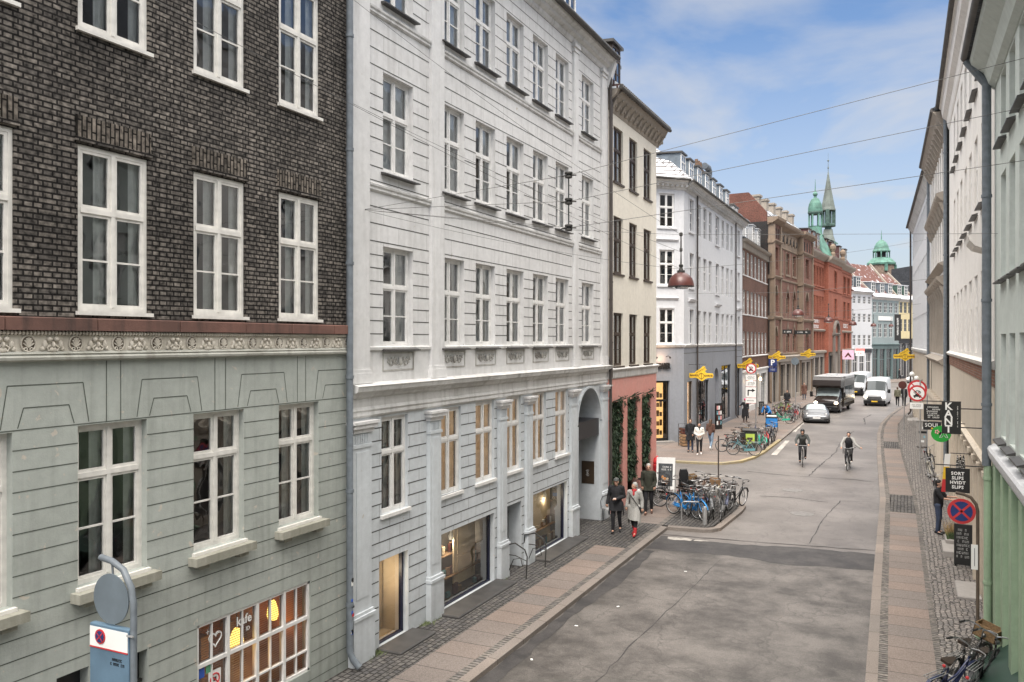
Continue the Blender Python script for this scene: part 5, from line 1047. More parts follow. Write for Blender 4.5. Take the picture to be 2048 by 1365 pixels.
q = b.mb(); q.box(.3, 5.8, -.1, -.03, 4.3, 4.85); q.build('fascia_board', 'shop_dark', b.root); q = b.mb(); q.box(.6, 3.0, -.16, -.1, 4.3, 4.95); q.build('name_board', 'sign_white', b.root); text(b.root, 'KOCH', .55, 'black', (b.X(1.8), -.17, 4.62), bold=.02)
b = farhouse('blue_grey_house', 'blue grey house with white windows, three lead dormers and a teal shop front', 6.0, 14.6, 12.7, 'grey_green_plaster', [(6.65, 8.7), (10.4, 12.0)], 5, 5.6, 'teal_plaster', 'red_tile', dorm=(7.5, 10.3, 12.9), side='lead', ridge=5.5, ww=1.05)
q = b.mb(); q.box(7.9, 12.3, -.12, -.03, 9.2, 9.85); q.build('name_board', 'sign_white', b.root)
b = farhouse('yellow_house', 'pale yellow house with dark shop front and green dormers at the end of the street', 14.6, 20.5, 12.6, 'yellow_plaster', [(7.6, 9.5), (10.5, 12.2)], 4, 6.4, 'shop_dark', 'red_tile', frame='window_grey', dorm=(16.0, 18.2), side='copper_dark', ridge=4.5, ww=1.0)
# round copper topped tower behind the roofs
flat('drum_stone', (.19, .14, .11), rough=.9, var=.4)
def tower(name, label, loc, parts):
    t = thing(name, label, 'tower', loc)
    for nm, prof, n, mat in parts: MB().lathe(prof, n=n).build(nm, mat, t)
    return t
t = tower('round_tower', 'squat round tower with green copper dome rising behind the red roofs', (-4.9, 208, 0), [('drum', [(2.9, 0), (2.9, 23.6)], 8, 'drum_stone'), ('lower_roof', [(3.2, 23.5), (3.3, 23.9), (2.4, 24.8), (1.7, 25.2)], 8, 'copper'), ('lantern_posts', [(1.0, 25.2), (1.0, 26.6)], 8, 'room_dark'), ('dome', [(1.95, 26.5), (2.05, 26.7), (1.75, 27.2), (1.55, 27.9), (1.1, 28.7), (.5, 29.2), (.12, 29.4), (.10, 30.4), (.02, 31.6)], 8, 'copper')])
for k in range(8): a = R(45*k); MB().box(-.13, .13, -.13, .13, 25.1, 26.6).build('lantern_post', 'copper', t, loc=(1.7*math.cos(a), 1.7*math.sin(a), 0))
for k in range(4): a = R(90*k+20); MB().box(-.5, .5, -.3, .3, 22, 23.6).build('turret_bay', 'copper', t, loc=(2.8*math.cos(a), 2.8*math.sin(a), 0), rot=(0, 0, a))
t = tower('copper_lantern_tower', 'slender green copper tower with domed open lantern above the orange building', (-11.0, 118.8, 0), [('skirt', [(1.15, 14), (1.05, 20.2)], 4, 'copper'), ('balcony', [(1.15, 20.2), (1.2, 20.35), (.95, 20.5), (.9, 21.5), (.95, 21.6)], 8, 'copper'), ('cornice', [(.9, 23.2), (1.02, 23.4), (1.0, 23.6)], 8, 'copper_dark'), ('dome', [(.95, 23.6), (.93, 24.1), (.8, 24.7), (.5, 25.3), (.2, 25.5), (.18, 25.7), (.32, 25.9), (.3, 26.1), (.08, 26.4), (.05, 27.1), (.02, 28)], 12, 'copper')])
for k in range(6): a = R(60*k+10); MB().box(-.1, .1, -.1, .1, 21.5, 23.3).build('lantern_post', 'copper', t, loc=(.78*math.cos(a), .78*math.sin(a), 0))
t = tower('spire_tower', 'grey green pointed spire tower behind the copper lantern', (-12.6, 160, 0), [('shaft', [(1.3, 0), (1.3, 23.5)], 4, 'drum_stone'), ('skirt_roof', [(1.75, 23.4), (1.85, 23.7), (1.2, 25.2), (1.0, 26.3)], 4, 'spire_grey'), ('bell_stage', [(.75, 26.3), (.75, 29.8)], 4, 'copper_dark'), ('gallery', [(1.3, 26.8), (1.35, 27.1), (1.1, 27.3)], 8, 'copper_dark'), ('spire', [(1.35, 29.7), (1.35, 29.9), (1.2, 30.4), (.65, 33.2), (.25, 35.6), (.06, 36.8), (.05, 37.3), (.16, 37.5), (.05, 37.7), (.04, 38.6), (.2, 38.8), (.02, 39), (.02, 40.2)], 8, 'spire_grey')])
for k in range(4): a = R(90*k); MB().box(-.3, .3, -.3, .3, 27.2, 29.8).build('corner_post', 'copper_dark', t, loc=(.95*math.cos(a)*1, .95*math.sin(a), 0), rot=(0, 0, a))
b = Bld('flat_roofed_block', 'plain grey block with snowy roof far behind the yellow house', (1.5, 176), 60, 0, 22); q = b.mb(); q.box(0, 22, 0, 8, 0, 20.5); q.build('wall', 'slate_roof', b.root); q = b.mb(); q.add([(0, -.4, 17.3), (22, -.4, 17.3), (22, 2.6, 20.3), (0, 2.6, 20.3)], [(0, 1, 2, 3)]); q.build('roof', 'snow', b.root)
# ------------------------------------------------------------------ right side of the street
XR = 1.6
b = Bld('mint_green_house', 'pale mint green house on the right with a leaf green pilastered ground floor', (XR, 18.75), 0, -23, 0, right=True)
sx = [-1.95-1.35*k for k in range(15)]
w1 = [(a, a+.82, z0, z1) for z0, z1 in ((4.3, 6.18), (7.2, 9.1), (9.7, 10.95)) for a in sx]
q = b.mb(); wall(q, -23, 0, 4.0, 11.3, w1, .17); q.build('upper_wall', 'mint_plaster', b.root)
for h in w1: window(b, *h, y=.10, sill='slate', tr=.62, frame='window_white', style=0)
gl = [(-1.3-1.28*k-.62, -1.3-1.28*k, .75, 3.15) for k in range(15)]
q = b.mb(); wall(q, -23, 0, 0, 3.72, [h+(.35,) for h in gl], y=.02); q.build('lower_wall', 'leaf_green_plaster', b.root)
q = b.mb()
for h in gl: q.box(h[1]+.12, h[1]+.5, -.10, .04, 0, 3.72)
q.box(-.5, 0, -.05, .04, 0, 3.72); q.build('pilasters', 'leaf_green_plaster', b.root)
q = b.mb(); mould(q, -23, 0, [(.02, 3.70), (.10, 3.74), (.13, 3.82), (.15, 3.95), (.12, 4.0), (.02, 4.03)]); q.build('string_course', 'white_plaster', b.root)
q = b.mb(); mould(q, -23, 0, [(.02, 11.0), (.12, 11.08), (.2, 11.3), (.42, 11.5), (.45, 11.6)]); q.build('cornice', 'mint_plaster', b.root)
q = b.mb(); q.tube([(-23, -.5, 11.72), (.05, -.5, 11.72)], .10, 10); q.build('gutter', 'gutter', b.root, smooth=True)
for h in gl: q = b.mb(); q.quad((h[0], .34, h[2]), (h[1], .34, h[2]), (h[1], .34, h[3]), (h[0], .34, h[3])); q.build('shutter', flat('dark_green', (.02, .05, .035)) if 'dark_green' not in M else 'dark_green', b.root)
interior(b, -22.9, -.1, 4.1, 11.2, 1.5, floors=(6.9, 9.4)); shell(b, -23, 0, 11.5); roof(b, -23, 0, [(-.5, 11.62), (-.5, 11.72), (4, 15.5), (9, 11.7)], 'slate_roof')
pipe(b, -.08, 3.6, 11.1, .085, -.15, 'pipe_grey', shoe=False); q = b.mb(); q.tube([(-.08, -.15, 11.1), (-.06, -.5, 11.62)], .08, 10); q.build('gutter_elbow', 'pipe_grey', b.root); pipe(b, -.08, .1, 3.6, .075, -.13, 'leaf_green_plaster')
b = Bld('ivory_house', 'ivory plastered house on the right with a red brick band above its shops', (XR, 37.3), 0, -18.5, 0, right=True)
sx = [-3.3-1.02-1.98*k for k in range(7)]
w2 = [(a, a+1.0, z0, z1) for z0, z1 in ((5.75, 7.68), (9.2, 11.1), (12.25, 14.1)) for a in sx]
q = b.mb(); wall(q, -18.5, 0, 5.5, 15.3, w2, .15); q.build('upper_wall', 'ivory_plaster', b.root)
for h in w2: window(b, *h, y=.05, sill='slate' if h[2] > 8 else None, tr=.62, style=0)
q = b.mb(); q.box(-18.5, 0, .0, .05, 5.12, 5.5); q.build('brick_band', 'band_brick', b.root)
g2 = [(-1.6-1.55*k-.95, -1.6-1.55*k, .5, 2.95) for k in range(11)]
q = b.mb(); wall(q, -18.5, 0, 0, 5.12, [h+(.25,) for h in g2], y=.02); q.build('lower_wall', 'sand_plaster', b.root)
q = b.mb()
for h in g2: q.box(h[1]+.18, h[1]+.42, -.07, .03, 0, 3.1); q.box(h[1]+.12, h[1]+.48, -.1, .03, 3.1, 3.22)
mould(q, -18.5, 0, [(.0, 3.25), (.06, 3.3), (.10, 3.42), (.02, 3.48)]); q.build('pilasters', 'sand_plaster', b.root)
for h in g2: farwin(b, *h, y=.14, frame='window_cream', bars=0, name='shop_window')
q = b.mb(); mould(q, -18.5, 0, [(.02, 5.48), (.08, 5.52), (.12, 5.60), (.02, 5.66)]); mould(q, -18.5, 0, [(.02, 14.5), (.06, 14.6), (.1, 14.85), (.25, 15.0), (.3, 15.3), (.38, 15.4)])
mould(q, -17.2, -16.0, [(.02, 8.0), (.25, 8.08), (.35, 8.2), (.38, 8.3), (.02, 8.4)]); q.build('mouldings', 'ivory_plaster', b.root)
q = b.mb(); q.tube([(-18.5, -.42, 15.46), (0, -.42, 15.46)], .09, 10); q.build('gutter', 'gutter', b.root, smooth=True)
roof(b, -18.5, 0, [(-.45, 15.45), (-.45, 15.55), (4, 19), (9, 15.5)], 'slate_roof'); interior(b, -18.4, -.1, 5.6, 15, 1.5, floors=(8.6, 11.8)); shell(b, -18.5, 0, 15.3)
pipe(b, .06, .1, 15.2, .07, -.14, 'pipe_grey')
# beige house with heavy window hoods
b = Bld('beige_ornate_house', 'beige house on the right with heavy stucco window hoods and columns', (XR-.1, 37.4), -1.17, 0, 12.0, right=True)
sx = [.55+1.42*k for k in range(8)]; w3 = [(a, a+.85, z0, z1) for z0, z1 in ((5.55, 8.1), (9.4, 11.5), (12.5, 14.3)) for a in sx]
q = b.mb(); wall(q, 0, 12, 5.0, 15.2, w3, .2); q.build('wall', 'sand_light' if 0 else 'ivory_plaster', b.root)
for h in w3: farwin(b, *h, y=.1, frame='window_cream')
q = b.mb()
for a in sx:
    for z in (8.3, 11.7):
        mould(q, a-.2, a+1.05, [(.05, z), (.2, z+.12), (.32, z+.25), (.36, z+.36), (.05, z+.45)])
        for s_ in (a-.12, a+.85): q.prism([(0, z-.5), (-.1, z-.4), (-.24, z), (0, z)], 'x', s_, s_+.12)
    q.box(a-.14, a-.02, -.1, 0, 5.5, 8.2); q.box(a+.87, a+.99, -.1, 0, 5.5, 8.2)
mould(q, 0, 12, [(.02, 9.0), (.15, 9.1), (.3, 9.2), (.02, 9.3)]); mould(q, 0, 12, [(.02, 5.0), (.2, 5.12), (.32, 5.25), (.02, 5.4)]); mould(q, 0, 12, [(.02, 14.5), (.2, 14.8), (.35, 15.1), (.5, 15.3)])
for k in range(12): q.prism([(0, 14.3), (-.12, 14.35), (-.4, 14.9), (0, 14.9)], 'x', .3+k, .5+k)
q.build('stucco_hoods', 'stone_light', b.root)
g3 = [(.7+1.42*k, 1.45+1.42*k, .3, 3.4) for k in range(8)]; q = b.mb(); wall(q, 0, 12, 0, 5.0, g3, .25, y=.02)
for h in g3: q.lathe([(.14, 0), (.12, .3), (.11, 3.1), (.17, 3.3), (.17, 3.5)], (h[1]+.33, -.06, 0), 10)
q.build('lower_wall', 'sand_plaster', b.root)
for h in g3: farwin(b, *h, y=.12, frame='shop_dark', bars=0, name='shop_window')
q = b.mb(); q.tube([(0, -.5, 15.38), (12, -.5, 15.38)], .09, 8); q.build('gutter', 'gutter', b.root); roof(b, 0, 12, [(-.5, 15.35), (-.5, 15.45), (4, 18.5), (9, 15.4)], 'slate_roof'); shell(b, 0, 12, 15.2); pipe(b, 11.9, .1, 15, .07, -.14, 'pipe_grey')
b = Bld('white_end_house', 'plain white house on the right with tight rows of windows where the street bends', (1.26, 49.4), -1.72, 0, 24, right=True)
sx = [.9+1.52*k for k in range(15)]; w4r = [(a, a+.95, z0, z1) for z0, z1 in ((5.65, 7.75), (9.05, 11.2), (12.35, 14.2)) for a in sx]
q = b.mb(); wall(q, 0, 24, 5.3, 15.0, w4r, .13); q.build('wall', 'white_plaster', b.root)
for h in w4r: farwin(b, *h, y=.05)
g4 = [(1.0+2.3*k, 2.6+2.3*k, .4, 3.3) for k in range(10)]; q = b.mb(); wall(q, 0, 24, 0, 5.3, g4, .25, y=.02); q.build('lower_wall', 'sand_plaster', b.root)
for h in g4: farwin(b, *h, y=.12, frame='window_grey', bars=0, name='shop_window')
q = b.mb(); mould(q, 0, 24, [(.02, 5.25), (.1, 5.35), (.12, 5.5), (.02, 5.55)]); mould(q, 0, 24, [(.02, 14.6), (.15, 14.8), (.3, 15.0), (.35, 15.1)]); q.build('mouldings', 'grey_mould', b.root)
q = b.mb(); q.tube([(0, -.4, 15.15), (24, -.4, 15.15)], .09, 8); q.build('gutter', 'gutter', b.root); roof(b, 0, 24, [(-.4, 15.1), (-.4, 15.2), (4, 18.5), (9, 15.4)], 'slate_roof'); shell(b, 0, 24, 15.0); pipe(b, 23.9, .1, 15, .07, -.14, 'pipe_dark')
q = b.mb(); q.quad((24, 0, 0), (24, 9, 0), (24, 9, 15.2), (24, 0, 15.2)); q.build('end_wall', 'white_plaster', b.root)

# ------------------------------------------------------------------ people
flat('skin', (.48, .28, .20), rough=.55, var=.06); flat('skin_dark', (.20, .11, .075), rough=.55, var=.06); flat('hair_grey', (.34, .33, .31), var=.3, scale=30); flat('hair_brown', (.075, .04, .022), var=.4, scale=30); flat('hair_black', (.012, .010, .009), var=.3)
flat('cloth_black', (.014, .014, .017), rough=.9, var=.3); flat('cloth_grey', (.30, .295, .28), rough=.9, var=.22, scale=60); flat('cloth_olive', (.030, .032, .022), rough=.9, var=.3); flat('cloth_jeans', (.035, .05, .09), rough=.85, var=.3); flat('cloth_light_jeans', (.20, .27, .36), rough=.85, var=.3)
flat('cloth_white', (.66, .63, .58), rough=.9, var=.12, scale=14); flat('cloth_brown', (.11, .055, .04), rough=.9, var=.3); flat('cloth_blue', (.015, .17, .48), rough=.6); flat('cloth_red', (.38, .02, .025), rough=.6); flat('cloth_pink', (.75, .06, .22), rough=.8); flat('cloth_khaki', (.13, .125, .085), rough=.9, var=.3); flat('cloth_charcoal', (.055, .06, .058), rough=.85, var=.2)
def blob(name, parts, mat, parent, vox, smooth=2, cut=None):
    q = MB()
    for p in parts:
        if p[0] == 'e': q.ell(p[1], p[2], 12, 0, 8)
        else:
            _, a, c, r0, r1 = p[:5]; a, c = Vector(a), Vector(c); d = c-a; L_ = max(d.length, 1e-4); u = d/L_; pts, rs = [], []
            for k in range(4): t = math.pi/2*(1-k/4); pts.append(a-u*r0*math.sin(t)); rs.append(max(.002, r0*math.cos(t)))
            for k in range(5): t = k/4; pts.append(a+d*t); rs.append(r0+(r1-r0)*t)
            for k in range(1, 5): t = math.pi/2*k/4; pts.append(c+u*r1*math.sin(t)); rs.append(max(.002, r1*math.cos(t)))
            q.tube(pts, rs, 10)
    tmp = bpy.data.objects.new('tmp', q.mesh('tmp', [mat])); C.objects.link(tmp)
    m1 = tmp.modifiers.new('r', 'REMESH'); m1.mode = 'VOXEL'; m1.voxel_size = vox; m1.use_smooth_shade = True
    if smooth: m2 = tmp.modifiers.new('s', 'SMOOTH'); m2.factor = .5; m2.iterations = smooth
    dg = bpy.context.evaluated_depsgraph_get(); dg.update(); me = bpy.data.meshes.new_from_object(tmp.evaluated_get(dg)); bpy.data.objects.remove(tmp)
    if cut is not None:
        import bmesh
        bm = bmesh.new(); bm.from_mesh(me); bmesh.ops.delete(bm, geom=[f for f in bm.faces if f.calc_center_median().z < cut and abs(f.calc_center_median().x) < .215], context='FACES'); bm.to_mesh(me); bm.free()
    me.name = name; me.materials.clear(); me.materials.append(M[mat]); me.polygons.foreach_set('use_smooth', [True]*len(me.polygons))
    o = bpy.data.objects.new(name, me); C.objects.link(o); o.parent = parent; return o
def V3(*a): return Vector(a)
def hand(parts, w, d, grip=.5, side=1, r=.0095):
    """palm, four unequal bent fingers and a thumb leaving the side of the palm; d = direction the fingers leave the wrist"""
    w = Vector(w); d = Vector(d).normalized(); up = Vector((0, 0, 1)) if abs(d.z) < .8 else Vector((0, -1, 0)); sdv = d.cross(up).normalized(); nrm = sdv.cross(d).normalized()
    pc = w+d*.05; parts.append(('c', w, w+d*.075, .026, .03)); parts.append(('e', tuple(pc), (.032, .032, .034)))
    for i, L_ in enumerate((.068, .078, .073, .058)):
        b0 = w+d*.085+sdv*(.030-.020*i); k1 = b0+d*L_*.5*(1-.2*grip)-nrm*L_*.35*grip; k2 = k1+d*L_*.4*(1-grip*.9)-nrm*L_*.45*grip
        parts.append(('c', b0-d*.02, k1, r, r*.95)); parts.append(('c', k1, k2, r*.95, r*.8))
    t0 = w+d*.035+sdv*.026*side; t1 = t0+sdv*.028*side+d*.025-nrm*.015; parts.append(('c', t0, t1, .012, .010)); parts.append(('c', t1, t1+d*.028-nrm*.012, .010, .008))
STAND = dict(pelvis=(0, 0, .95), chest=(0, 0, 1.30), neck=(0, .0, 1.49), head=(0, -.015, 1.635), sh=((.185, 0, 1.43), (-.185, 0, 1.43)), el=((.235, .03, 1.15), (-.235, .03, 1.15)), wr=((.235, -.06, .92), (-.235, -.06, .92)),
             hip=((.095, 0, .92), (-.095, 0, .92)), kn=((.10, -.02, .50), (-.10, -.02, .50)), an=((.10, .02, .09), (-.10, .02, .09)), toe=((.12, -.13, .03), (-.12, -.13, .03)), hd=((0, -.2, -1), (0, -.2, -1)), grip=.5)
def person(label, loc, rz, H, J, coat=None, coat_len=.8, sleeve=True, trousers='cloth_jeans', shoes='black', hair='hair_brown', hat=None, scarf=None, skin='skin', vox=.014, longhair=False, hood=False, boots=None, face_yaw=0, group=None, extra=None, fat=1.):
    j = dict(STAND); j.update(J); s = H/1.75; t = thing('person', label, 'person', loc, rz, group); t.scale = (s, s, s)
    hd_ = Vector(j['head']); nk = Vector(j['neck']); pv = Vector(j['pelvis']); ch = Vector(j['chest']); fw = Matrix.Rotation(R(face_yaw), 3, 'Z')
    F = lambda x, y, z: tuple(hd_+fw @ Vector((x, y, z)))
    P = [('e', tuple(hd_+Vector((0, .008, .02))), (.077, .094, .10)), ('c', F(0, -.03, -.02), F(0, -.045, -.065), .058, .040), ('c', F(0, -.082, .012), F(0, -.108, -.022), .010, .014), ('e', F(.076, .01, -.005), (.012, .020, .030)), ('e', F(-.076, .01, -.005), (.012, .020, .030)), ('c', F(-.035, -.082, .028), F(.035, -.082, .028), .012, .012), ('c', F(-.018, -.088, -.052), F(.018, -.088, -.052), .008, .008),
         ('c', nk-Vector((0, 0, .05)), hd_-Vector((0, -.01, .06)), .055, .050), ('e', tuple(ch), (.155, .10, .19)), ('c', pv, ch, .115, .13), ('e', tuple(pv), (.155, .11, .11))]
    for i in (0, 1):
        sh, el, wr = map(Vector, (j['sh'][i], j['el'][i], j['wr'][i])); hp, kn, an, to = map(Vector, (j['hip'][i], j['kn'][i], j['an'][i], j['toe'][i]))
        P += [('c', ch+Vector((0, 0, .11)), sh, .07, .055), ('c', sh, el, .050, .038), ('c', el, wr, .037, .026), ('c', hp, kn, .078, .052), ('c', kn, an, .050, .036), ('c', an, to, .038, .030)]
        hand(P, wr, j['hd'][i], j['grip'], 1 if i else -1)
    blob('body', P, skin, t, vox, 1)
    q = MB()
    for sg in (-1, 1): q.ell(F(sg*.031, -.086, .012), (.010, .006, .006), 6, 0, 4)
    q.build('eyes', 'black', t)
    Q = []
    for i in (0, 1):
        hp, kn, an = map(Vector, (j['hip'][i], j['kn'][i], j['an'][i])); Q += [('c', hp, kn, .098, .070), ('c', kn, an+(kn-an)*.03, .066, .052)]
    Q += [('e', tuple(pv), (.175, .13, .12)), ('c', pv, pv+(ch-pv)*.35, .14, .13)]; blob('trousers', Q, trousers, t, vox)
    Q = []
    for i in (0, 1):
        an, to = Vector(j['an'][i]), Vector(j['toe'][i]); fl = (to-an); heel = an-fl*.25+Vector((0, 0, -.035)); Q += [('c', heel, to, .044, .040), ('c', an+Vector((0, 0, .04)), (an+heel)/2, .047, .045)]
        if boots: kn = Vector(j['kn'][i]); Q += [('c', an, an+(kn-an)*.42, .056, .062)]
    blob('shoes', Q, boots or shoes, t, vox*.9, 1)
    if coat:
        Q = [('e', tuple(ch+Vector((0, .0, .02))), (.190*fat, .135*fat, .20)), ('c', ch, pv, .155*fat, .150*fat), ('c', ch+Vector((0, 0, .10)), nk-Vector((0, 0, .03)), .10, .078)]
        for i in (0, 1):
            sh, el, wr = map(Vector, (j['sh'][i], j['el'][i], j['wr'][i])); Q += [('c', ch+Vector((0, 0, .12)), sh, .095, .080), ('c', sh, el, .078, .062)]
            if sleeve: Q.append(('c', el, wr-(wr-el)*.02, .062, .050))
        if coat_len < .92:
            for i in (0, 1): hp, kn = Vector(j['hip'][i]), Vector(j['kn'][i]); f_ = min(1.25, (.92-coat_len)/.42+.22); e_ = hp+(kn-hp)*f_; c_ = Vector((0, e_.y*.5, e_.z)); Q += [('c', hp, e_, .135, .135+.03*f_), ('c', pv, c_, .14, .15+.02*f_)]
        blob('coat', Q, coat, t, vox, 2, coat_len if coat_len < .92 else None)
    if scarf: blob('scarf', [('e', tuple(nk+Vector((0, -.03, .01))), (.095, .085, .05)), ('c', nk+Vector((0, -.08, 0)), nk+Vector((.01, -.12, -.12)), .04, .04)], scarf, t, vox, 1)
    if hat == 'cap': blob('flat_cap', [('e', F(0, .0, .085), (.098, .118, .045)), ('e', F(0, -.10, .062), (.07, .05, .014))], 'cloth_charcoal', t, vox*.8, 1)
    elif hat == 'beanie': blob('knit_cap', [('e', F(0, .015, .055), (.092, .105, .085))], hair, t, vox, 1)
    elif hat: blob('helmet' if hat == 'helmet' else 'knit_cap', [('e', F(0, .01, .06), (.10, .118, .085))], 'cloth_pink' if hat == 'pink' else 'black', t, vox, 1)
    if hat in (None, 'cap'):
        Q = [('e', F(0, .022, .045), (.088, .098, .092)), ('e', F(0, .05, -.01), (.082, .065, .08))]
        if longhair: Q += [('c', F(0, .06, 0), F(.0, .10, -.22), .085, .09), ('c', F(.0, .10, -.22), F(0, .10, -.36), .09, .05)]
        blob('hair', Q, hair, t, vox, 1)
    if hood: blob('hood', [('e', F(0, .035, .01), (.105, .10, .13))], coat, t, vox, 1)
    if extra: extra(t, j)
    return t
WALK = dict(kn=((.09, -.14, .52), (-.09, .02, .50)), an=((.09, -.22, .12), (-.09, .22, .16)), toe=((.10, -.36, .07), (-.10, .10, .03)))
WALK2 = dict(kn=((.09, .02, .50), (-.09, -.12, .52)), an=((.09, .18, .15), (-.09, -.12, .09)), toe=((.10, .07, .03), (-.10, -.27, .03)))
PHONE = dict(el=((.24, .04, 1.16), (-.255, .05, 1.15)), wr=((.05, -.24, 1.12), (-.29, -.05, .93)), hd=((-.8, -.6, .1), (0, -.2, -1)), grip=.8)
def held(col):
    def f(t, j): w = Vector(j['wr'][0]); MB().box(w.x-.10, w.x-.02, w.y-.07, w.y-.058, w.z+.0, w.z+.03).build('phone', col, t)
    return f
P_ = []
person('older man in flat cap and long black coat walking left of the woman in grey', (-8.08, 24.5, KH), R(8), 1.70, {**WALK2, **PHONE, 'head': (0, -.05, 1.62)}, coat='cloth_black', coat_len=.72, trousers='cloth_black', hat='cap', hair='hair_grey', vox=.011, fat=1.12, extra=held('sign_white'))
def bag(t, j): MB().tube([(-.16, -.13, 1.42), (0, -.165, 1.25), (.2, -.13, .98)], .012, 5).build('bag_strap', 'black', t); MB().bevbox(.16, .26, -.1, .08, .78, .98, 0, .02).build('shoulder_bag', 'black', t); q = MB(); [q.ell((.02, -.172, z), (.012, .006, .012), 6, 0, 4) for z in (1.25, 1.1, .95)]; q.build('buttons', 'black', t)
person('older woman in grey wool coat, red scarf and red boots', (-7.45, 24.35, KH), R(-4), 1.62, {**WALK, 'el': ((.25, .03, 1.17), (-.25, .03, 1.17)), 'wr': ((.27, -.04, .95), (-.27, -.04, .95))}, coat='cloth_grey', coat_len=.55, trousers='cloth_black', boots='cloth_red', hair='hair_grey', scarf='cloth_red', vox=.011, face_yaw=-30, extra=bag)
person('man in dark olive jacket walking behind the older couple', (-7.95, 27.6, KH), R(12), 1.72, {**WALK2, 'wr': ((.20, -.12, 1.0), (-.20, -.12, 1.0))}, coat='cloth_olive', coat_len=.84, trousers='cloth_black', shoes='cloth_brown', hair='hair_grey', vox=.012)
person('person in long black coat and jeans at the corner shop, leftmost of three', (-10.35, 43.9, KH), R(10), 1.76, dict(wr=((.12, -.16, 1.0), (-.22, -.04, .95))), coat='cloth_black', coat_len=.66, trousers='cloth_jeans', hair='hair_brown', vox=.018, scarf='cloth_black')
person('person in white fleece jacket and black trousers between two others', (-9.72, 43.2, KH), R(12), 1.66, {**WALK2, 'el': ((.25, .0, 1.17), (-.25, 0, 1.17)), 'wr': ((.05, -.17, 1.08), (-.05, -.17, 1.06)), 'grip': .8}, coat='cloth_white', coat_len=.93, trousers='cloth_black', shoes='sign_white', hair='hair_black', scarf='cloth_black', vox=.018, fat=1.12)
person('woman with long brown hair, brown top and light jeans seen from behind', (-9.55, 45.2, KH), R(165), 1.68, {**WALK, 'wr': ((.12, -.16, 1.05), (-.12, -.16, 1.05))}, coat='cloth_brown', coat_len=.93, trousers='cloth_light_jeans', shoes='sign_white', hair='hair_brown', longhair=True, vox=.018)
person('person with pink knitted hat and long black coat by the white shop front', (-10.55, 61.8, KH), R(25), 1.72, dict(wr=((.22, -.1, 1.0), (-.42, -.15, 1.25)), el=((.24, .03, 1.15), (-.34, .0, 1.25))), coat='cloth_black', coat_len=.45, trousers='cloth_black', hat='pink', scarf='cloth_grey', vox=.02)
BEND = dict(chest=(0, -.22, 1.16), neck=(0, -.38, 1.24), head=(0, -.50, 1.28), sh=((.185, -.33, 1.22), (-.185, -.33, 1.22)), el=((.27, -.40, .98), (-.27, -.40, .98)), wr=((.18, -.58, .85), (-.18, -.58, .85)), hd=((0, -1, -.3), (0, -1, -.3)))
def card(t, j): q = MB(); q.add([(-.12, -.12, 1.395), (.12, -.12, 1.395), (.12, -.34, 1.43), (-.12, -.34, 1.43)], [(0, 1, 2, 3)]); o = q.build('back_patch', 'sign_white', t)
person('courier in bright blue jacket bending over a delivery bicycle', (-8.75, 60.6, KH), R(-15), 1.78, BEND, coat='cloth_blue', coat_len=.9, trousers='cloth_black', hair='hair_black', vox=.02, extra=card)
person('person in black jacket standing behind the packed bicycle rack', (-9.1, 73.8, KH), R(0), 1.75, dict(wr=((.2, -.2, 1.0), (-.2, -.2, 1.0))), coat='cloth_black', coat_len=.85, trousers='cloth_black', hair='hair_brown', vox=.025)
person('person in rust red coat on the pavement beside the motorhome', (-9.2, 88, KH), R(0), 1.75, {}, coat='cloth_brown', coat_len=.6, trousers='cloth_jeans', hair='hair_brown', vox=.03)
person('pedestrian in khaki jacket far down the right pavement', (-.62, 83.0, KH), R(178), 1.74, WALK, coat='cloth_khaki', coat_len=.88, trousers='cloth_black', hair='hair_brown', vox=.025)
person('pedestrian in black beside the one in khaki, far right pavement', (-.08, 83.6, KH), R(176), 1.82, WALK2, coat='cloth_black', coat_len=.8, trousers='cloth_black', hair='hair_black', vox=.025, extra=lambda t, j: MB().bevbox(.2, .42, -.08, .06, .8, 1.05, 0, .02).build('carrier_bag', 'sign_white', t))
person('dark figure crossing in front of the yellow house far away', (-.8, 141.5, 0), R(90), 1.8, WALK, coat='cloth_black', coat_len=.6, trousers='cloth_black', hair='hair_black', vox=.035)
REACH = dict(el=((.22, -.16, 1.20), (-.22, -.16, 1.20)), wr=((.17, -.42, 1.22), (-.17, -.42, 1.18)), hd=((0, -1, .0), (0, -1, .0)), grip=.4)
person('woman in black short sleeved top and dark jeans tending plants by the shop', (.93, 28.6, KH), R(75), 1.66, REACH, coat='cloth_black', coat_len=.95, sleeve=False, trousers='cloth_jeans', hair='hair_black', vox=.011)
RIDE = lambda up=0.: dict(pelvis=(0, .20, 1.02), chest=(0, -.06, 1.33), neck=(0, -.16, 1.49), head=(0, -.22, 1.63), sh=((.19, -.10, 1.43), (-.19, -.10, 1.43)), el=((.30, -.24, 1.22), (-.30, -.24, 1.22)), wr=((.27, -.42, 1.06), (-.27, -.42, 1.06)), hd=((0, -1, -.1), (0, -1, -.1)), grip=1.,
            hip=((.10, .20, .98), (-.10, .20, .98)), kn=((.13, -.16, .78), (-.12, -.05, .62)), an=((.13, -.02, .40), (-.12, .10, .22)), toe=((.13, -.16, .36), (-.12, -.04, .16)))
person('cyclist in hooded grey green jacket riding towards the camera, the left one', (-4.5, 42.3, 0), R(6), 1.78, RIDE(), coat='cloth_charcoal', coat_len=.95, trousers='cloth_black', hat='helmet', hood=True, vox=.016, skin='skin')
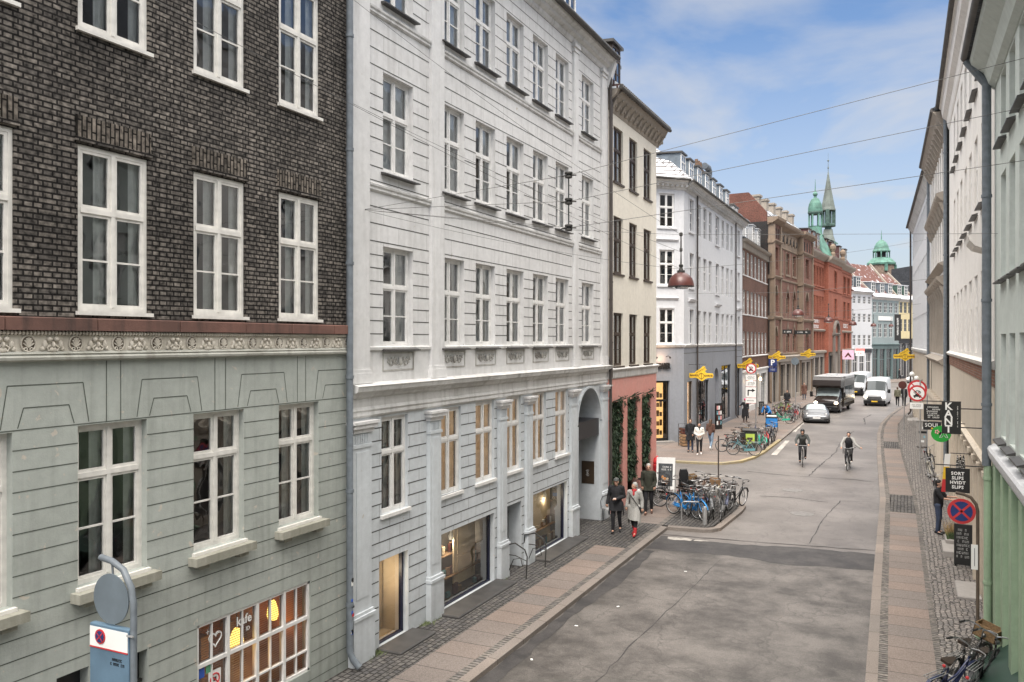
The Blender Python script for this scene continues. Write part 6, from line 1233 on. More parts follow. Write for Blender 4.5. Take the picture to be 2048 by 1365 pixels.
rp = RIDE(); rp['el'] = ((.33, -.16, 1.22), (-.30, -.20, 1.22)); rp['wr'] = ((.52, -.25, 1.10), (-.27, -.40, 1.08)); rp['hd'] = ((.8, -.5, -.1), (0, -1, -.1)); rp['chest'] = (0, .04, 1.36); rp['neck'] = (0, .0, 1.52); rp['head'] = (0, -.03, 1.66); rp['sh'] = ((.19, .02, 1.46), (-.19, .02, 1.46))
person('cyclist in black vest and grey sleeves riding with one arm out, the right one', (-2.4, 42.0, 0), R(-3), 1.72, rp, coat='cloth_grey', coat_len=.95, trousers='cloth_black', shoes='sign_white', hair='hair_black', vox=.016, extra=lambda t, j: blob('vest', [('e', (0, .03, 1.36), (.20, .155, .21)), ('c', (0, .05, 1.3), (0, .16, 1.06), .17, .17)], 'cloth_black', t, .016))

# ------------------------------------------------------------------ bicycles (forward = local -y)
def wheel_mesh(r=.34, dark=True):
    q = MB(); q.torus((0, 0, 0), r-.017, .0185, 28, 6, 0, ax='x'); q.torus((0, 0, 0), r-.042, .010, 24, 4, 1, ax='x')
    for k in range(14): a = 2*math.pi*k/14; q.tube([((-.02 if k % 2 else .02), .02*math.cos(a+.8), .02*math.sin(a+.8)), (0, (r-.045)*math.cos(a), (r-.045)*math.sin(a))], .0022, 3, 1, caps=False)
    q.lathe([(.022, -.045), (.022, .045)], (0, 0, 0), 8, 1, ax='x'); return q.mesh('wheel', ['rubber', 'alu'], True)
WHEEL = wheel_mesh()
for nm, c in dict(black=(.012, .012, .014), blue=(.02, .22, .55), teal=(.12, .30, .34), green=(.02, .10, .06), mint=(.03, .42, .28), grey=(.22, .23, .24), red=(.40, .03, .03), brown=(.12, .06, .03), cream=(.55, .52, .44), navy=(.02, .03, .09), lime=(.30, .62, .05)).items(): flat('bike_'+nm, c, rough=.35, var=.1)
def make_bike(label, kind, basket=None, sport=False, seat=False):
    t = thing('bicycle', label, 'bicycle')
    for y in (.53, -.56): inst(WHEEL, 'wheel', t, (0, y, .34))
    bb, st, hb, ht = (0, .08, .30), (0, .26, .80), (0, -.36, .60), (0, -.32, .86); q = MB(); r = .0155
    q.tube([bb, st], r, 7); q.tube([hb, ht], r*1.15, 7); q.tube([(0, -.355, .66), bb], r*1.1, 7)
    if sport: q.tube([(0, -.33, .82), (0, .25, .78)], r, 7)
    else: q.tube([(0, -.33, .80), (0, -.12, .55), (0, .15, .47)], r, 7)
    for sx in (-.045, .045): q.tube([(sx, .53, .34), (sx*.6, .09, .30)], .009, 5); q.tube([(sx, .53, .34), (sx*.5, .245, .74)], .008, 5); q.tube([(sx, -.56, .34), (sx, -.42, .58), (sx*.5, -.37, .62)], .011, 6)
    q.build('frame', 'bike_black', t, smooth=True)
    if not sport:
        for y, a0, a1 in ((.53, R(15), R(200)), (-.56, R(-5), R(160))):
            q = MB(); n = 12; P = [(y+.362*math.cos(a0+(a1-a0)*i/n), .34+.362*math.sin(a0+(a1-a0)*i/n)) for i in range(n+1)]
            for i in range(n): q.add([(-.025, P[i][0], P[i][1]), (.025, P[i][0], P[i][1]), (.025, P[i+1][0], P[i+1][1]), (-.025, P[i+1][0], P[i+1][1])], [(0, 1, 2, 3)])
            q.build('mudguard', 'bike_black', t)
        q = MB(); q.prism([(.08-.09, .24), (.08-.09, .36), (.53, .40), (.56, .37), (.56, .31), (.53, .28)], 'x', .05, .065); q.build('chain_guard', 'bike_black', t)
    q = MB(); q.tube([(0, .26, .78), (0, .29, .90)], .013, 6, 1); q.prism([(-.022, .0), (.022, .0), (.075, .20), (.085, .26), (.06, .29), (-.06, .29), (-.085, .26), (-.075, .20)], 'z', .90, .945); 
    q.xf(Matrix.Translation((0, .14, 0)), len(q.v)-16); q.build('saddle', ['saddle_leather', 'alu'] if 'saddle_leather' in M else [flat('saddle_leather', (.03, .018, .012), rough=.5), 'alu'], t)
    q = MB(); q.tube([(0, -.32, .84), (0, -.305, 1.0)], .013, 6)
    if sport: q.tube([(-.29, -.30, 1.0), (0, -.31, 1.0), (.29, -.30, 1.0)], .012, 6); q.tube([(-.30, -.30, 1.0), (-.19, -.30, 1.0)], .017, 6, 1); q.tube([(.19, -.30, 1.0), (.30, -.30, 1.0)], .017, 6, 1)
    else:
        for sx in (-1, 1): q.tube([(0, -.305, 1.0), (sx*.10, -.33, 1.03), (sx*.24, -.27, 1.06), (sx*.29, -.12, 1.05)], .0115, 6); q.tube([(sx*.275, -.18, 1.055), (sx*.295, -.06, 1.045)], .017, 6, 1); q.tube([(sx*.23, -.28, 1.05), (sx*.285, -.19, 1.02)], .005, 4)
    q.build('handlebar', ['chrome', 'rubber'], t, smooth=True)
    q = MB(); q.lathe([(.085, .052), (.085, .058)], (0, .08, .30), 16, 0, ax='x'); q.tube([(.06, .08, .30), (.075, .02, .46)], .010, 5); q.tube([(-.06, .08, .30), (-.075, .14, .14)], .010, 5); q.box(.07, .16, -.01, .06, .45, .475, 1); q.box(-.16, -.07, .10, .17, .13, .155, 1); q.build('crank', ['alu', 'rubber'], t)
    if not sport:
        q = MB(); [q.tube([(sx, .33, .73), (sx, .82, .73)], .006, 4) for sx in (-.06, -.02, .02, .06)]; q.tube([(-.06, .8, .73), (.06, .8, .73)], .006, 4); [q.tube([(sx, .55, .34), (sx, .68, .73)], .006, 4) for sx in (-.06, .06)]; q.tube([(.03, .14, .28), (.13, .2, .02)], .008, 4); q.build('rear_rack', 'alu', t); MB().ell((0, .88, .62), (.03, .02, .03), 8, 0, 5).build('rear_light', 'sign_red', t)
    MB().ell((0, -.40, .88), (.04, .05, .04), 8, 0, 5).build('front_lamp', 'chrome', t)
    if basket:
        q = MB(); z0, z1, ya, yb, xw = .80, 1.03, -.68, -.40, .19
        if basket == 'wire':
            for k in range(8): z = z0+(z1-z0)*k/7; q.tube([(-xw, ya, z), (xw, ya, z), (xw, yb, z), (-xw, yb, z), (-xw, ya, z)], .004, 3)
            for k in range(9): x = -xw+2*xw*k/8; q.tube([(x, ya, z1), (x, ya, z0), (x, yb, z0), (x, yb, z1)], .0035, 3)
            q.build('basket', 'iron', t)
        else:
            q.box(-xw, xw, ya, yb, z0, z0+.015); q.box(-xw, xw, ya, ya+.015, z0, z1); q.box(-xw, xw, yb-.015, yb, z0, z1); q.box(-xw, -xw+.015, ya, yb, z0, z1); q.box(xw-.015, xw, ya, yb, z0, z1); q.build('basket', basket, t)
    if seat:
        q = MB(); q.add([(-.15, .52, .80), (.15, .52, .80), (.17, .56, 1.25), (-.17, .56, 1.25), (-.12, .60, 1.42), (.12, .60, 1.42), (-.13, .66, .80), (.13, .66, .80), (.15, .68, 1.28), (-.15, .68, 1.28), (-.09, .68, 1.4), (.09, .68, 1.4)], [(0, 1, 2, 3), (3, 2, 5, 4), (6, 9, 8, 7), (9, 10, 11, 8), (0, 3, 9, 6), (1, 7, 8, 2), (3, 4, 10, 9), (2, 8, 11, 5), (4, 5, 11, 10)]); q.bevbox(-.17, .17, .28, .58, .78, .86, 0, .03)
        for sx in (-.17, .14): q.bevbox(sx, sx+.03, .25, .62, .8, 1.02, 0, .01); q.bevbox(sx-.02, sx+.05, .12, .3, .45, .8, 0, .01)
        q.build('child_seat', 'black', t, smooth=False)
    return t
BK = {}
def bike(kind, color, x, y, rz, label, group=None, lean=6, z=KH, grey=None):
    cfg = dict(plain={}, sport=dict(sport=True), wire=dict(basket='wire'), crate=dict(basket='wood'), wicker=dict(basket='wicker'), seat=dict(seat=True), blackbox=dict(basket='black'))[kind]
    if kind not in BK: t = BK[kind] = make_bike(label, kind, **cfg)
    else: t = copy_tree(BK[kind])
    t['label'] = label; t['category'] = 'bicycle'
    if group: t['group'] = group
    elif 'group' in t: del t['group']
    t.location = (x, y, z-.004); t.rotation_euler = (0, R(lean), R(rz))
    for c in t.children:
        if c.name.split('.')[0] in ('frame', 'mudguard', 'chain_guard'): c.material_slots[0].link = 'OBJECT'; c.material_slots[0].material = M['bike_'+color]
    return t
gi = 'bicycles parked on the kerbed island'; gc = 'bicycles parked along the yellow kerb'; gf = 'bicycles in the far rack'
for a in [
    ('blackbox', 'black', -7.45, 28.9, 78, 'black bicycle with dark box, leftmost and side-on at the bicycle island', gi, 5),
    ('plain', 'blue', -6.75, 27.75, 62, 'bright blue bicycle with grey rear wheel, lowest left on the island', gi, 7),
    ('wire', 'blue', -6.35, 27.6, 42, 'light blue bicycle with wire basket beside the bright blue one', gi, -5),
    ('wire', 'black', -6.05, 27.7, 20, 'black bicycle with wire basket nearest the island corner post', gi, 8),
    ('seat', 'black', -7.2, 29.6, 200, 'bicycle with a large dark child seat on the island', gi, 4),
    ('plain', 'grey', -5.9, 28.3, 14, 'silver grey bicycle in the middle of the island crowd', gi, -8),
    ('plain', 'black', -6.5, 28.9, 205, 'black bicycle turned away behind the blue ones', gi, 6),
    ('crate', 'black', -6.1, 29.3, 192, 'bicycle carrying a brown wooden box on the island', gi, -4),
    ('plain', 'navy', -5.65, 29.0, 10, 'dark navy bicycle near the right rim of the island', gi, 10),
    ('wicker', 'brown', -6.75, 29.9, 215, 'bicycle with wicker basket at the back of the island', gi, 5),
    ('sport', 'black', -5.75, 30.2, 178, 'black sports bicycle with flat handlebar at the island rear', gi, -6),
    ('plain', 'cream', -6.25, 30.3, 150, 'pale bicycle leaning at the far edge of the island', gi, 8),
    ('plain', 'black', -5.45, 29.9, 165, 'black bicycle with rear rack at the island tip', gi, -9),
    ('plain', 'black', -6.95, 28.3, 30, 'black bicycle wedged between the blue ones and the pavement edge', gi, 9),
    ('plain', 'navy', -6.2, 28.5, 24, 'dark navy bicycle behind the two blue bicycles', gi, -7),
    ('wire', 'black', -5.6, 28.0, 12, 'black bicycle with wire basket on the kerb side of the island', gi, 6),
    ('plain', 'black', -5.85, 29.6, 18, 'black bicycle in the far half of the island crowd', gi, 9),
    ('plain', 'brown', -6.9, 30.6, 170, 'brown bicycle at the back left of the island', gi, -6),
    ('plain', 'black', -6.6, 29.5, 30, 'black bicycle pressed against the child seat bicycle', gi, -9),
    ('plain', 'black', -7.9, 46.9, 150, 'black bicycle behind the litter bin at the corner', gc, 6),
    ('sport', 'grey', -8.2, 48.4, 140, 'grey sports bicycle in the back row of the yellow kerb', gc, -6),
    ('plain', 'black', -7.35, 52.3, 22, 'black bicycle next to the far end of the yellow kerb', gc, 7),
    ('plain', 'navy', -8.2, 51.0, 160, 'navy bicycle in the back row near the turn sign', gc, 6),
    ('plain', 'black', -8.2, 64.4, 150, 'black bicycle in the second row nearest the courier', gf, 7),
    ('plain', 'black', -7.5, 69.0, 16, 'black bicycle last in the front row of the far rack', gf, -6),
    ('plain', 'grey', -8.3, 70.2, 150, 'grey bicycle between the lime green one and the car', gf, 6),
    ('blackbox', 'black', -8.35, 44.9, 105, 'black bicycle with carrier box left of the corner litter bin', gc, 5),
    ('plain', 'teal', -7.55, 43.9, -82, 'teal bicycle parked side-on in front of the litter bin', gc, 6),
    ('plain', 'brown', -8.1, 45.9, 60, 'brown bicycle half hidden behind the teal one', gc, -6),
    ('plain', 'mint', -7.25, 47.0, 30, 'pale green bicycle right of the litter bin', gc, 7),
    ('wire', 'grey', -7.3, 48.0, 24, 'grey bicycle with wire basket right of the pale green one', gc, -7),
    ('plain', 'red', -7.3, 49.0, 20, 'dark red bicycle below the blue cargo box', gc, 6),
    ('plain', 'black', -7.25, 50.1, 25, 'black bicycle at the kerb below the blue cargo box', gc, 8),
    ('sport', 'navy', -7.3, 51.2, 28, 'navy sports bicycle farthest along the yellow kerb', gc, -5),
    ('wicker', 'black', -8.5, 47.6, 140, 'black bicycle with wicker basket behind the litter bin', gc, 5),
    ('plain', 'cream', -8.6, 49.3, 150, 'cream bicycle behind the kerb row near the turn sign', gc, -6),
    ('plain', 'mint', -8.0, 61.9, -75, 'mint green bicycle side-on beside the courier', gf, 5),
    ('plain', 'black', -7.5, 63.6, 20, 'black bicycle first in the far rack', gf, 6), ('wire', 'black', -7.7, 64.6, 15, 'black bicycle with basket second in the far rack', gf, -6),
    ('plain', 'red', -7.55, 65.7, 18, 'bright red bicycle in the far rack', gf, 7), ('plain', 'navy', -7.7, 66.8, 12, 'navy bicycle after the bright red one', gf, 6), ('plain', 'grey', -7.6, 67.9, 20, 'grey bicycle in the far rack by the car', gf, -5),
    ('plain', 'brown', -8.9, 66.0, 160, 'brown bicycle in the second row of the far rack', gf, 5), ('wire', 'black', -9.0, 68.2, 165, 'black bicycle with basket in the second row of the far rack', gf, 7), ('plain', 'red', -8.7, 69.5, 150, 'dull red bicycle at the end of the far rack', gf, -6), ('plain', 'lime', -9.0, 71.6, -70, 'lime green bicycle in front of the person in black jacket', gf, 5),
    ('plain', 'black', 1.1, 43.6, 12, 'black bicycle standing against the right wall past the grey cabinet', None, -9), ('sport', 'cream', 1.05, 39.6, 8, 'bicycle with pale fork lying along the right wall', None, -12), ('plain', 'black', 1.15, 34.4, 5, 'black bicycle with white rear guard along the right wall', None, -10),
    ('wicker', 'black', .86, 16.15, 152, 'old black bicycle with dirty cane basket in the lower right corner', 'bicycles in the lower right corner', -14), ('plain', 'black', 1.12, 15.75, 158, 'black bicycle with red rear light in the lower right corner', 'bicycles in the lower right corner', -10), ('wire', 'navy', .55, 15.2, 148, 'dark bicycle with wire basket at the lower right frame edge', 'bicycles in the lower right corner', -18)]:
    bike(*a)
bike('sport', 'black', -4.5, 42.35, 6, 'black bicycle ridden by the hooded cyclist', None, 0, 0); bike('wire', 'black', -2.4, 42.05, -3, 'black bicycle with front crate ridden by the cyclist with grey sleeves', None, 0, 0)
# cargo bicycle with blue box, seen from the street
t = thing('cargo_bicycle', 'delivery cargo bicycle with blue box and white lid near the courier', 'cargo bicycle', (-7.95, 56.4, KH), R(10))
for x in (-.38, .38): inst(WHEEL, 'wheel', t, (x, -.45, .34), scale=(1, .8, .8))
inst(WHEEL, 'wheel', t, (0, .85, .34)); q = MB(); q.bevbox(-.36, .36, -.85, -.1, .35, .95, 0, .04); q.build('cargo_box', 'cloth_blue', t); q = MB(); q.bevbox(-.38, .38, -.87, -.08, .955, 1.03, 0, .03); q.build('box_lid', 'black', t); q = MB(); q.box(-.3, .3, -.83, -.55, 1.035, 1.10); q.build('rain_cover', 'sign_white', t)
q = MB(); q.tube([(0, -.1, .4), (0, .4, .35), (0, .85, .34)], .02, 6); q.tube([(0, .4, .35), (0, .5, .95)], .018, 6); q.tube([(-.35, .0, 1.1), (.35, .0, 1.1)], .015, 6); q.tube([(0, 0, .95), (0, 0, 1.1)], .02, 6); q.build('frame', 'black', t); MB().bevbox(-.1, .1, .4, .68, .93, .99, 0, .03).build('saddle', 'black', t)
# hoop racks and bollard
q = None
for i, (x, y) in enumerate([(-6.35, 27.2), (-6.35, 28.1), (-6.35, 29.0), (-6.35, 29.9)]):
    o = MB().tube([(-.35, 0, 0), (-.35, 0, .55), (-.28, 0, .62), (.28, 0, .62), (.35, 0, .55), (.35, 0, 0)], .022, 7).build('bicycle_hoop', 'alu', smooth=True); o.location = (x, y, KH); o.rotation_euler = (0, 0, R(15)); tag(o, 'galvanised bicycle hoop among the parked bicycles on the island', 'bicycle rack', 'hoops on the island')
for i in range(4):
    o = MB().tube([(0, -.6, 0), (0, -.5, .45), (0, .5, .45), (0, .6, 0)], .025, 7).build('bicycle_hoop', 'black', smooth=True); o.location = (-6.98, 46.3+1.35*i, KH); tag(o, 'low black hoop on the yellow kerb in front of parked bicycles', 'bicycle rack', 'black hoops on the yellow kerb')
o = MB().lathe([(.075, 0), (.075, .5), (.06, .56), (.02, .58)], n=12).build('bollard', 'alu', smooth=True); o.location = (-5.86, 26.85, KH); tag(o, 'short grey metal bollard at the near corner of the bicycle island', 'bollard')

# ------------------------------------------------------------------ vehicles (front = local -y)
for nm, c, ro in (('white', (.43, .44, .45), .3), ('silver', (.17, .175, .185), .25), ('bronze', (.028, .022, .020), .2), ('dark', (.010, .010, .011), .3)): flat('paint_'+nm, c, rough=ro, var=.06, scale=1.2, metal=.35 if nm in ('silver',) else 0)
def car_wheel(t, x, y, r=.34, w=.22):
    q = MB(); q.lathe([(r-.06, -w/2), (r-.01, -w/2+.02), (r, 0), (r-.01, w/2-.02), (r-.06, w/2)], (0, 0, 0), 24, 0, ax='x'); q.lathe([(r*.62, -w/2-.004), (r*.62, w/2+.004)], (0, 0, 0), 20, 1, ax='x'); q.lathe([(r*.18, -w/2-.02), (r*.18, w/2+.02)], (0, 0, 0), 10, 0, ax='x')
    for k in range(6): a = math.pi/3*k; q.tube([(0, 0, 0), (0, r*.6*math.cos(a), r*.6*math.sin(a))], .04, 4, 0)
    o = q.build('wheel', ['rubber', 'alu'], t, smooth=True); o.location = (x, y, r); return o
class Loft:
    """car body: cross sections [(y, [(x, z) half profile bottom to roof centre])], mirrored"""
    def __init__(s, secs): s.S = secs
    def P(s, i, j, side=1, off=0.):
        i0 = min(int(i), len(s.S)-2); f = i-i0; a, c = s.S[i0], s.S[i0+1]; j0 = min(int(j), len(a[1])-2); g = j-j0
        def pt(sec, jj, gg): p, r = sec[1][jj], sec[1][jj+1]; return Vector((p[0]+(r[0]-p[0])*gg, sec[0], p[1]+(r[1]-p[1])*gg))
        v = pt(a, j0, g).lerp(pt(c, j0, g), f); v.x *= side; return v
    def body(s, mat, t, name='body'):
        q = MB(); n = len(s.S[0][1])
        for side in (1, -1):
            for i in range(len(s.S)-1):
                for j in range(n-1): q.add([s.P(i, j, side), s.P(i+1, j, side), s.P(i+1, j+1, side), s.P(i, j+1, side)], [(0, 1, 2, 3) if side > 0 else (3, 2, 1, 0)])
        for i in (0, len(s.S)-1):
            pts = [s.P(i, j, 1) for j in range(n)]+[s.P(i, j, -1) for j in range(n-2, -1, -1)]; q.add(pts, [tuple(range(len(pts)))])
        import bmesh
        me = q.mesh(name, [mat], True); bm = bmesh.new(); bm.from_mesh(me); bmesh.ops.remove_doubles(bm, verts=bm.verts, dist=.0005); bmesh.ops.recalc_face_normals(bm, faces=bm.faces); bm.to_mesh(me); bm.free()
        o = bpy.data.objects.new(name, me); C.objects.link(o); o.parent = t; return o
    def patch(s, name, mat, t, i0, i1, j0, j1, sides=(1, -1), off=.012, n=4):
        q = MB()
        for side in sides:
            G = [[s.P(i0+(i1-i0)*a/n, j0+(j1-j0)*c/n, side) for c in range(n+1)] for a in range(n+1)]
            for a in range(n):
                for c in range(n):
                    p = [G[a][c], G[a+1][c], G[a+1][c+1], G[a][c+1]]; nr = (p[2]-p[0]).cross(p[3]-p[1]); nr = nr.normalized() if nr.length else Vector((0, 0, 1)); 
                    if nr.dot(Vector((p[0].x, 0, .6))) < 0: nr = -nr
                    if name == 'windscreen' and nr.y > 0: nr = -nr
                    q.add([v+nr*off for v in p], [(0, 1, 2, 3)])
        return q.build(name, mat, t, smooth=True)
def van(label, x, y, rz, group=None, mat='paint_white', lights=True, plate='GR 48 210'):
    t = thing('delivery_van', label, 'van', (x, y, 0), R(rz), group); w = 1.0
    def sec(y, zb, zbelt, zr, k=1., kr=.86, cr=.03): W = w*k; return (y, [(0, zb), (W*.9, zb), (W, zb+.16), (W, (zb+zbelt)/2), (W*.985, zbelt), (W*kr, zr-.10), (W*kr*.9, zr), (0, zr+cr)])
    L = Loft([sec(0, .30, .80, .98, .86, .92), sec(.06, .24, .86, 1.10, .95, .90), sec(.35, .22, 1.05, 1.28, 1., .88), sec(.72, .22, 1.18, 1.40, 1., .84), sec(1.45, .22, 1.25, 2.28, 1., .86, .06), sec(1.9, .22, 1.28, 2.50, 1., .89, .06), sec(5.2, .22, 1.28, 2.52, 1., .89, .06), sec(5.45, .30, 1.25, 2.44, .97, .88, .05)])
    L.body(mat, t); L.patch('windscreen', 'car_glass', t, 3.04, 3.97, 5.1, 7., off=.015); L.patch('side_window', 'car_glass', t, 3.35, 4.7, 4.08, 4.9, off=.012)
    q = MB(); q.bevbox(-.92, .92, -.07, .15, .24, .58, 0, .04); q.bevbox(-.62, .62, -.045, .1, .60, .90, 0, .02); [q.box(-.58, .58, -.055, -.04, z, z+.02, 1) for z in (.66, .74, .82)]; q.build('bumper_and_grille', ['paint_dark', 'alu'], t)
    q = MB(); q.box(-.26, .26, -.085, -.07, .40, .51); o = q.build('number_plate', 'sign_yellow', t)
    for sx in (-1, 1):
        q = MB(); q.ell((sx*.76, .04, .88), (.16, .10, .15), 12, 0, 8); q.build('headlight', 'headlight' if lights else 'chrome', t, smooth=True)
        q = MB(); q.bevbox(sx*1.17-.11, sx*1.17+.11, .72, .84, 1.22, 1.58, 0, .03); q.tube([(sx*.98, .8, 1.3), (sx*1.1, .78, 1.35)], .03, 6); q.build('wing_mirror', 'paint_dark', t)
        for yy in (.95, 4.3): car_wheel(t, sx*.86, yy, .34, .22)
    q = MB(); [q.tube([(sx*.05, .78, 1.43), (sx*.62, .82, 1.44)], .012, 5) for sx in (-1, 1)]; q.build('wipers', 'black', t)
    return t
van('white delivery van with headlights on driving towards the camera in the right lane', -2.55, 83.4, -4)
van('white delivery van half hidden behind the dark motorhome', -5.0, 98.5, -7, lights=False)
# motorhome
t = thing('motorhome', 'dark bronze motorhome with white roof and pale windscreen, headlights on', 'motorhome', (-6.0, 73.8, 0), R(-6)); w = 1.05
def sec(y, zb, zbelt, zr, k=1., kr=.86, cr=.03): W = w*k; return (y, [(0, zb), (W*.9, zb), (W, zb+.16), (W, (zb+zbelt)/2), (W*.985, zbelt), (W*kr, zr-.10), (W*kr*.9, zr), (0, zr+cr)])
L = Loft([sec(0, .30, .80, .98, .86, .92), sec(.06, .24, .86, 1.10, .95, .90), sec(.35, .22, 1.05, 1.26, 1., .88), sec(.72, .22, 1.15, 1.36, 1., .86), sec(1.35, .22, 1.2, 2.05, 1., .90), sec(1.9, .22, 1.2, 2.2, 1., .92)]); L.body('paint_bronze', t, 'cab')
L.patch('windscreen', 'windscreen_pale', t, 3.05, 3.98, 5.1, 7., off=.015) if 'windscreen_pale' in M else (flat('windscreen_pale', (.34, .40, .41), rough=.12, var=.1), L.patch('windscreen', 'windscreen_pale', t, 3.05, 3.98, 5.1, 7., off=.015)); L.patch('side_window', 'car_glass', t, 3.4, 4.7, 4.08, 4.9)
q = MB(); q.prism([(.45, 2.12), (.30, 2.30), (.38, 2.75), (.75, 2.98), (1.4, 3.02), (7.0, 3.02), (7.1, 2.9), (7.1, .45), (1.75, .45), (1.75, 2.12)], 'x', -1.13, 1.13); q.build('living_box', 'paint_bronze', t)
q = MB(); q.bevbox(-1.14, 1.14, .85, 7.12, 3.02, 3.08, 0, .03); q.bevbox(-.4, .4, 2.5, 3.2, 3.09, 3.22, 0, .05); q.box(1.13, 1.24, 2.2, 6.4, 2.84, 3.02, 1); q.build('roof', ['paint_white', 'alu'], t)
q = MB(); [q.box(1.132, 1.145, a, c, 1.45, 2.15) for a, c in ((2.3, 3.9), (4.3, 5.6))]; [q.box(-1.145, -1.132, a, c, 1.45, 2.15) for a, c in ((2.3, 3.9), (4.3, 5.6))]; q.build('side_window', 'car_glass', t); q = MB(); q.box(1.131, 1.14, 1.9, 7.0, .75, 1.0); q.box(1.131, 1.14, 2.0, 6.9, 2.2, 2.8); q.build('side_stripe', 'side_grey' if 'side_grey' in M else flat('side_grey', (.09, .085, .08), rough=.35), t)
q = MB(); q.bevbox(-.95, .95, -.07, .15, .24, .58, 0, .04); q.bevbox(-.62, .62, -.045, .1, .60, .88, 0, .02); q.build('bumper_and_grille', 'paint_dark', t)
for sx in (-1, 1):
    q = MB(); q.ell((sx*.80, .05, .87), (.17, .10, .12), 12, 0, 8); q.build('headlight', 'headlight', t, smooth=True); q = MB(); q.bevbox(sx*1.32-.11, sx*1.32+.11, .72, .84, 1.3, 1.75, 0, .03); q.tube([(sx*.98, .8, 1.3), (sx*1.25, .78, 1.45)], .03, 6); q.build('wing_mirror', 'paint_dark', t)
    for yy in (.95, 5.2): car_wheel(t, sx*.92, yy, .35, .24)
q = MB(); q.ell((1.12, 6.9, .95), (.03, .05, .07), 8, 0, 5); q.build('marker_lamp', 'bulb', t)
# sports car
t = thing('sports_car', 'low silver grey sports car with dark roof driving in front of the motorhome', 'car', (-5.85, 64.2, 0), R(7)); w = .92
def sec(y, zb, zs, zh, wk=1., sh=.8, zr=None): W = w*wk; zr = zr or zh; return (y, [(0, zb), (W*.88, zb), (W, zb+.14), (W, (zb+zs)/2+.05), (W*.97, zs), (W*sh, zh), (W*sh*.72, zr), (0, zr+.03)])
L = Loft([sec(0, .20, .48, .52, .80, .8), sec(.10, .15, .58, .62, .93, .82), sec(.55, .14, .70, .70, 1, .76), sec(1.05, .14, .76, .78, 1, .78), sec(1.35, .15, .80, .88, 1, .78, .92), sec(2.05, .15, .84, 1.16, 1, .72, 1.27), sec(2.5, .15, .86, 1.19, 1, .72, 1.29), sec(3.4, .15, .90, 1.08, 1.02, .74, 1.13), sec(4.1, .2, .86, .92, 1., .8), sec(4.42, .3, .74, .78, .9, .8)]); L.body('paint_silver', t)
L.patch('windscreen', 'windscreen_pale', t, 4.03, 4.97, 5.15, 7.); L.patch('roof_panel', 'paint_dark', t, 5., 6.6, 6., 7.); L.patch('side_window', 'car_glass', t, 4.4, 6.8, 4.1, 4.95)
q = MB(); q.bevbox(-.72, .72, -.04, .1, .16, .30, 0, .03); q.bevbox(-.83, -.5, -.03, .1, .28, .40, 0, .02); q.bevbox(.5, .83, -.03, .1, .28, .40, 0, .02); q.build('air_intakes', 'paint_dark', t); q = MB(); q.box(-.26, .26, -.02, -.005, .36, .46); q.build('number_plate', 'sign_white', t)
for sx in (-1, 1):
    q = MB(); q.ell((sx*.66, .36, .66), (.12, .22, .10), 12, 0, 8); q.build('headlight', 'alu', t, smooth=True); q = MB(); q.ell((sx*1.0, 1.5, .95), (.12, .07, .07), 8, 0, 6); q.tube([(sx*.8, 1.5, .87), (sx*.98, 1.5, .92)], .02, 5); q.build('wing_mirror', 'paint_dark', t)
    for yy in (.85, 3.3): car_wheel(t, sx*.83, yy, .33, .24)
# far white car
t = thing('hatchback_car', 'white car seen far away in front of the yellow house', 'car', (.9, 131, 0), R(-20)); w = .88
L = Loft([sec(0, .25, .6, .65, .85, .85), sec(.12, .2, .7, .75, .97, .85), sec(.9, .2, .85, .92, 1, .85), sec(1.2, .2, .88, .98, 1, .82, 1.0), sec(1.9, .2, .92, 1.36, 1, .75, 1.42), sec(3.4, .2, .92, 1.38, 1, .75, 1.44), sec(4.0, .25, .9, 1.0, .95, .8, 1.05)]); L.body('paint_white', t); L.patch('windscreen', 'car_glass', t, 3.03, 3.97, 5.1, 7.); L.patch('side_window', 'car_glass', t, 3.4, 5.2, 4.1, 4.95)
for sx in (-1, 1):
    MB().ell((sx*.62, .05, .66), (.14, .08, .09), 8, 0, 6).build('headlight', 'headlight', t)
    for yy in (.8, 3.2): car_wheel(t, sx*.8, yy, .31, .2)

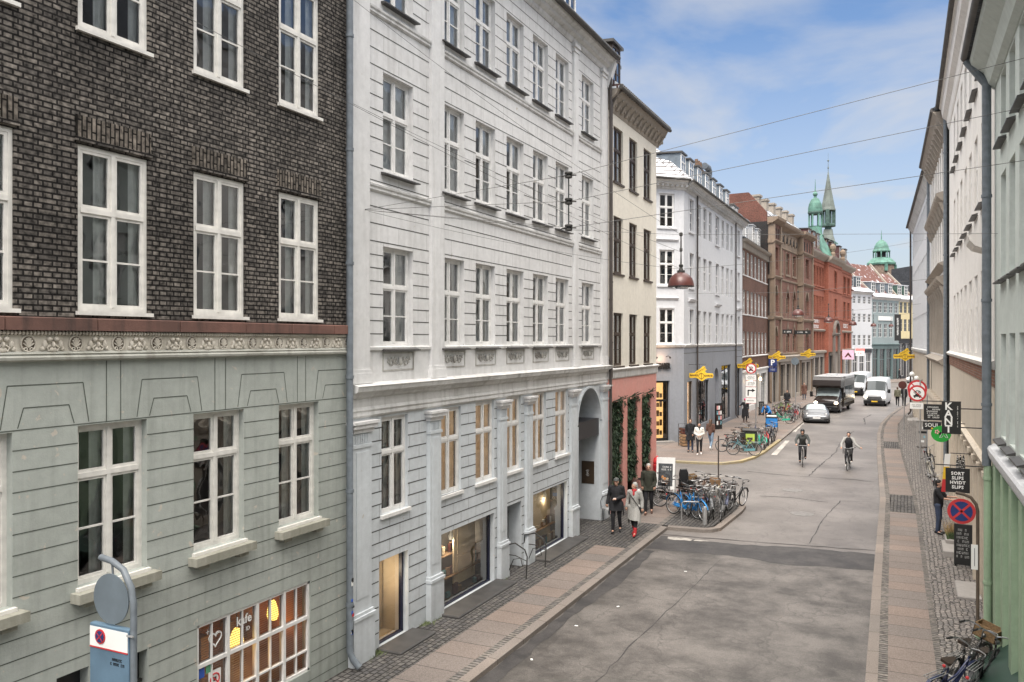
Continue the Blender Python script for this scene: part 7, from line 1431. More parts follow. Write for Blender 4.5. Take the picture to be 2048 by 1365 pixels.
# ------------------------------------------------------------------ signs, lamps and wires
def post(name, label, cat, x, y, h, r=.03, mat='alu', z=KH, rz=0, group=None, arch=0):
    t = thing(name, label, cat, (x, y, z), rz, group); q = MB()
    if arch: q.tube([(0, 0, 0), (0, 0, h-arch), (-arch*.08, 0, h-arch*.62), (-arch*.35, 0, h-arch*.22), (-arch*.75, 0, h-.02), (-arch*1.15, 0, h)], r, 10)
    else: q.tube([(0, 0, 0), (0, 0, h)], r, 8)
    q.build('pole', mat, t, smooth=True); return t
def disc(t, x, z, r, mats, kind, y=-.05, rz=0):
    q = MB(); q.lathe([(r, y-.006), (r, y+.006)], (x, 0, z), 36, 0, ax='y'); 
    if kind == 'nostop':
        q.lathe([(r*.78, y-.0105), (r*.78, y-.0062)], (x, 0, z), 32, 1, ax='y')
        for a in (45, -45): d = Vector((math.cos(R(a)), 0, math.sin(R(a)))); n = Vector((-d.z, 0, d.x))*r*.085; c = Vector((x, y-.013, z)); q.quad(c-d*r*.8-n, c+d*r*.8-n, c+d*r*.8+n, c-d*r*.8+n, 0)
    if kind == 'nomotor':
        q.lathe([(r*.78, y-.0105), (r*.78, y-.0062)], (x, 0, z), 32, 1, ax='y'); Y = y-.013
        q.box(x-r*.42, x+r*.42, Y-.002, Y, z-r*.42, z-r*.22, 2); q.prism([(x-r*.28, z-r*.22), (x+r*.28, z-r*.22), (x+r*.18, z-r*.04), (x-r*.18, z-r*.04)], 'y', Y-.002, Y, 2); q.box(x-r*.36, x-r*.2, Y-.002, Y, z-r*.55, z-r*.42, 2); q.box(x+r*.2, x+r*.36, Y-.002, Y, z-r*.55, z-r*.42, 2)
        q.torus((x-r*.25, Y, z+r*.14), r*.12, r*.035, 12, 4, 2, ax='y'); q.torus((x+r*.25, Y, z+r*.14), r*.12, r*.035, 12, 4, 2, ax='y'); q.tube([(x-r*.25, Y, z+r*.14), (x-r*.05, Y, z+r*.34), (x+r*.2, Y, z+r*.32), (x+r*.25, Y, z+r*.14)], r*.05, 4, 2)
        d = Vector((.7071, 0, -.7071)); n = Vector((.7071, 0, .7071))*r*.06; c = Vector((x, Y-.006, z)); q.quad(c-d*r*.8-n, c+d*r*.8-n, c+d*r*.8+n, c-d*r*.8+n, 0)
    return q.build('sign_disc', mats, t)
t = post('road_sign', 'arched grey pole with blank back of a round sign above a parking board, lower left', 'road sign', -7.01, 5.86, 3.71, .033, 'pipe_grey', arch=.42)
disc(t, -.30, 3.31, .255, ['sign_back'], 'plain', y=-.02); MB().tube([(-.3, 0, 3.54), (-.3, -.01, 3.68)], .012, 5).build('hanger', 'pipe_grey', t)
q = MB(); q.bevbox(-.61, -.035, -.03, .03, .5, 3.03, 0, .008); q.build('sign_board', 'board_blue', t) if 'board_blue' in M else q.build('sign_board', flat('board_blue', (.10, .165, .23), rough=.5, var=.2), t)
q = MB(); q.box(-.60, -.045, -.036, -.031, 2.80, 3.00, 0); q.box(-.60, -.045, -.037, -.031, 2.785, 2.80, 1); o = q.build('white_plate', ['sign_white', 'sign_red'], t); disc(t, -.44, 2.91, .075, ['sign_red', 'sign_blue'], 'nostop', y=-.038)
scribble(t, .22, .09, 2, (-.2, -.034, 2.68)); q = MB(); q.box(-.44, -.28, -.036, -.031, 2.2, 2.34); q.build('sticker', 'sign_white', t); q = MB(); q.tube([(-.04, -.045, 2.98), (.045, -.045, 2.98)], .012, 5); q.build('clamp', 'alu', t)
t = post('road_sign', 'red and blue no stopping sign on an arched rusty pole by the right wall', 'road sign', 1.32, 19.0, 2.86, .032, 'rust_pole', arch=.34) if 'rust_pole' in M else (flat('rust_pole', (.10, .075, .055), rough=.6, var=.3), post('road_sign', 'red and blue no stopping sign on an arched rusty pole by the right wall', 'road sign', 1.32, 19.0, 2.86, .032, 'rust_pole', arch=.34))[1]
disc(t, -.29, 2.50, .255, ['sign_red', 'sign_blue'], 'nostop'); q = MB(); q.box(-.12, .0, -.05, -.04, 1.35, 1.85, 0); q.tube([(-.06, -.055, 1.42), (-.06, -.055, 1.78)], .006, 4, 1); q.build('arrow_plate', ['sign_white', 'black'], t)
t = post('road_sign', 'no motor vehicles sign with a second red rimmed sign behind it, by the right wall', 'road sign', .62, 41.5, 4.2, .03, 'alu'); disc(t, -.12, 3.58, .37, ['sign_red', 'sign_white', 'black'], 'nomotor'); disc(t, -.12, 3.78, .40, ['sign_red', 'sign_white', 'black'], 'nomotor', y=.04); q = MB(); q.box(-.42, .12, -.06, -.05, 2.88, 3.16, 0); q.build('sub_plate', 'sign_white', t); scribble(t, .42, .15, 2, (-.15, -.062, 3.02))
t = post('road_sign', 'dull red back of a round sign beside the far pedestrians', 'road sign', -.05, 61, 3.3, .03, 'alu'); disc(t, -.1, 3.0, .26, ['lamp_shade_red'], 'plain')
t = post('road_sign', 'no motor vehicles sign stacked over white plates and a right turn arrow', 'road sign', -9.25, 58.4, 4.45, .04, 'alu')
disc(t, -.32, 4.05, .36, ['sign_red', 'sign_white', 'black'], 'nomotor'); zz = 3.62
for h_, tx, sz in ((.40, 3, .24), (.40, 3, .24), (.74, 0, .1), (.36, 1, .13)):
    q = MB(); q.box(-.68, .02, -.055, -.045, zz-h_, zz-.02, 0); q.box(-.68, .02, -.056, -.044, zz-h_-.012, zz-h_+.008, 1); q.build('sign_plate', ['sign_white', 'sign_red'], t)
    if tx: scribble(t, .5, sz, tx, (-.33, -.058, zz-h_/2))
    else: q = MB(); q.box(-.55, -.47, -.062, -.056, zz-.6, zz-.2); q.box(-.55, -.25, -.062, -.056, zz-.28, zz-.2); q.prism([(-.25, zz-.37), (-.25, zz-.11), (-.04, zz-.24)], 'y', -.062, -.056); q.build('turn_arrow', 'black', t)
    zz -= h_+.02
t = post('road_sign', 'blue parking sign with white P on a pole by the ornate building', 'road sign', -9.8, 70.2, 4.6, .035, 'alu'); q = MB(); q.box(-.3, .35, -.055, -.045, 3.85, 4.5); q.box(-.3, .35, -.055, -.045, 3.4, 3.78); q.build('sign_plate', 'sign_blue', t); text(t, 'P', .62, 'sign_white', (.02, -.06, 4.16), bold=.02); scribble(t, .45, .16, 2, (.02, -.06, 3.6), 'sign_white')
t = post('road_sign', 'grey back of a round sign on a pole behind the bicycle rack', 'road sign', -9.5, 83.4, 4.4, .035, 'alu'); disc(t, -.05, 4.0, .36, ['sign_back'], 'plain')
t = post('sign_post', 'bare grey pole rising behind the parked bicycles on the island', 'pole', -6.85, 33.9, 2.2, .028, 'pipe_dark', z=0)
# hanging shop signs, right side
def hang(name, label, x, y, z, w_, h_, mat, bar=True, barx=1.7):
    t = thing(name, label, 'shop sign', (x, y, z)); q = MB(); q.box(-w_/2, w_/2, -.02, .02, -h_/2, h_/2); q.build('board', mat, t)
    if bar: q = MB(); q.tube([(-w_/2-.2, 0, h_/2+.06), (barx-x, 0, h_/2+.06)], .014, 6); q.tube([(-w_*.3, 0, h_/2), (-w_*.3, 0, h_/2+.06)], .006, 4); q.tube([(w_*.3, 0, h_/2), (w_*.3, 0, h_/2+.06)], .006, 4); q.build('bracket', 'black', t)
    return t
t = hang('shop_sign', 'black hanging sign reading KANT in tall white letters', .985, 22.0, 4.24, .40, .76, 'black_board', bar=False); q = MB(); [q.tube([(.2, 0, z), (.72, 0, z)], .014, 6) for z in (.22, -.22)]; q.build('bracket', 'black', t)
for i, c_ in enumerate('KANT'): text(t, c_, .24, 'sign_white', (-.06, -.022, .265-.178*i), bold=.006)
o = scribble(t, .62, .028, 1, (.13, -.022, 0), 'sign_white'); o.rotation_euler = (0, R(90), 0)
t = hang('shop_sign', 'black hanging sign reading SOUL under a larger text board', .79, 30.0, 3.30, .52, .26, 'black_board', bar=False); text(t, 'SOUL', .17, 'sign_white', (0, -.022, .02), bold=.001); MB().ell((0, -.03, -.08), (.03, .01, .03), 8, 0, 4).build('heart', 'sign_yellow', t)
q = MB(); q.box(-.24, .28, -.02, .02, .18, .70, 0); q.tube([(-.3, 0, .80), (.95, 0, .80)], .016, 6); q.tube([(-.1, 0, .14), (.4, 0, .14)], .012, 5); q.build('upper_board', 'black_board', t); scribble(t, .38, .40, 6, (.02, -.022, .44), 'sign_white')
t = hang('shop_sign', 'round green hanging sign with a white outlined letter A and flower', .98, 28.0, 3.25, .1, .1, 'sign_white', bar=False); q = MB(); q.lathe([(.27, -.02), (.27, .02)], (0, 0, 0), 28, 0, ax='y', sq=.9); q.build('disc', flat('sign_green', (.02, .30, .04), rough=.4), t); text(t, 'A', .26, 'sign_white', (.07, -.024, -.01), bold=.02); text(t, 'A', .26, 'sign_green', (.07, -.030, -.01), bold=.008)
q = MB()
for k in range(5): a = 2*math.pi*k/5; q.ell((-.11+.045*math.cos(a), -.025, .06+.045*math.sin(a)), (.026, .006, .026), 8, 0, 4)
q.build('flower', flat('petal_pink', (.70, .35, .35)), t); q = MB(); q.tube([(.0, 0, .27), (0, 0, .33)], .01, 4); q.tube([(-.3, 0, .33), (.7, 0, .33)], .014, 6); q.build('bracket', 'black', t)
t = hang('shop_sign', 'square black hanging sign reading SORT SLIPS HVIDT SLIPS', 1.04, 20.5, 3.0, .47, .53, 'black_board'); text(t, 'SORT\nSLIPS\nHVIDT\nSLIPS', .095, 'sign_white', (0, -.022, .0), bold=.003, lines=1.05, spacing=1.12)
# yellow silhouette signs hung across the street
def ysign(label, x, y, z, w_=1.45, rz=0):
    t = thing('yellow_sign', label, 'street decoration', (x, y, z), R(rz), 'yellow cut-out signs along the street'); s = w_/1.45; o_ = [(-.72, -.08), (-.70, .12), (-.40, .12), (-.30, .24), (-.12, .34), (.0, .42), (.08, .52), (.18, .55), (.26, .46), (.27, .36), (.36, .34), (.26, .28), (.24, .20), (.34, .12), (.68, .12), (.74, .0), (.70, -.14), (.40, -.16), (.26, -.22), (.16, -.30), (.06, -.36), (-.06, -.30), (-.16, -.22), (-.30, -.16), (-.68, -.18)]
    q = MB(); q.prism([(a*s, c*s) for a, c in o_], 'y', -.02, .02); q.build('board', 'sign_yellow', t); q = MB(); q.torus((.02*s, -.028, -.05*s), .16*s, .014*s, 20, 4, ax='y'); q.tube([(.02*s, -.028, .15*s), (.02*s, -.028, -.27*s)], .016*s, 4); q.tube([(-.08*s, -.028, .10*s), (.12*s, -.028, .10*s)], .012*s, 4)
    for k in range(6): a = .6+.9*k; q.tube([((-.3+.09*k)*s, -.026, (.1+.05*k)*s), ((-.24+.09*k)*s, -.026, (.2+.05*k+.03*(k % 2))*s), ((-.18+.09*k)*s, -.026, (.12+.06*k)*s)], .011*s, 4)
    q.build('drawing', flat('sign_ink', (.13, .05, .01)) if 'sign_ink' not in M else 'sign_ink', t); text(t, 'BANKE', .15*s, 'sign_ink', (-.42*s, -.023, -.02*s), bold=.006); text(t, 'GARNE', .15*s, 'sign_ink', (.44*s, -.023, -.03*s), bold=.006)
    q = MB(); q.tube([(-w_*.5-.35, 0, .62*s), (.3, 0, .66*s)], .014, 5); q.tube([(-.1, 0, .3*s), (-.1, 0, .65*s)], .008, 4); q.build('bracket', 'black', t)
ysign('yellow cut-out sign by the corner block, nearest of the row', -11.05, 49.6, 4.0); ysign('yellow cut-out sign between corner block and brown brick house', -10.95, 65.3, 4.15, 1.6); ysign('yellow cut-out sign at the near side of the ornate building', -10.45, 77.6, 4.6, 1.5)
ysign('yellow cut-out sign at the far side of the ornate building', -9.3, 92.5, 4.65, 1.55); ysign('yellow cut-out sign hanging by the white house on the right', -.02, 70.0, 4.9, 1.6)
t = hang('shop_sign', 'pink square sign with dark mountain mark beside the stone portal', -6.0, 104, 4.45, 1.25, 1.1, flat('sign_pink', (.70, .45, .58))); q = MB(); q.prism([(-.4, -.3), (.0, .3), (.4, -.3), (.22, -.3), (0, -.05), (-.22, -.3)], 'y', -.03, -.021); q.build('mark', 'lamp_shade_red', t)
t = hang('shop_sign', 'red and white lit sign right of the pink square sign', -4.9, 108, 4.7, 1.0, .9, 'sign_white'); q = MB(); q.box(-.5, .5, -.03, -.021, .15, .45); q.build('lit_stripe', 'neon_red', t); scribble(t, .5, .3, 1, (0, -.03, -.12), 'sign_red')
for i, (x, y, z, tx) in enumerate(((-10.3, 83.6, 6.95, 'NOTE'), (-9.6, 90.3, 6.95, 'NORRØNA'))):
    t = hang('shop_sign', ['small dark sign low on the ornate facade, left one', 'small dark sign low on the ornate facade, right one'][i], x, y, z, [.9, 1.6][i], .42, 'black_board', bar=False); scribble(t, [.6, 1.2][i], .2, 1, (0, -.022, 0), 'sign_white')
t = hang('shop_sign', 'tall black sign with white letters at the yellow house corner', -1.0, 138.0, 8.1, .9, 4.0, 'black_board', bar=False); o = scribble(t, 3.2, .34, 1, (0, -.022, 0), 'sign_white'); o.rotation_euler = (0, R(90), 0)
# span wires
def pr(px, py, Y):  # not used for placement of anything but wire ends worked out from the facades
    return None
WA = Vector((XL, 12.70, 8.50)); U = Vector((-4.5, 11.4, 0)); LP = Vector((-4.7, 19.0, 0))
t = thing('wire_insulator', 'vertical black rod with three insulators holding the span wires', 'insulator', (U.x, U.y, 7.70)); q = MB(); q.tube([(0, 0, -.02), (0, 0, .86)], .010, 6); q.build('rod', 'black', t)
for z in (.03, .42, .81): q = MB(); q.lathe([(.03, -.05), (.055, -.04), (.055, -.015), (.03, -.01), (.03, .01), (.06, .015), (.06, .04), (.03, .05)], (0, 0, z), 12); q.tube([(0, 0, z), (-.12, .01, z-.01)], .012, 5); q.tube([(0, 0, z), (.12, .0, z-.01)], .012, 5); q.build('insulator', 'iron', t, smooth=True)
def wire(label, pts, r=.006, sag=0., mat='wire_dark', group=None):
    P = []
    for a, c in zip(pts, pts[1:]):
        a, c = Vector(a), Vector(c); n = 10
        for i in range(n): t_ = i/n; v = a.lerp(c, t_); v.z -= sag*4*t_*(1-t_); P.append(v)
    P.append(Vector(pts[-1])); o0 = P[0].copy(); o = MB().tube([p-o0 for p in P], r, 5).build('span_wire', mat, smooth=True); o.location = o0; return tag(o, label, 'wire', group)
flat('wire_dark', (.10, .098, .095), rough=.6)
wire('top wire from the white wall anchor to the insulator rod and the right roofline', [WA, (U.x, U.y, 8.51), (1.6, 13.6, 10.05)], .0042); wire('middle wire from the white wall anchor to the insulator rod', [WA, (U.x, U.y, 8.12), (1.6, 13.6, 9.35)], .0042); wire('bottom wire from the white wall anchor to the insulator rod', [WA, (U.x, U.y, 7.73), (1.6, 13.6, 8.6)], .0042)
l1, l2, l3 = (LP.x, LP.y, 8.52), (LP.x, LP.y, 8.12), (LP.x, LP.y, 7.72)
wire('thin wire from the wall anchor to the top of the near street lamp', [WA, (U.x, U.y, 7.70), l1], .0038); wire('thin level wire from the near street lamp top to the right wall', [l1, (1.6, 18.2, 8.1)], .0038); wire('thin sagging wire from the wall anchor to the near lamp hood', [WA, l3], .0038, .12)
wire('long wire from the upper left to the near lamp middle bracket', [(XL, 12.02, 10.42), l2], .0038, .1); wire('long wire from the brick wall to the near lamp top bracket', [(XL, 7.4, 12.9), l1], .0038, .25); wire('long wire from the lower brick wall to the near lamp hood', [(XL, 5.9, 10.8), l3], .0038, .1); wire('wire from the near lamp hood to the right houses far along', [l3, (1.55, 36.4, 10.2)], .0042, .15)
for i, (a, c, l_) in enumerate([((-11.8, 66.5, 8.4), (1.1, 60, 8.5), 'second'), ((-11.8, 60.5, 8.0), (1.0, 70, 8.2), 'third')]): wire('wire carrying the %s street lamp along the street' % l_, [a, c], .008, .3)
o = MB().lathe([(.03, 0), (.05, -.03), (.02, -.05)], (0, 0, 0), 8, 0, ax='x').build('wall_anchor', 'iron'); o.location = (XL, 12.70, 8.50); tag(o, 'small iron ring anchoring the fan of wires on the white wall', 'anchor')
# hanging lamps
def street_lamp(label, x, y, z, rods=True):
    t = thing('street_lamp', label, 'street lamp', (x, y, z), 0, 'hanging street lamps'); r = .30
    q = MB(); q.lathe([(r, 0), (r*1.0, .03), (r*.96, .10), (r*.86, .18), (r*.68, .25), (r*.42, .305), (r*.2, .325)], n=28); q.build('hood', 'lamp_shade_red', t, smooth=True); q = MB(); q.lathe([(r*1.015, -.012), (r*1.015, .006)], n=28); q.lathe([(.2, -.02), (.15, -.06), (.02, -.07)], n=16, m=1); q.build('rim', ['black', 'glass_far'], t)
    q = MB(); q.lathe([(.09, .32), (.09, .37), (.05, .38), (.035, .44), (.05, .46), (.05, .5), (.02, .52), (.012, .80), (.035, .82), (.035, .88), (.02, .9), (.015, 1.16), (.04, 1.18), (.04, 1.24), (.015, 1.26)], n=12); q.build('hanger_rod', 'iron', t, smooth=True); return t
street_lamp('large dark red dome lamp hanging over the street, nearest', LP.x, LP.y, 7.32)
street_lamp('second dark red dome lamp hanging before the ornate building', -4.95, 44.5, 7.36); street_lamp('third red dome lamp, in front of the orange facade', -4.7, 60, 7.35); street_lamp('fourth red dome lamp near the stone portal', -3.7, 70, 7.3); street_lamp('red dome lamp in front of the far white house', -3.0, 95, 7.6); street_lamp('tiny red dome lamp in front of the blue grey house', -1.6, 116, 7.9)
wire('wire carrying the second street lamp across the street', [(-11.8, 49.5, 8.9), (-4.95, 44.5, 8.55), (1.4, 42.0, 8.9)], .007)

# ------------------------------------------------------------------ small things on the pavements
t = thing('litter_bin', 'dark green litter bin with lime green panel beside the teal bicycle', 'litter bin', (-7.62, 46.1, KH), R(10)); q = MB(); q.bevbox(-.38, .38, -.32, .32, 0, 1.02, 0, .04); q.build('body', flat('bin_green', (.022, .03, .024), rough=.5), t); q = MB(); q.bevbox(-.42, .42, -.36, .36, 1.06, 1.16, 0, .05); q.box(-.34, .34, -.28, .28, 1.02, 1.06, 0); q.build('lid', 'iron', t)
q = MB(); q.box(-.22, .24, -.335, -.322, .38, .92, 0); q.prism([(-.1, .72), (.12, .72), (.14, .60), (.04, .60), (.02, .48), (-.03, .48), (-.05, .60), (-.12, .62)], 'y', -.342, -.336, 1); q.box(.382, .39, -.2, .2, .3, .9, 0); q.build('panel', [flat('lime', (.38, .50, .08)), 'black'], t)
t = thing('sandwich_board', 'white framed pavement sign with dark poster showing orange food', 'sandwich board', (-8.55, 32.15, KH), R(8)); q = MB()
for sg in (1, -1): q.add([(-.36, -.02*sg, 1.32), (.36, -.02*sg, 1.32), (.36, -.30*sg, .12), (-.36, -.30*sg, .12), (-.36, -.02*sg-.03*sg, 1.32), (.36, -.05*sg, 1.32), (.36, -.33*sg, .12), (-.36, -.33*sg, .12)], [(0, 1, 2, 3), (4, 5, 6, 7), (0, 1, 5, 4), (1, 2, 6, 5), (2, 3, 7, 6), (3, 0, 4, 7)]); [q.tube([(x, -.31*sg, .14), (x, -.33*sg, 0)], .015, 5) for x in (-.33, .33)]
q.build('frame', 'sign_white', t); dsl = (.33-.05)/(1.32-.12); yy = lambda z: -.056-(1.32-z)*dsl
q = MB(); q.add([(-.28, yy(1.1), 1.1), (.28, yy(1.1), 1.1), (.28, yy(.25), .25), (-.28, yy(.25), .25)], [(0, 1, 2, 3)]); q.build('poster', flat('poster_dark', (.05, .055, .06), var=.6, scale=9), t)
q = MB()
for i in range(14): z = .32+.3*random.random(); q.ell((-.12+.22*random.random(), yy(z)-.004, z), (.05, .006, .04), 7, i % 2, 4)
q.build('food_picture', [flat('food_orange', (.55, .22, .06)), flat('food_pale', (.5, .4, .3))], t); o = scribble(t, .40, .2, 2, (0, yy(.92)-.006, .92), 'sign_white'); o.rotation_euler = (-.23, 0, 0)
t = thing('hanging_vase', 'bright red hydrant shaped pot standing by the pink wall corner', 'pot', (-9.02, 32.55, KH)); q = MB(); q.lathe([(.14, 0), (.16, .05), (.10, .1), (.09, .55), (.11, .6), (.2, .72), (.21, .95), (.17, 1.0), (.19, 1.03), (.19, 1.1), (.14, 1.2), (.05, 1.27), (.02, 1.32)], n=20); q.build('pot_body', 'sign_red', t, smooth=True); MB().lathe([(.06, -.26), (.06, .26)], (0, 0, .88), 10, 0, ax='x').build('side_caps', 'sign_red', t)
def cafe_chair(label, x, y, rz):
    t = thing('cafe_chair', label, 'chair', (x, y, KH), R(rz), 'metal chairs by the pink wall'); q = MB(); q.lathe([(.2, .44), (.21, .455), (.2, .47)], n=16); q.build('seat', 'alu', t)
    for sx, sy in ((-.17, -.17), (.17, -.17), (-.17, .17), (.17, .17)): MB().tube([(sx, sy, 0), (sx*.9, sy*.9, .45)], .012, 5).build('leg', 'black', t)
    q = MB(); q.tube([(-.21, -.1, .45), (-.24, -.05, .68), (-.2, .18, .80), (0, .24, .84), (.2, .18, .80), (.24, -.05, .68), (.21, -.1, .45)], .012, 5); q.tube([(0, .2, .45), (0, .24, .84)], .01, 5); q.build('backrest', 'black', t); return t
for i, (x, y, r_, l_) in enumerate([(-8.85, 30.9, 20, 'dark metal cafe chair below the red pot'), (-8.9, 29.6, -30, 'dark metal cafe chair nearest the walking man'), (-8.8, 25.8, 10, 'dark metal cafe chair beside the older couple'), (-8.5, 31.6, 160, 'dark metal cafe chair turned away beside the pavement sign')]): cafe_chair(l_, x, y, r_)
t = thing('cafe_table', 'small round cafe table between the metal chairs by the pink wall', 'table', (-8.82, 30.25, KH)); MB().lathe([(.3, .72), (.3, .75)], n=20).build('table_top', 'black', t); q = MB(); q.lathe([(.2, 0), (.18, .03), (.025, .05), (.025, .72)], n=10); q.build('pedestal', 'black', t)
t = thing('crate_stack', 'stack of red and brown bread trays by the corner shop door', 'tray stack', (-11.15, 46.3, KH), R(35)); 
for k in range(6): q = MB(); q.bevbox(-.32, .32, -.28, .28, .05+.17*k, .18+.17*k, 0, .02); q.box(-.28, .28, -.24, .24, .185+.17*k, .19+.17*k, 1); q.build('tray', ['lamp_shade_red' if k > 3 else 'wood', 'black'], t)
MB().tube([(-.34, .3, 0), (-.34, .3, 1.25), (.34, .3, 1.25), (.34, .3, 0)], .018, 6).build('trolley_frame', 'iron', t)
t = thing('framed_poster', 'black framed pale blue poster on the slate grey corner wall', 'poster', (XB-.95*.7071+.62, 48.4+.95*.7071-.62-.32, 1.55), R(-45+90)); t.rotation_euler = (0, 0, R(45)); t.location = (XB-.42-.03, 48.4+.42-.03, 1.55)
q = MB(); q.bevbox(-.36, .36, -.06, 0, 0, 1.05, 0, .01); q.build('frame', 'black', t); q = MB(); q.box(-.26, .26, -.066, -.061, .12, .95); q.build('picture', flat('poster_blue', (.18, .36, .42), var=.9, scale=9), t)
t = thing('newsstand', 'narrow dark display stand with magazines left of the tall shop window', 'stand', (-11.35, 56.2, KH), R(60)); q = MB(); q.bevbox(-.3, .3, -.06, .06, 0, 1.75, 0, .01); q.build('frame', 'black', t); q = MB(); [q.box(-.25+.17*i, -.11+.17*i, -.075, -.062, .3+.34*k, .56+.34*k, (i+k) % 4) for i in range(3) for k in range(4)]; q.build('magazines', ['sign_white', 'lamp_shade_red', 'poster_blue', 'petal_pink'], t)
def board(label, x, y, rz, txt): 
    t = thing('chalkboard', label, 'chalkboard', (x, y, KH), R(rz)); q = MB(); q.bevbox(-.21, .21, -.03, .03, .05, 1.12, 0, .01); [q.box(x_, x_+.04, .0, .25, 0, .05) for x_ in (-.2, .16)]; q.build('board', 'black_board', t); scribble(t, .32, .8, 8, (0, -.034, .62), 'chalk'); return t
board('black pavement sign with white scribbles standing near the brown brick house', -10.35, 68.0, 20, 'X\nMENU\n2 for 1'); board('black chalkboard with white lettering leaning on the sand coloured wall', 1.38, 24.7, -8, 'ÅBENT\nVINTAGE\nTØJ & SKO\n- 20 %')
# right side: steps, planter, cabinet, mailbox
for i, (x0, x1, y0, y1, z_, l_) in enumerate([(.95, 1.6, 25.6, 27.0, .17, 'single granite doorstep on the right pavement by the tending woman'), (1.1, 1.6, 21.6, 23.0, .06, 'flat granite slab at the door nearest the chalkboard'), (.15, .75, 66.0, 68.2, .22, 'grey stone step far along the right wall, lower one'), (.5, 1.1, 63.6, 66.0, .45, 'grey stone steps far along the right wall, upper one')]):
    o = MB().bevbox(0, x1-x0, 0, y1-y0, 0, z_, 0, .02).build('doorstep', 'concrete'); o.location = (x0, y0, KH); tag(o, l_, 'step')
t = thing('planter', 'stone planter box with dry grasses and small shrubs by the shop door', 'planter', (1.33, 26.9, KH)); q = MB(); q.bevbox(-.28, .25, -.35, .5, 0, .28, 0, .02); q.build('box', 'concrete', t); q = MB(); flat('dry_grass', (.30, .20, .08), var=.5, scale=20); flat('shrub', (.06, .10, .03), var=.5)
for i in range(700): a = random.uniform(0, 6.28); x, y = random.uniform(-.24, .2), random.uniform(-.3, .45); h_ = random.uniform(.1, .55 if y > .1 else .25); dx, dy = .18*math.cos(a)*h_*2, .18*math.sin(a)*h_*2; q.add([(x-.006, y, .26), (x+.006, y, .26), (x+dx, y+dy, .26+h_)], [(0, 1, 2)], 0 if y > .1 else 1)
o = q.build('grasses', ['dry_grass', 'shrub'], t)
t = thing('electric_cabinet', 'grey graffiti covered electrical cabinet on the right pavement', 'cabinet', (.9, 51.5, KH)); q = MB(); q.bevbox(-.32, .32, -.2, .2, .05, 1.45, 0, .02); q.bevbox(-.35, .35, -.23, .23, 1.455, 1.52, 0, .02); q.build('housing', 'concrete', t); q = MB(); [q.box(-.25+.5*random.random()*.7, -.15+.5*random.random()*.7+.1, -.206, -.201, z, z+.12, i % 3) for i, z in enumerate((.3, .55, .8, 1.05))]; q.build('stickers', ['sign_white', 'poster_blue', 'black'], t)
t = thing('wall_lamp', 'white globe lamps on a bracket on the far right wall', 'lamp', (.75, 58, 3.7)); [MB().ell((x, 0, z), (.16, .16, .16), 10, 0, 7).build('globe', 'sign_white', t, smooth=True) for x, z in ((-.35, .25), (-.1, 0))]; MB().tube([(-.35, 0, .1), (-.1, .02, -.15), (.35, .05, -.1)], .02, 6).build('bracket', 'iron', t)
# clothes and a colourful flag in front of the right shop
t = thing('clothes_rail', 'rail of patterned black and white scarves hanging outside the right shop', 'clothes rail', (1.25, 25.0, 1.5)); q = MB(); q.tube([(-.15, 0, 1.55), (.35, 0, 1.55)], .012, 5); q.build('rail', 'black', t); q = MB(); [q.ell((.02+.07*k, .03*k, 1.0), (.05, .07, .52), 8, 0, 6) for k in range(3)]; q.build('scarves', 'zebra_cloth', t) if 'zebra_cloth' in M else (brickmat('zebra_cloth', (.7, .68, .64), (.5, .48, .45), (.02, .02, .02), bw=.08, rh=.05, mort=.016, squash=1, distort=.15, bump=.1), q.build('scarves', 'zebra_cloth', t))
t = thing('streamer', 'red, yellow and white streamer hanging beside the scarves', 'flag', (1.0, 25.6, 1.9)); q = MB(); [q.add([(-.10+.03*k, 0, .35*k), (.04+.03*k, .02, .35*k), (.07+.03*k, .02, .35*k+.35), (-.07+.03*k, 0, .35*k+.35)], [(0, 1, 2, 3)], k) for k in range(3)]; q.build('cloth_strips', ['sign_red', 'sign_yellow', 'sign_white'], t)
o = MB().add([(0, 0, 0), (.62, .0, .5), (.62, 3.1, .5), (0, 3.1, 0), (0, 0, -.05), (.62, 0, .43), (.62, 3.1, .43), (0, 3.1, -.05)], [(0, 1, 2, 3), (7, 6, 5, 4), (0, 4, 5, 1), (1, 5, 6, 2), (2, 6, 7, 3), (3, 7, 4, 0)]).build('cellar_hatch', 'dark_green'); o.location = (1.0, 13.3, .42); tag(o, 'dark green slanted cellar hatch beside the bicycles in the lower right corner', 'hatch')
o = MB().box(0, .25, 0, 2.9, 0, .42).build('hatch_base', 'dark_green', o, loc=(.3, .05, -.42))
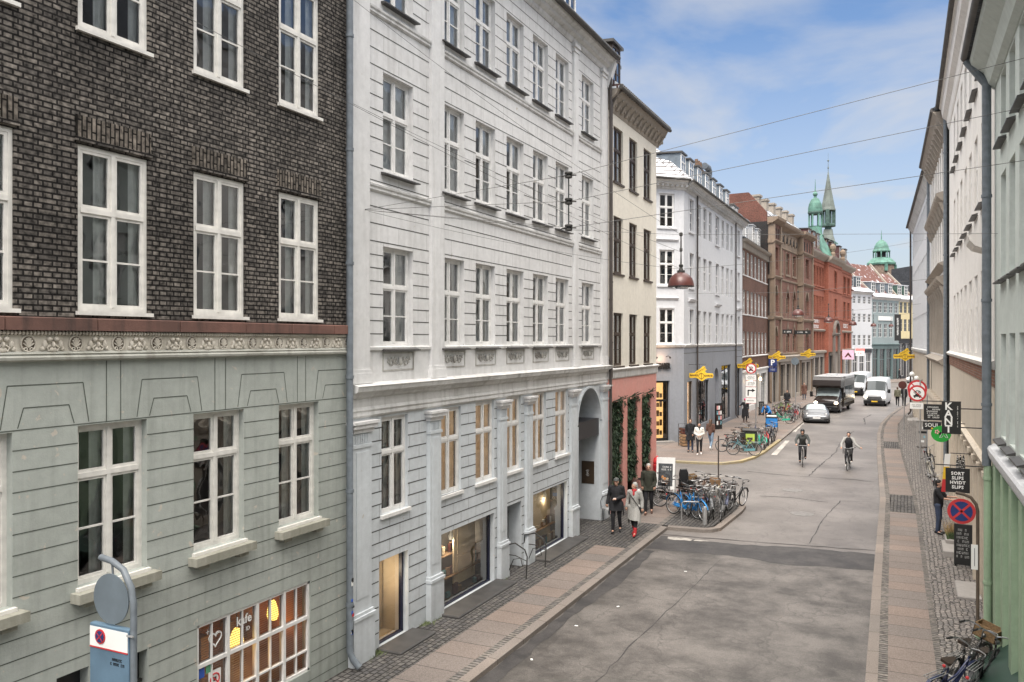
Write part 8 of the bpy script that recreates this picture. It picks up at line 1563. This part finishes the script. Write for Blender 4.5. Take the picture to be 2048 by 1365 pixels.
# cellar steps and railings of the white house
for i, (a, c) in enumerate(((13.15, 14.45), (15.4, 18.35), (20.4, 23.4))):
    o = MB().bevbox(0, c-a, -.55, 0, 0, .05, 0, .02).build('light_well_cover', 'slate_sill'); o.location = (XL, a, KH); o.rotation_euler = (0, 0, R(90)); tag(o, ['dark sloping stone plinth in front of the narrow beige shop window', 'dark sloping stone plinth in front of the wide bookshop window', 'dark sloping stone plinth in front of the shop window near the gateway'][i], 'plinth')
for i, s_ in enumerate((18.75, 19.95)):
    q = MB(); q.tube([(0, 0, .0), (0, 0, .55), (-.06, -.04, .80), (0, -.3, .86), (.02, -.55, .72), (.02, -.62, .55), (.0, -.6, 0)], .018, 6); q.tube([(0, -.1, .1), (0, -.25, .45), (0, -.45, .5), (0, -.5, .3), (0, -.38, .25)], .012, 5); q.tube([(0, 0, .55), (0, -.3, .55), (0, -.6, .45)], .012, 5)
    o = q.build('iron_railing', 'iron'); o.location = (XL, s_, KH); o.rotation_euler = (0, 0, R(90)); tag(o, ['curled wrought iron railing left of the cellar door', 'curled wrought iron railing right of the cellar door'][i], 'railing')
# weeds along the foot of the wall, litter on the road
q = MB(); flat('weed', (.10, .13, .04), var=.5)
for c_ in (12.9, 13.1, 14.9, 15.2, 18.5): 
    for i in range(160): a = random.uniform(0, 6.28); x = XL+.02+abs(random.gauss(0, .07)); y = c_+random.gauss(0, .13); L_ = random.uniform(.02, .09); q.add([(x-.005, y, KH), (x+.005, y+.004, KH), (x+math.cos(a)*L_, y+math.sin(a)*L_, KH+L_*.8)], [(0, 1, 2)])
o = q.build('weeds', 'weed'); o['kind'] = 'stuff'
for i, (x, y) in enumerate(((-6.3, 16.4), (-5.9, 18.0), (-6.4, 14.3), (-5.2, 21.5))):
    o = MB().box(-.035, .035, -.02, .02, 0, .006).build('paper_scrap', 'sign_white'); o.location = (x, y, .004); o.rotation_euler = (0, 0, i*1.1); tag(o, 'small white scrap of paper lying on the asphalt near the left kerb', 'litter', 'paper scraps on the road')
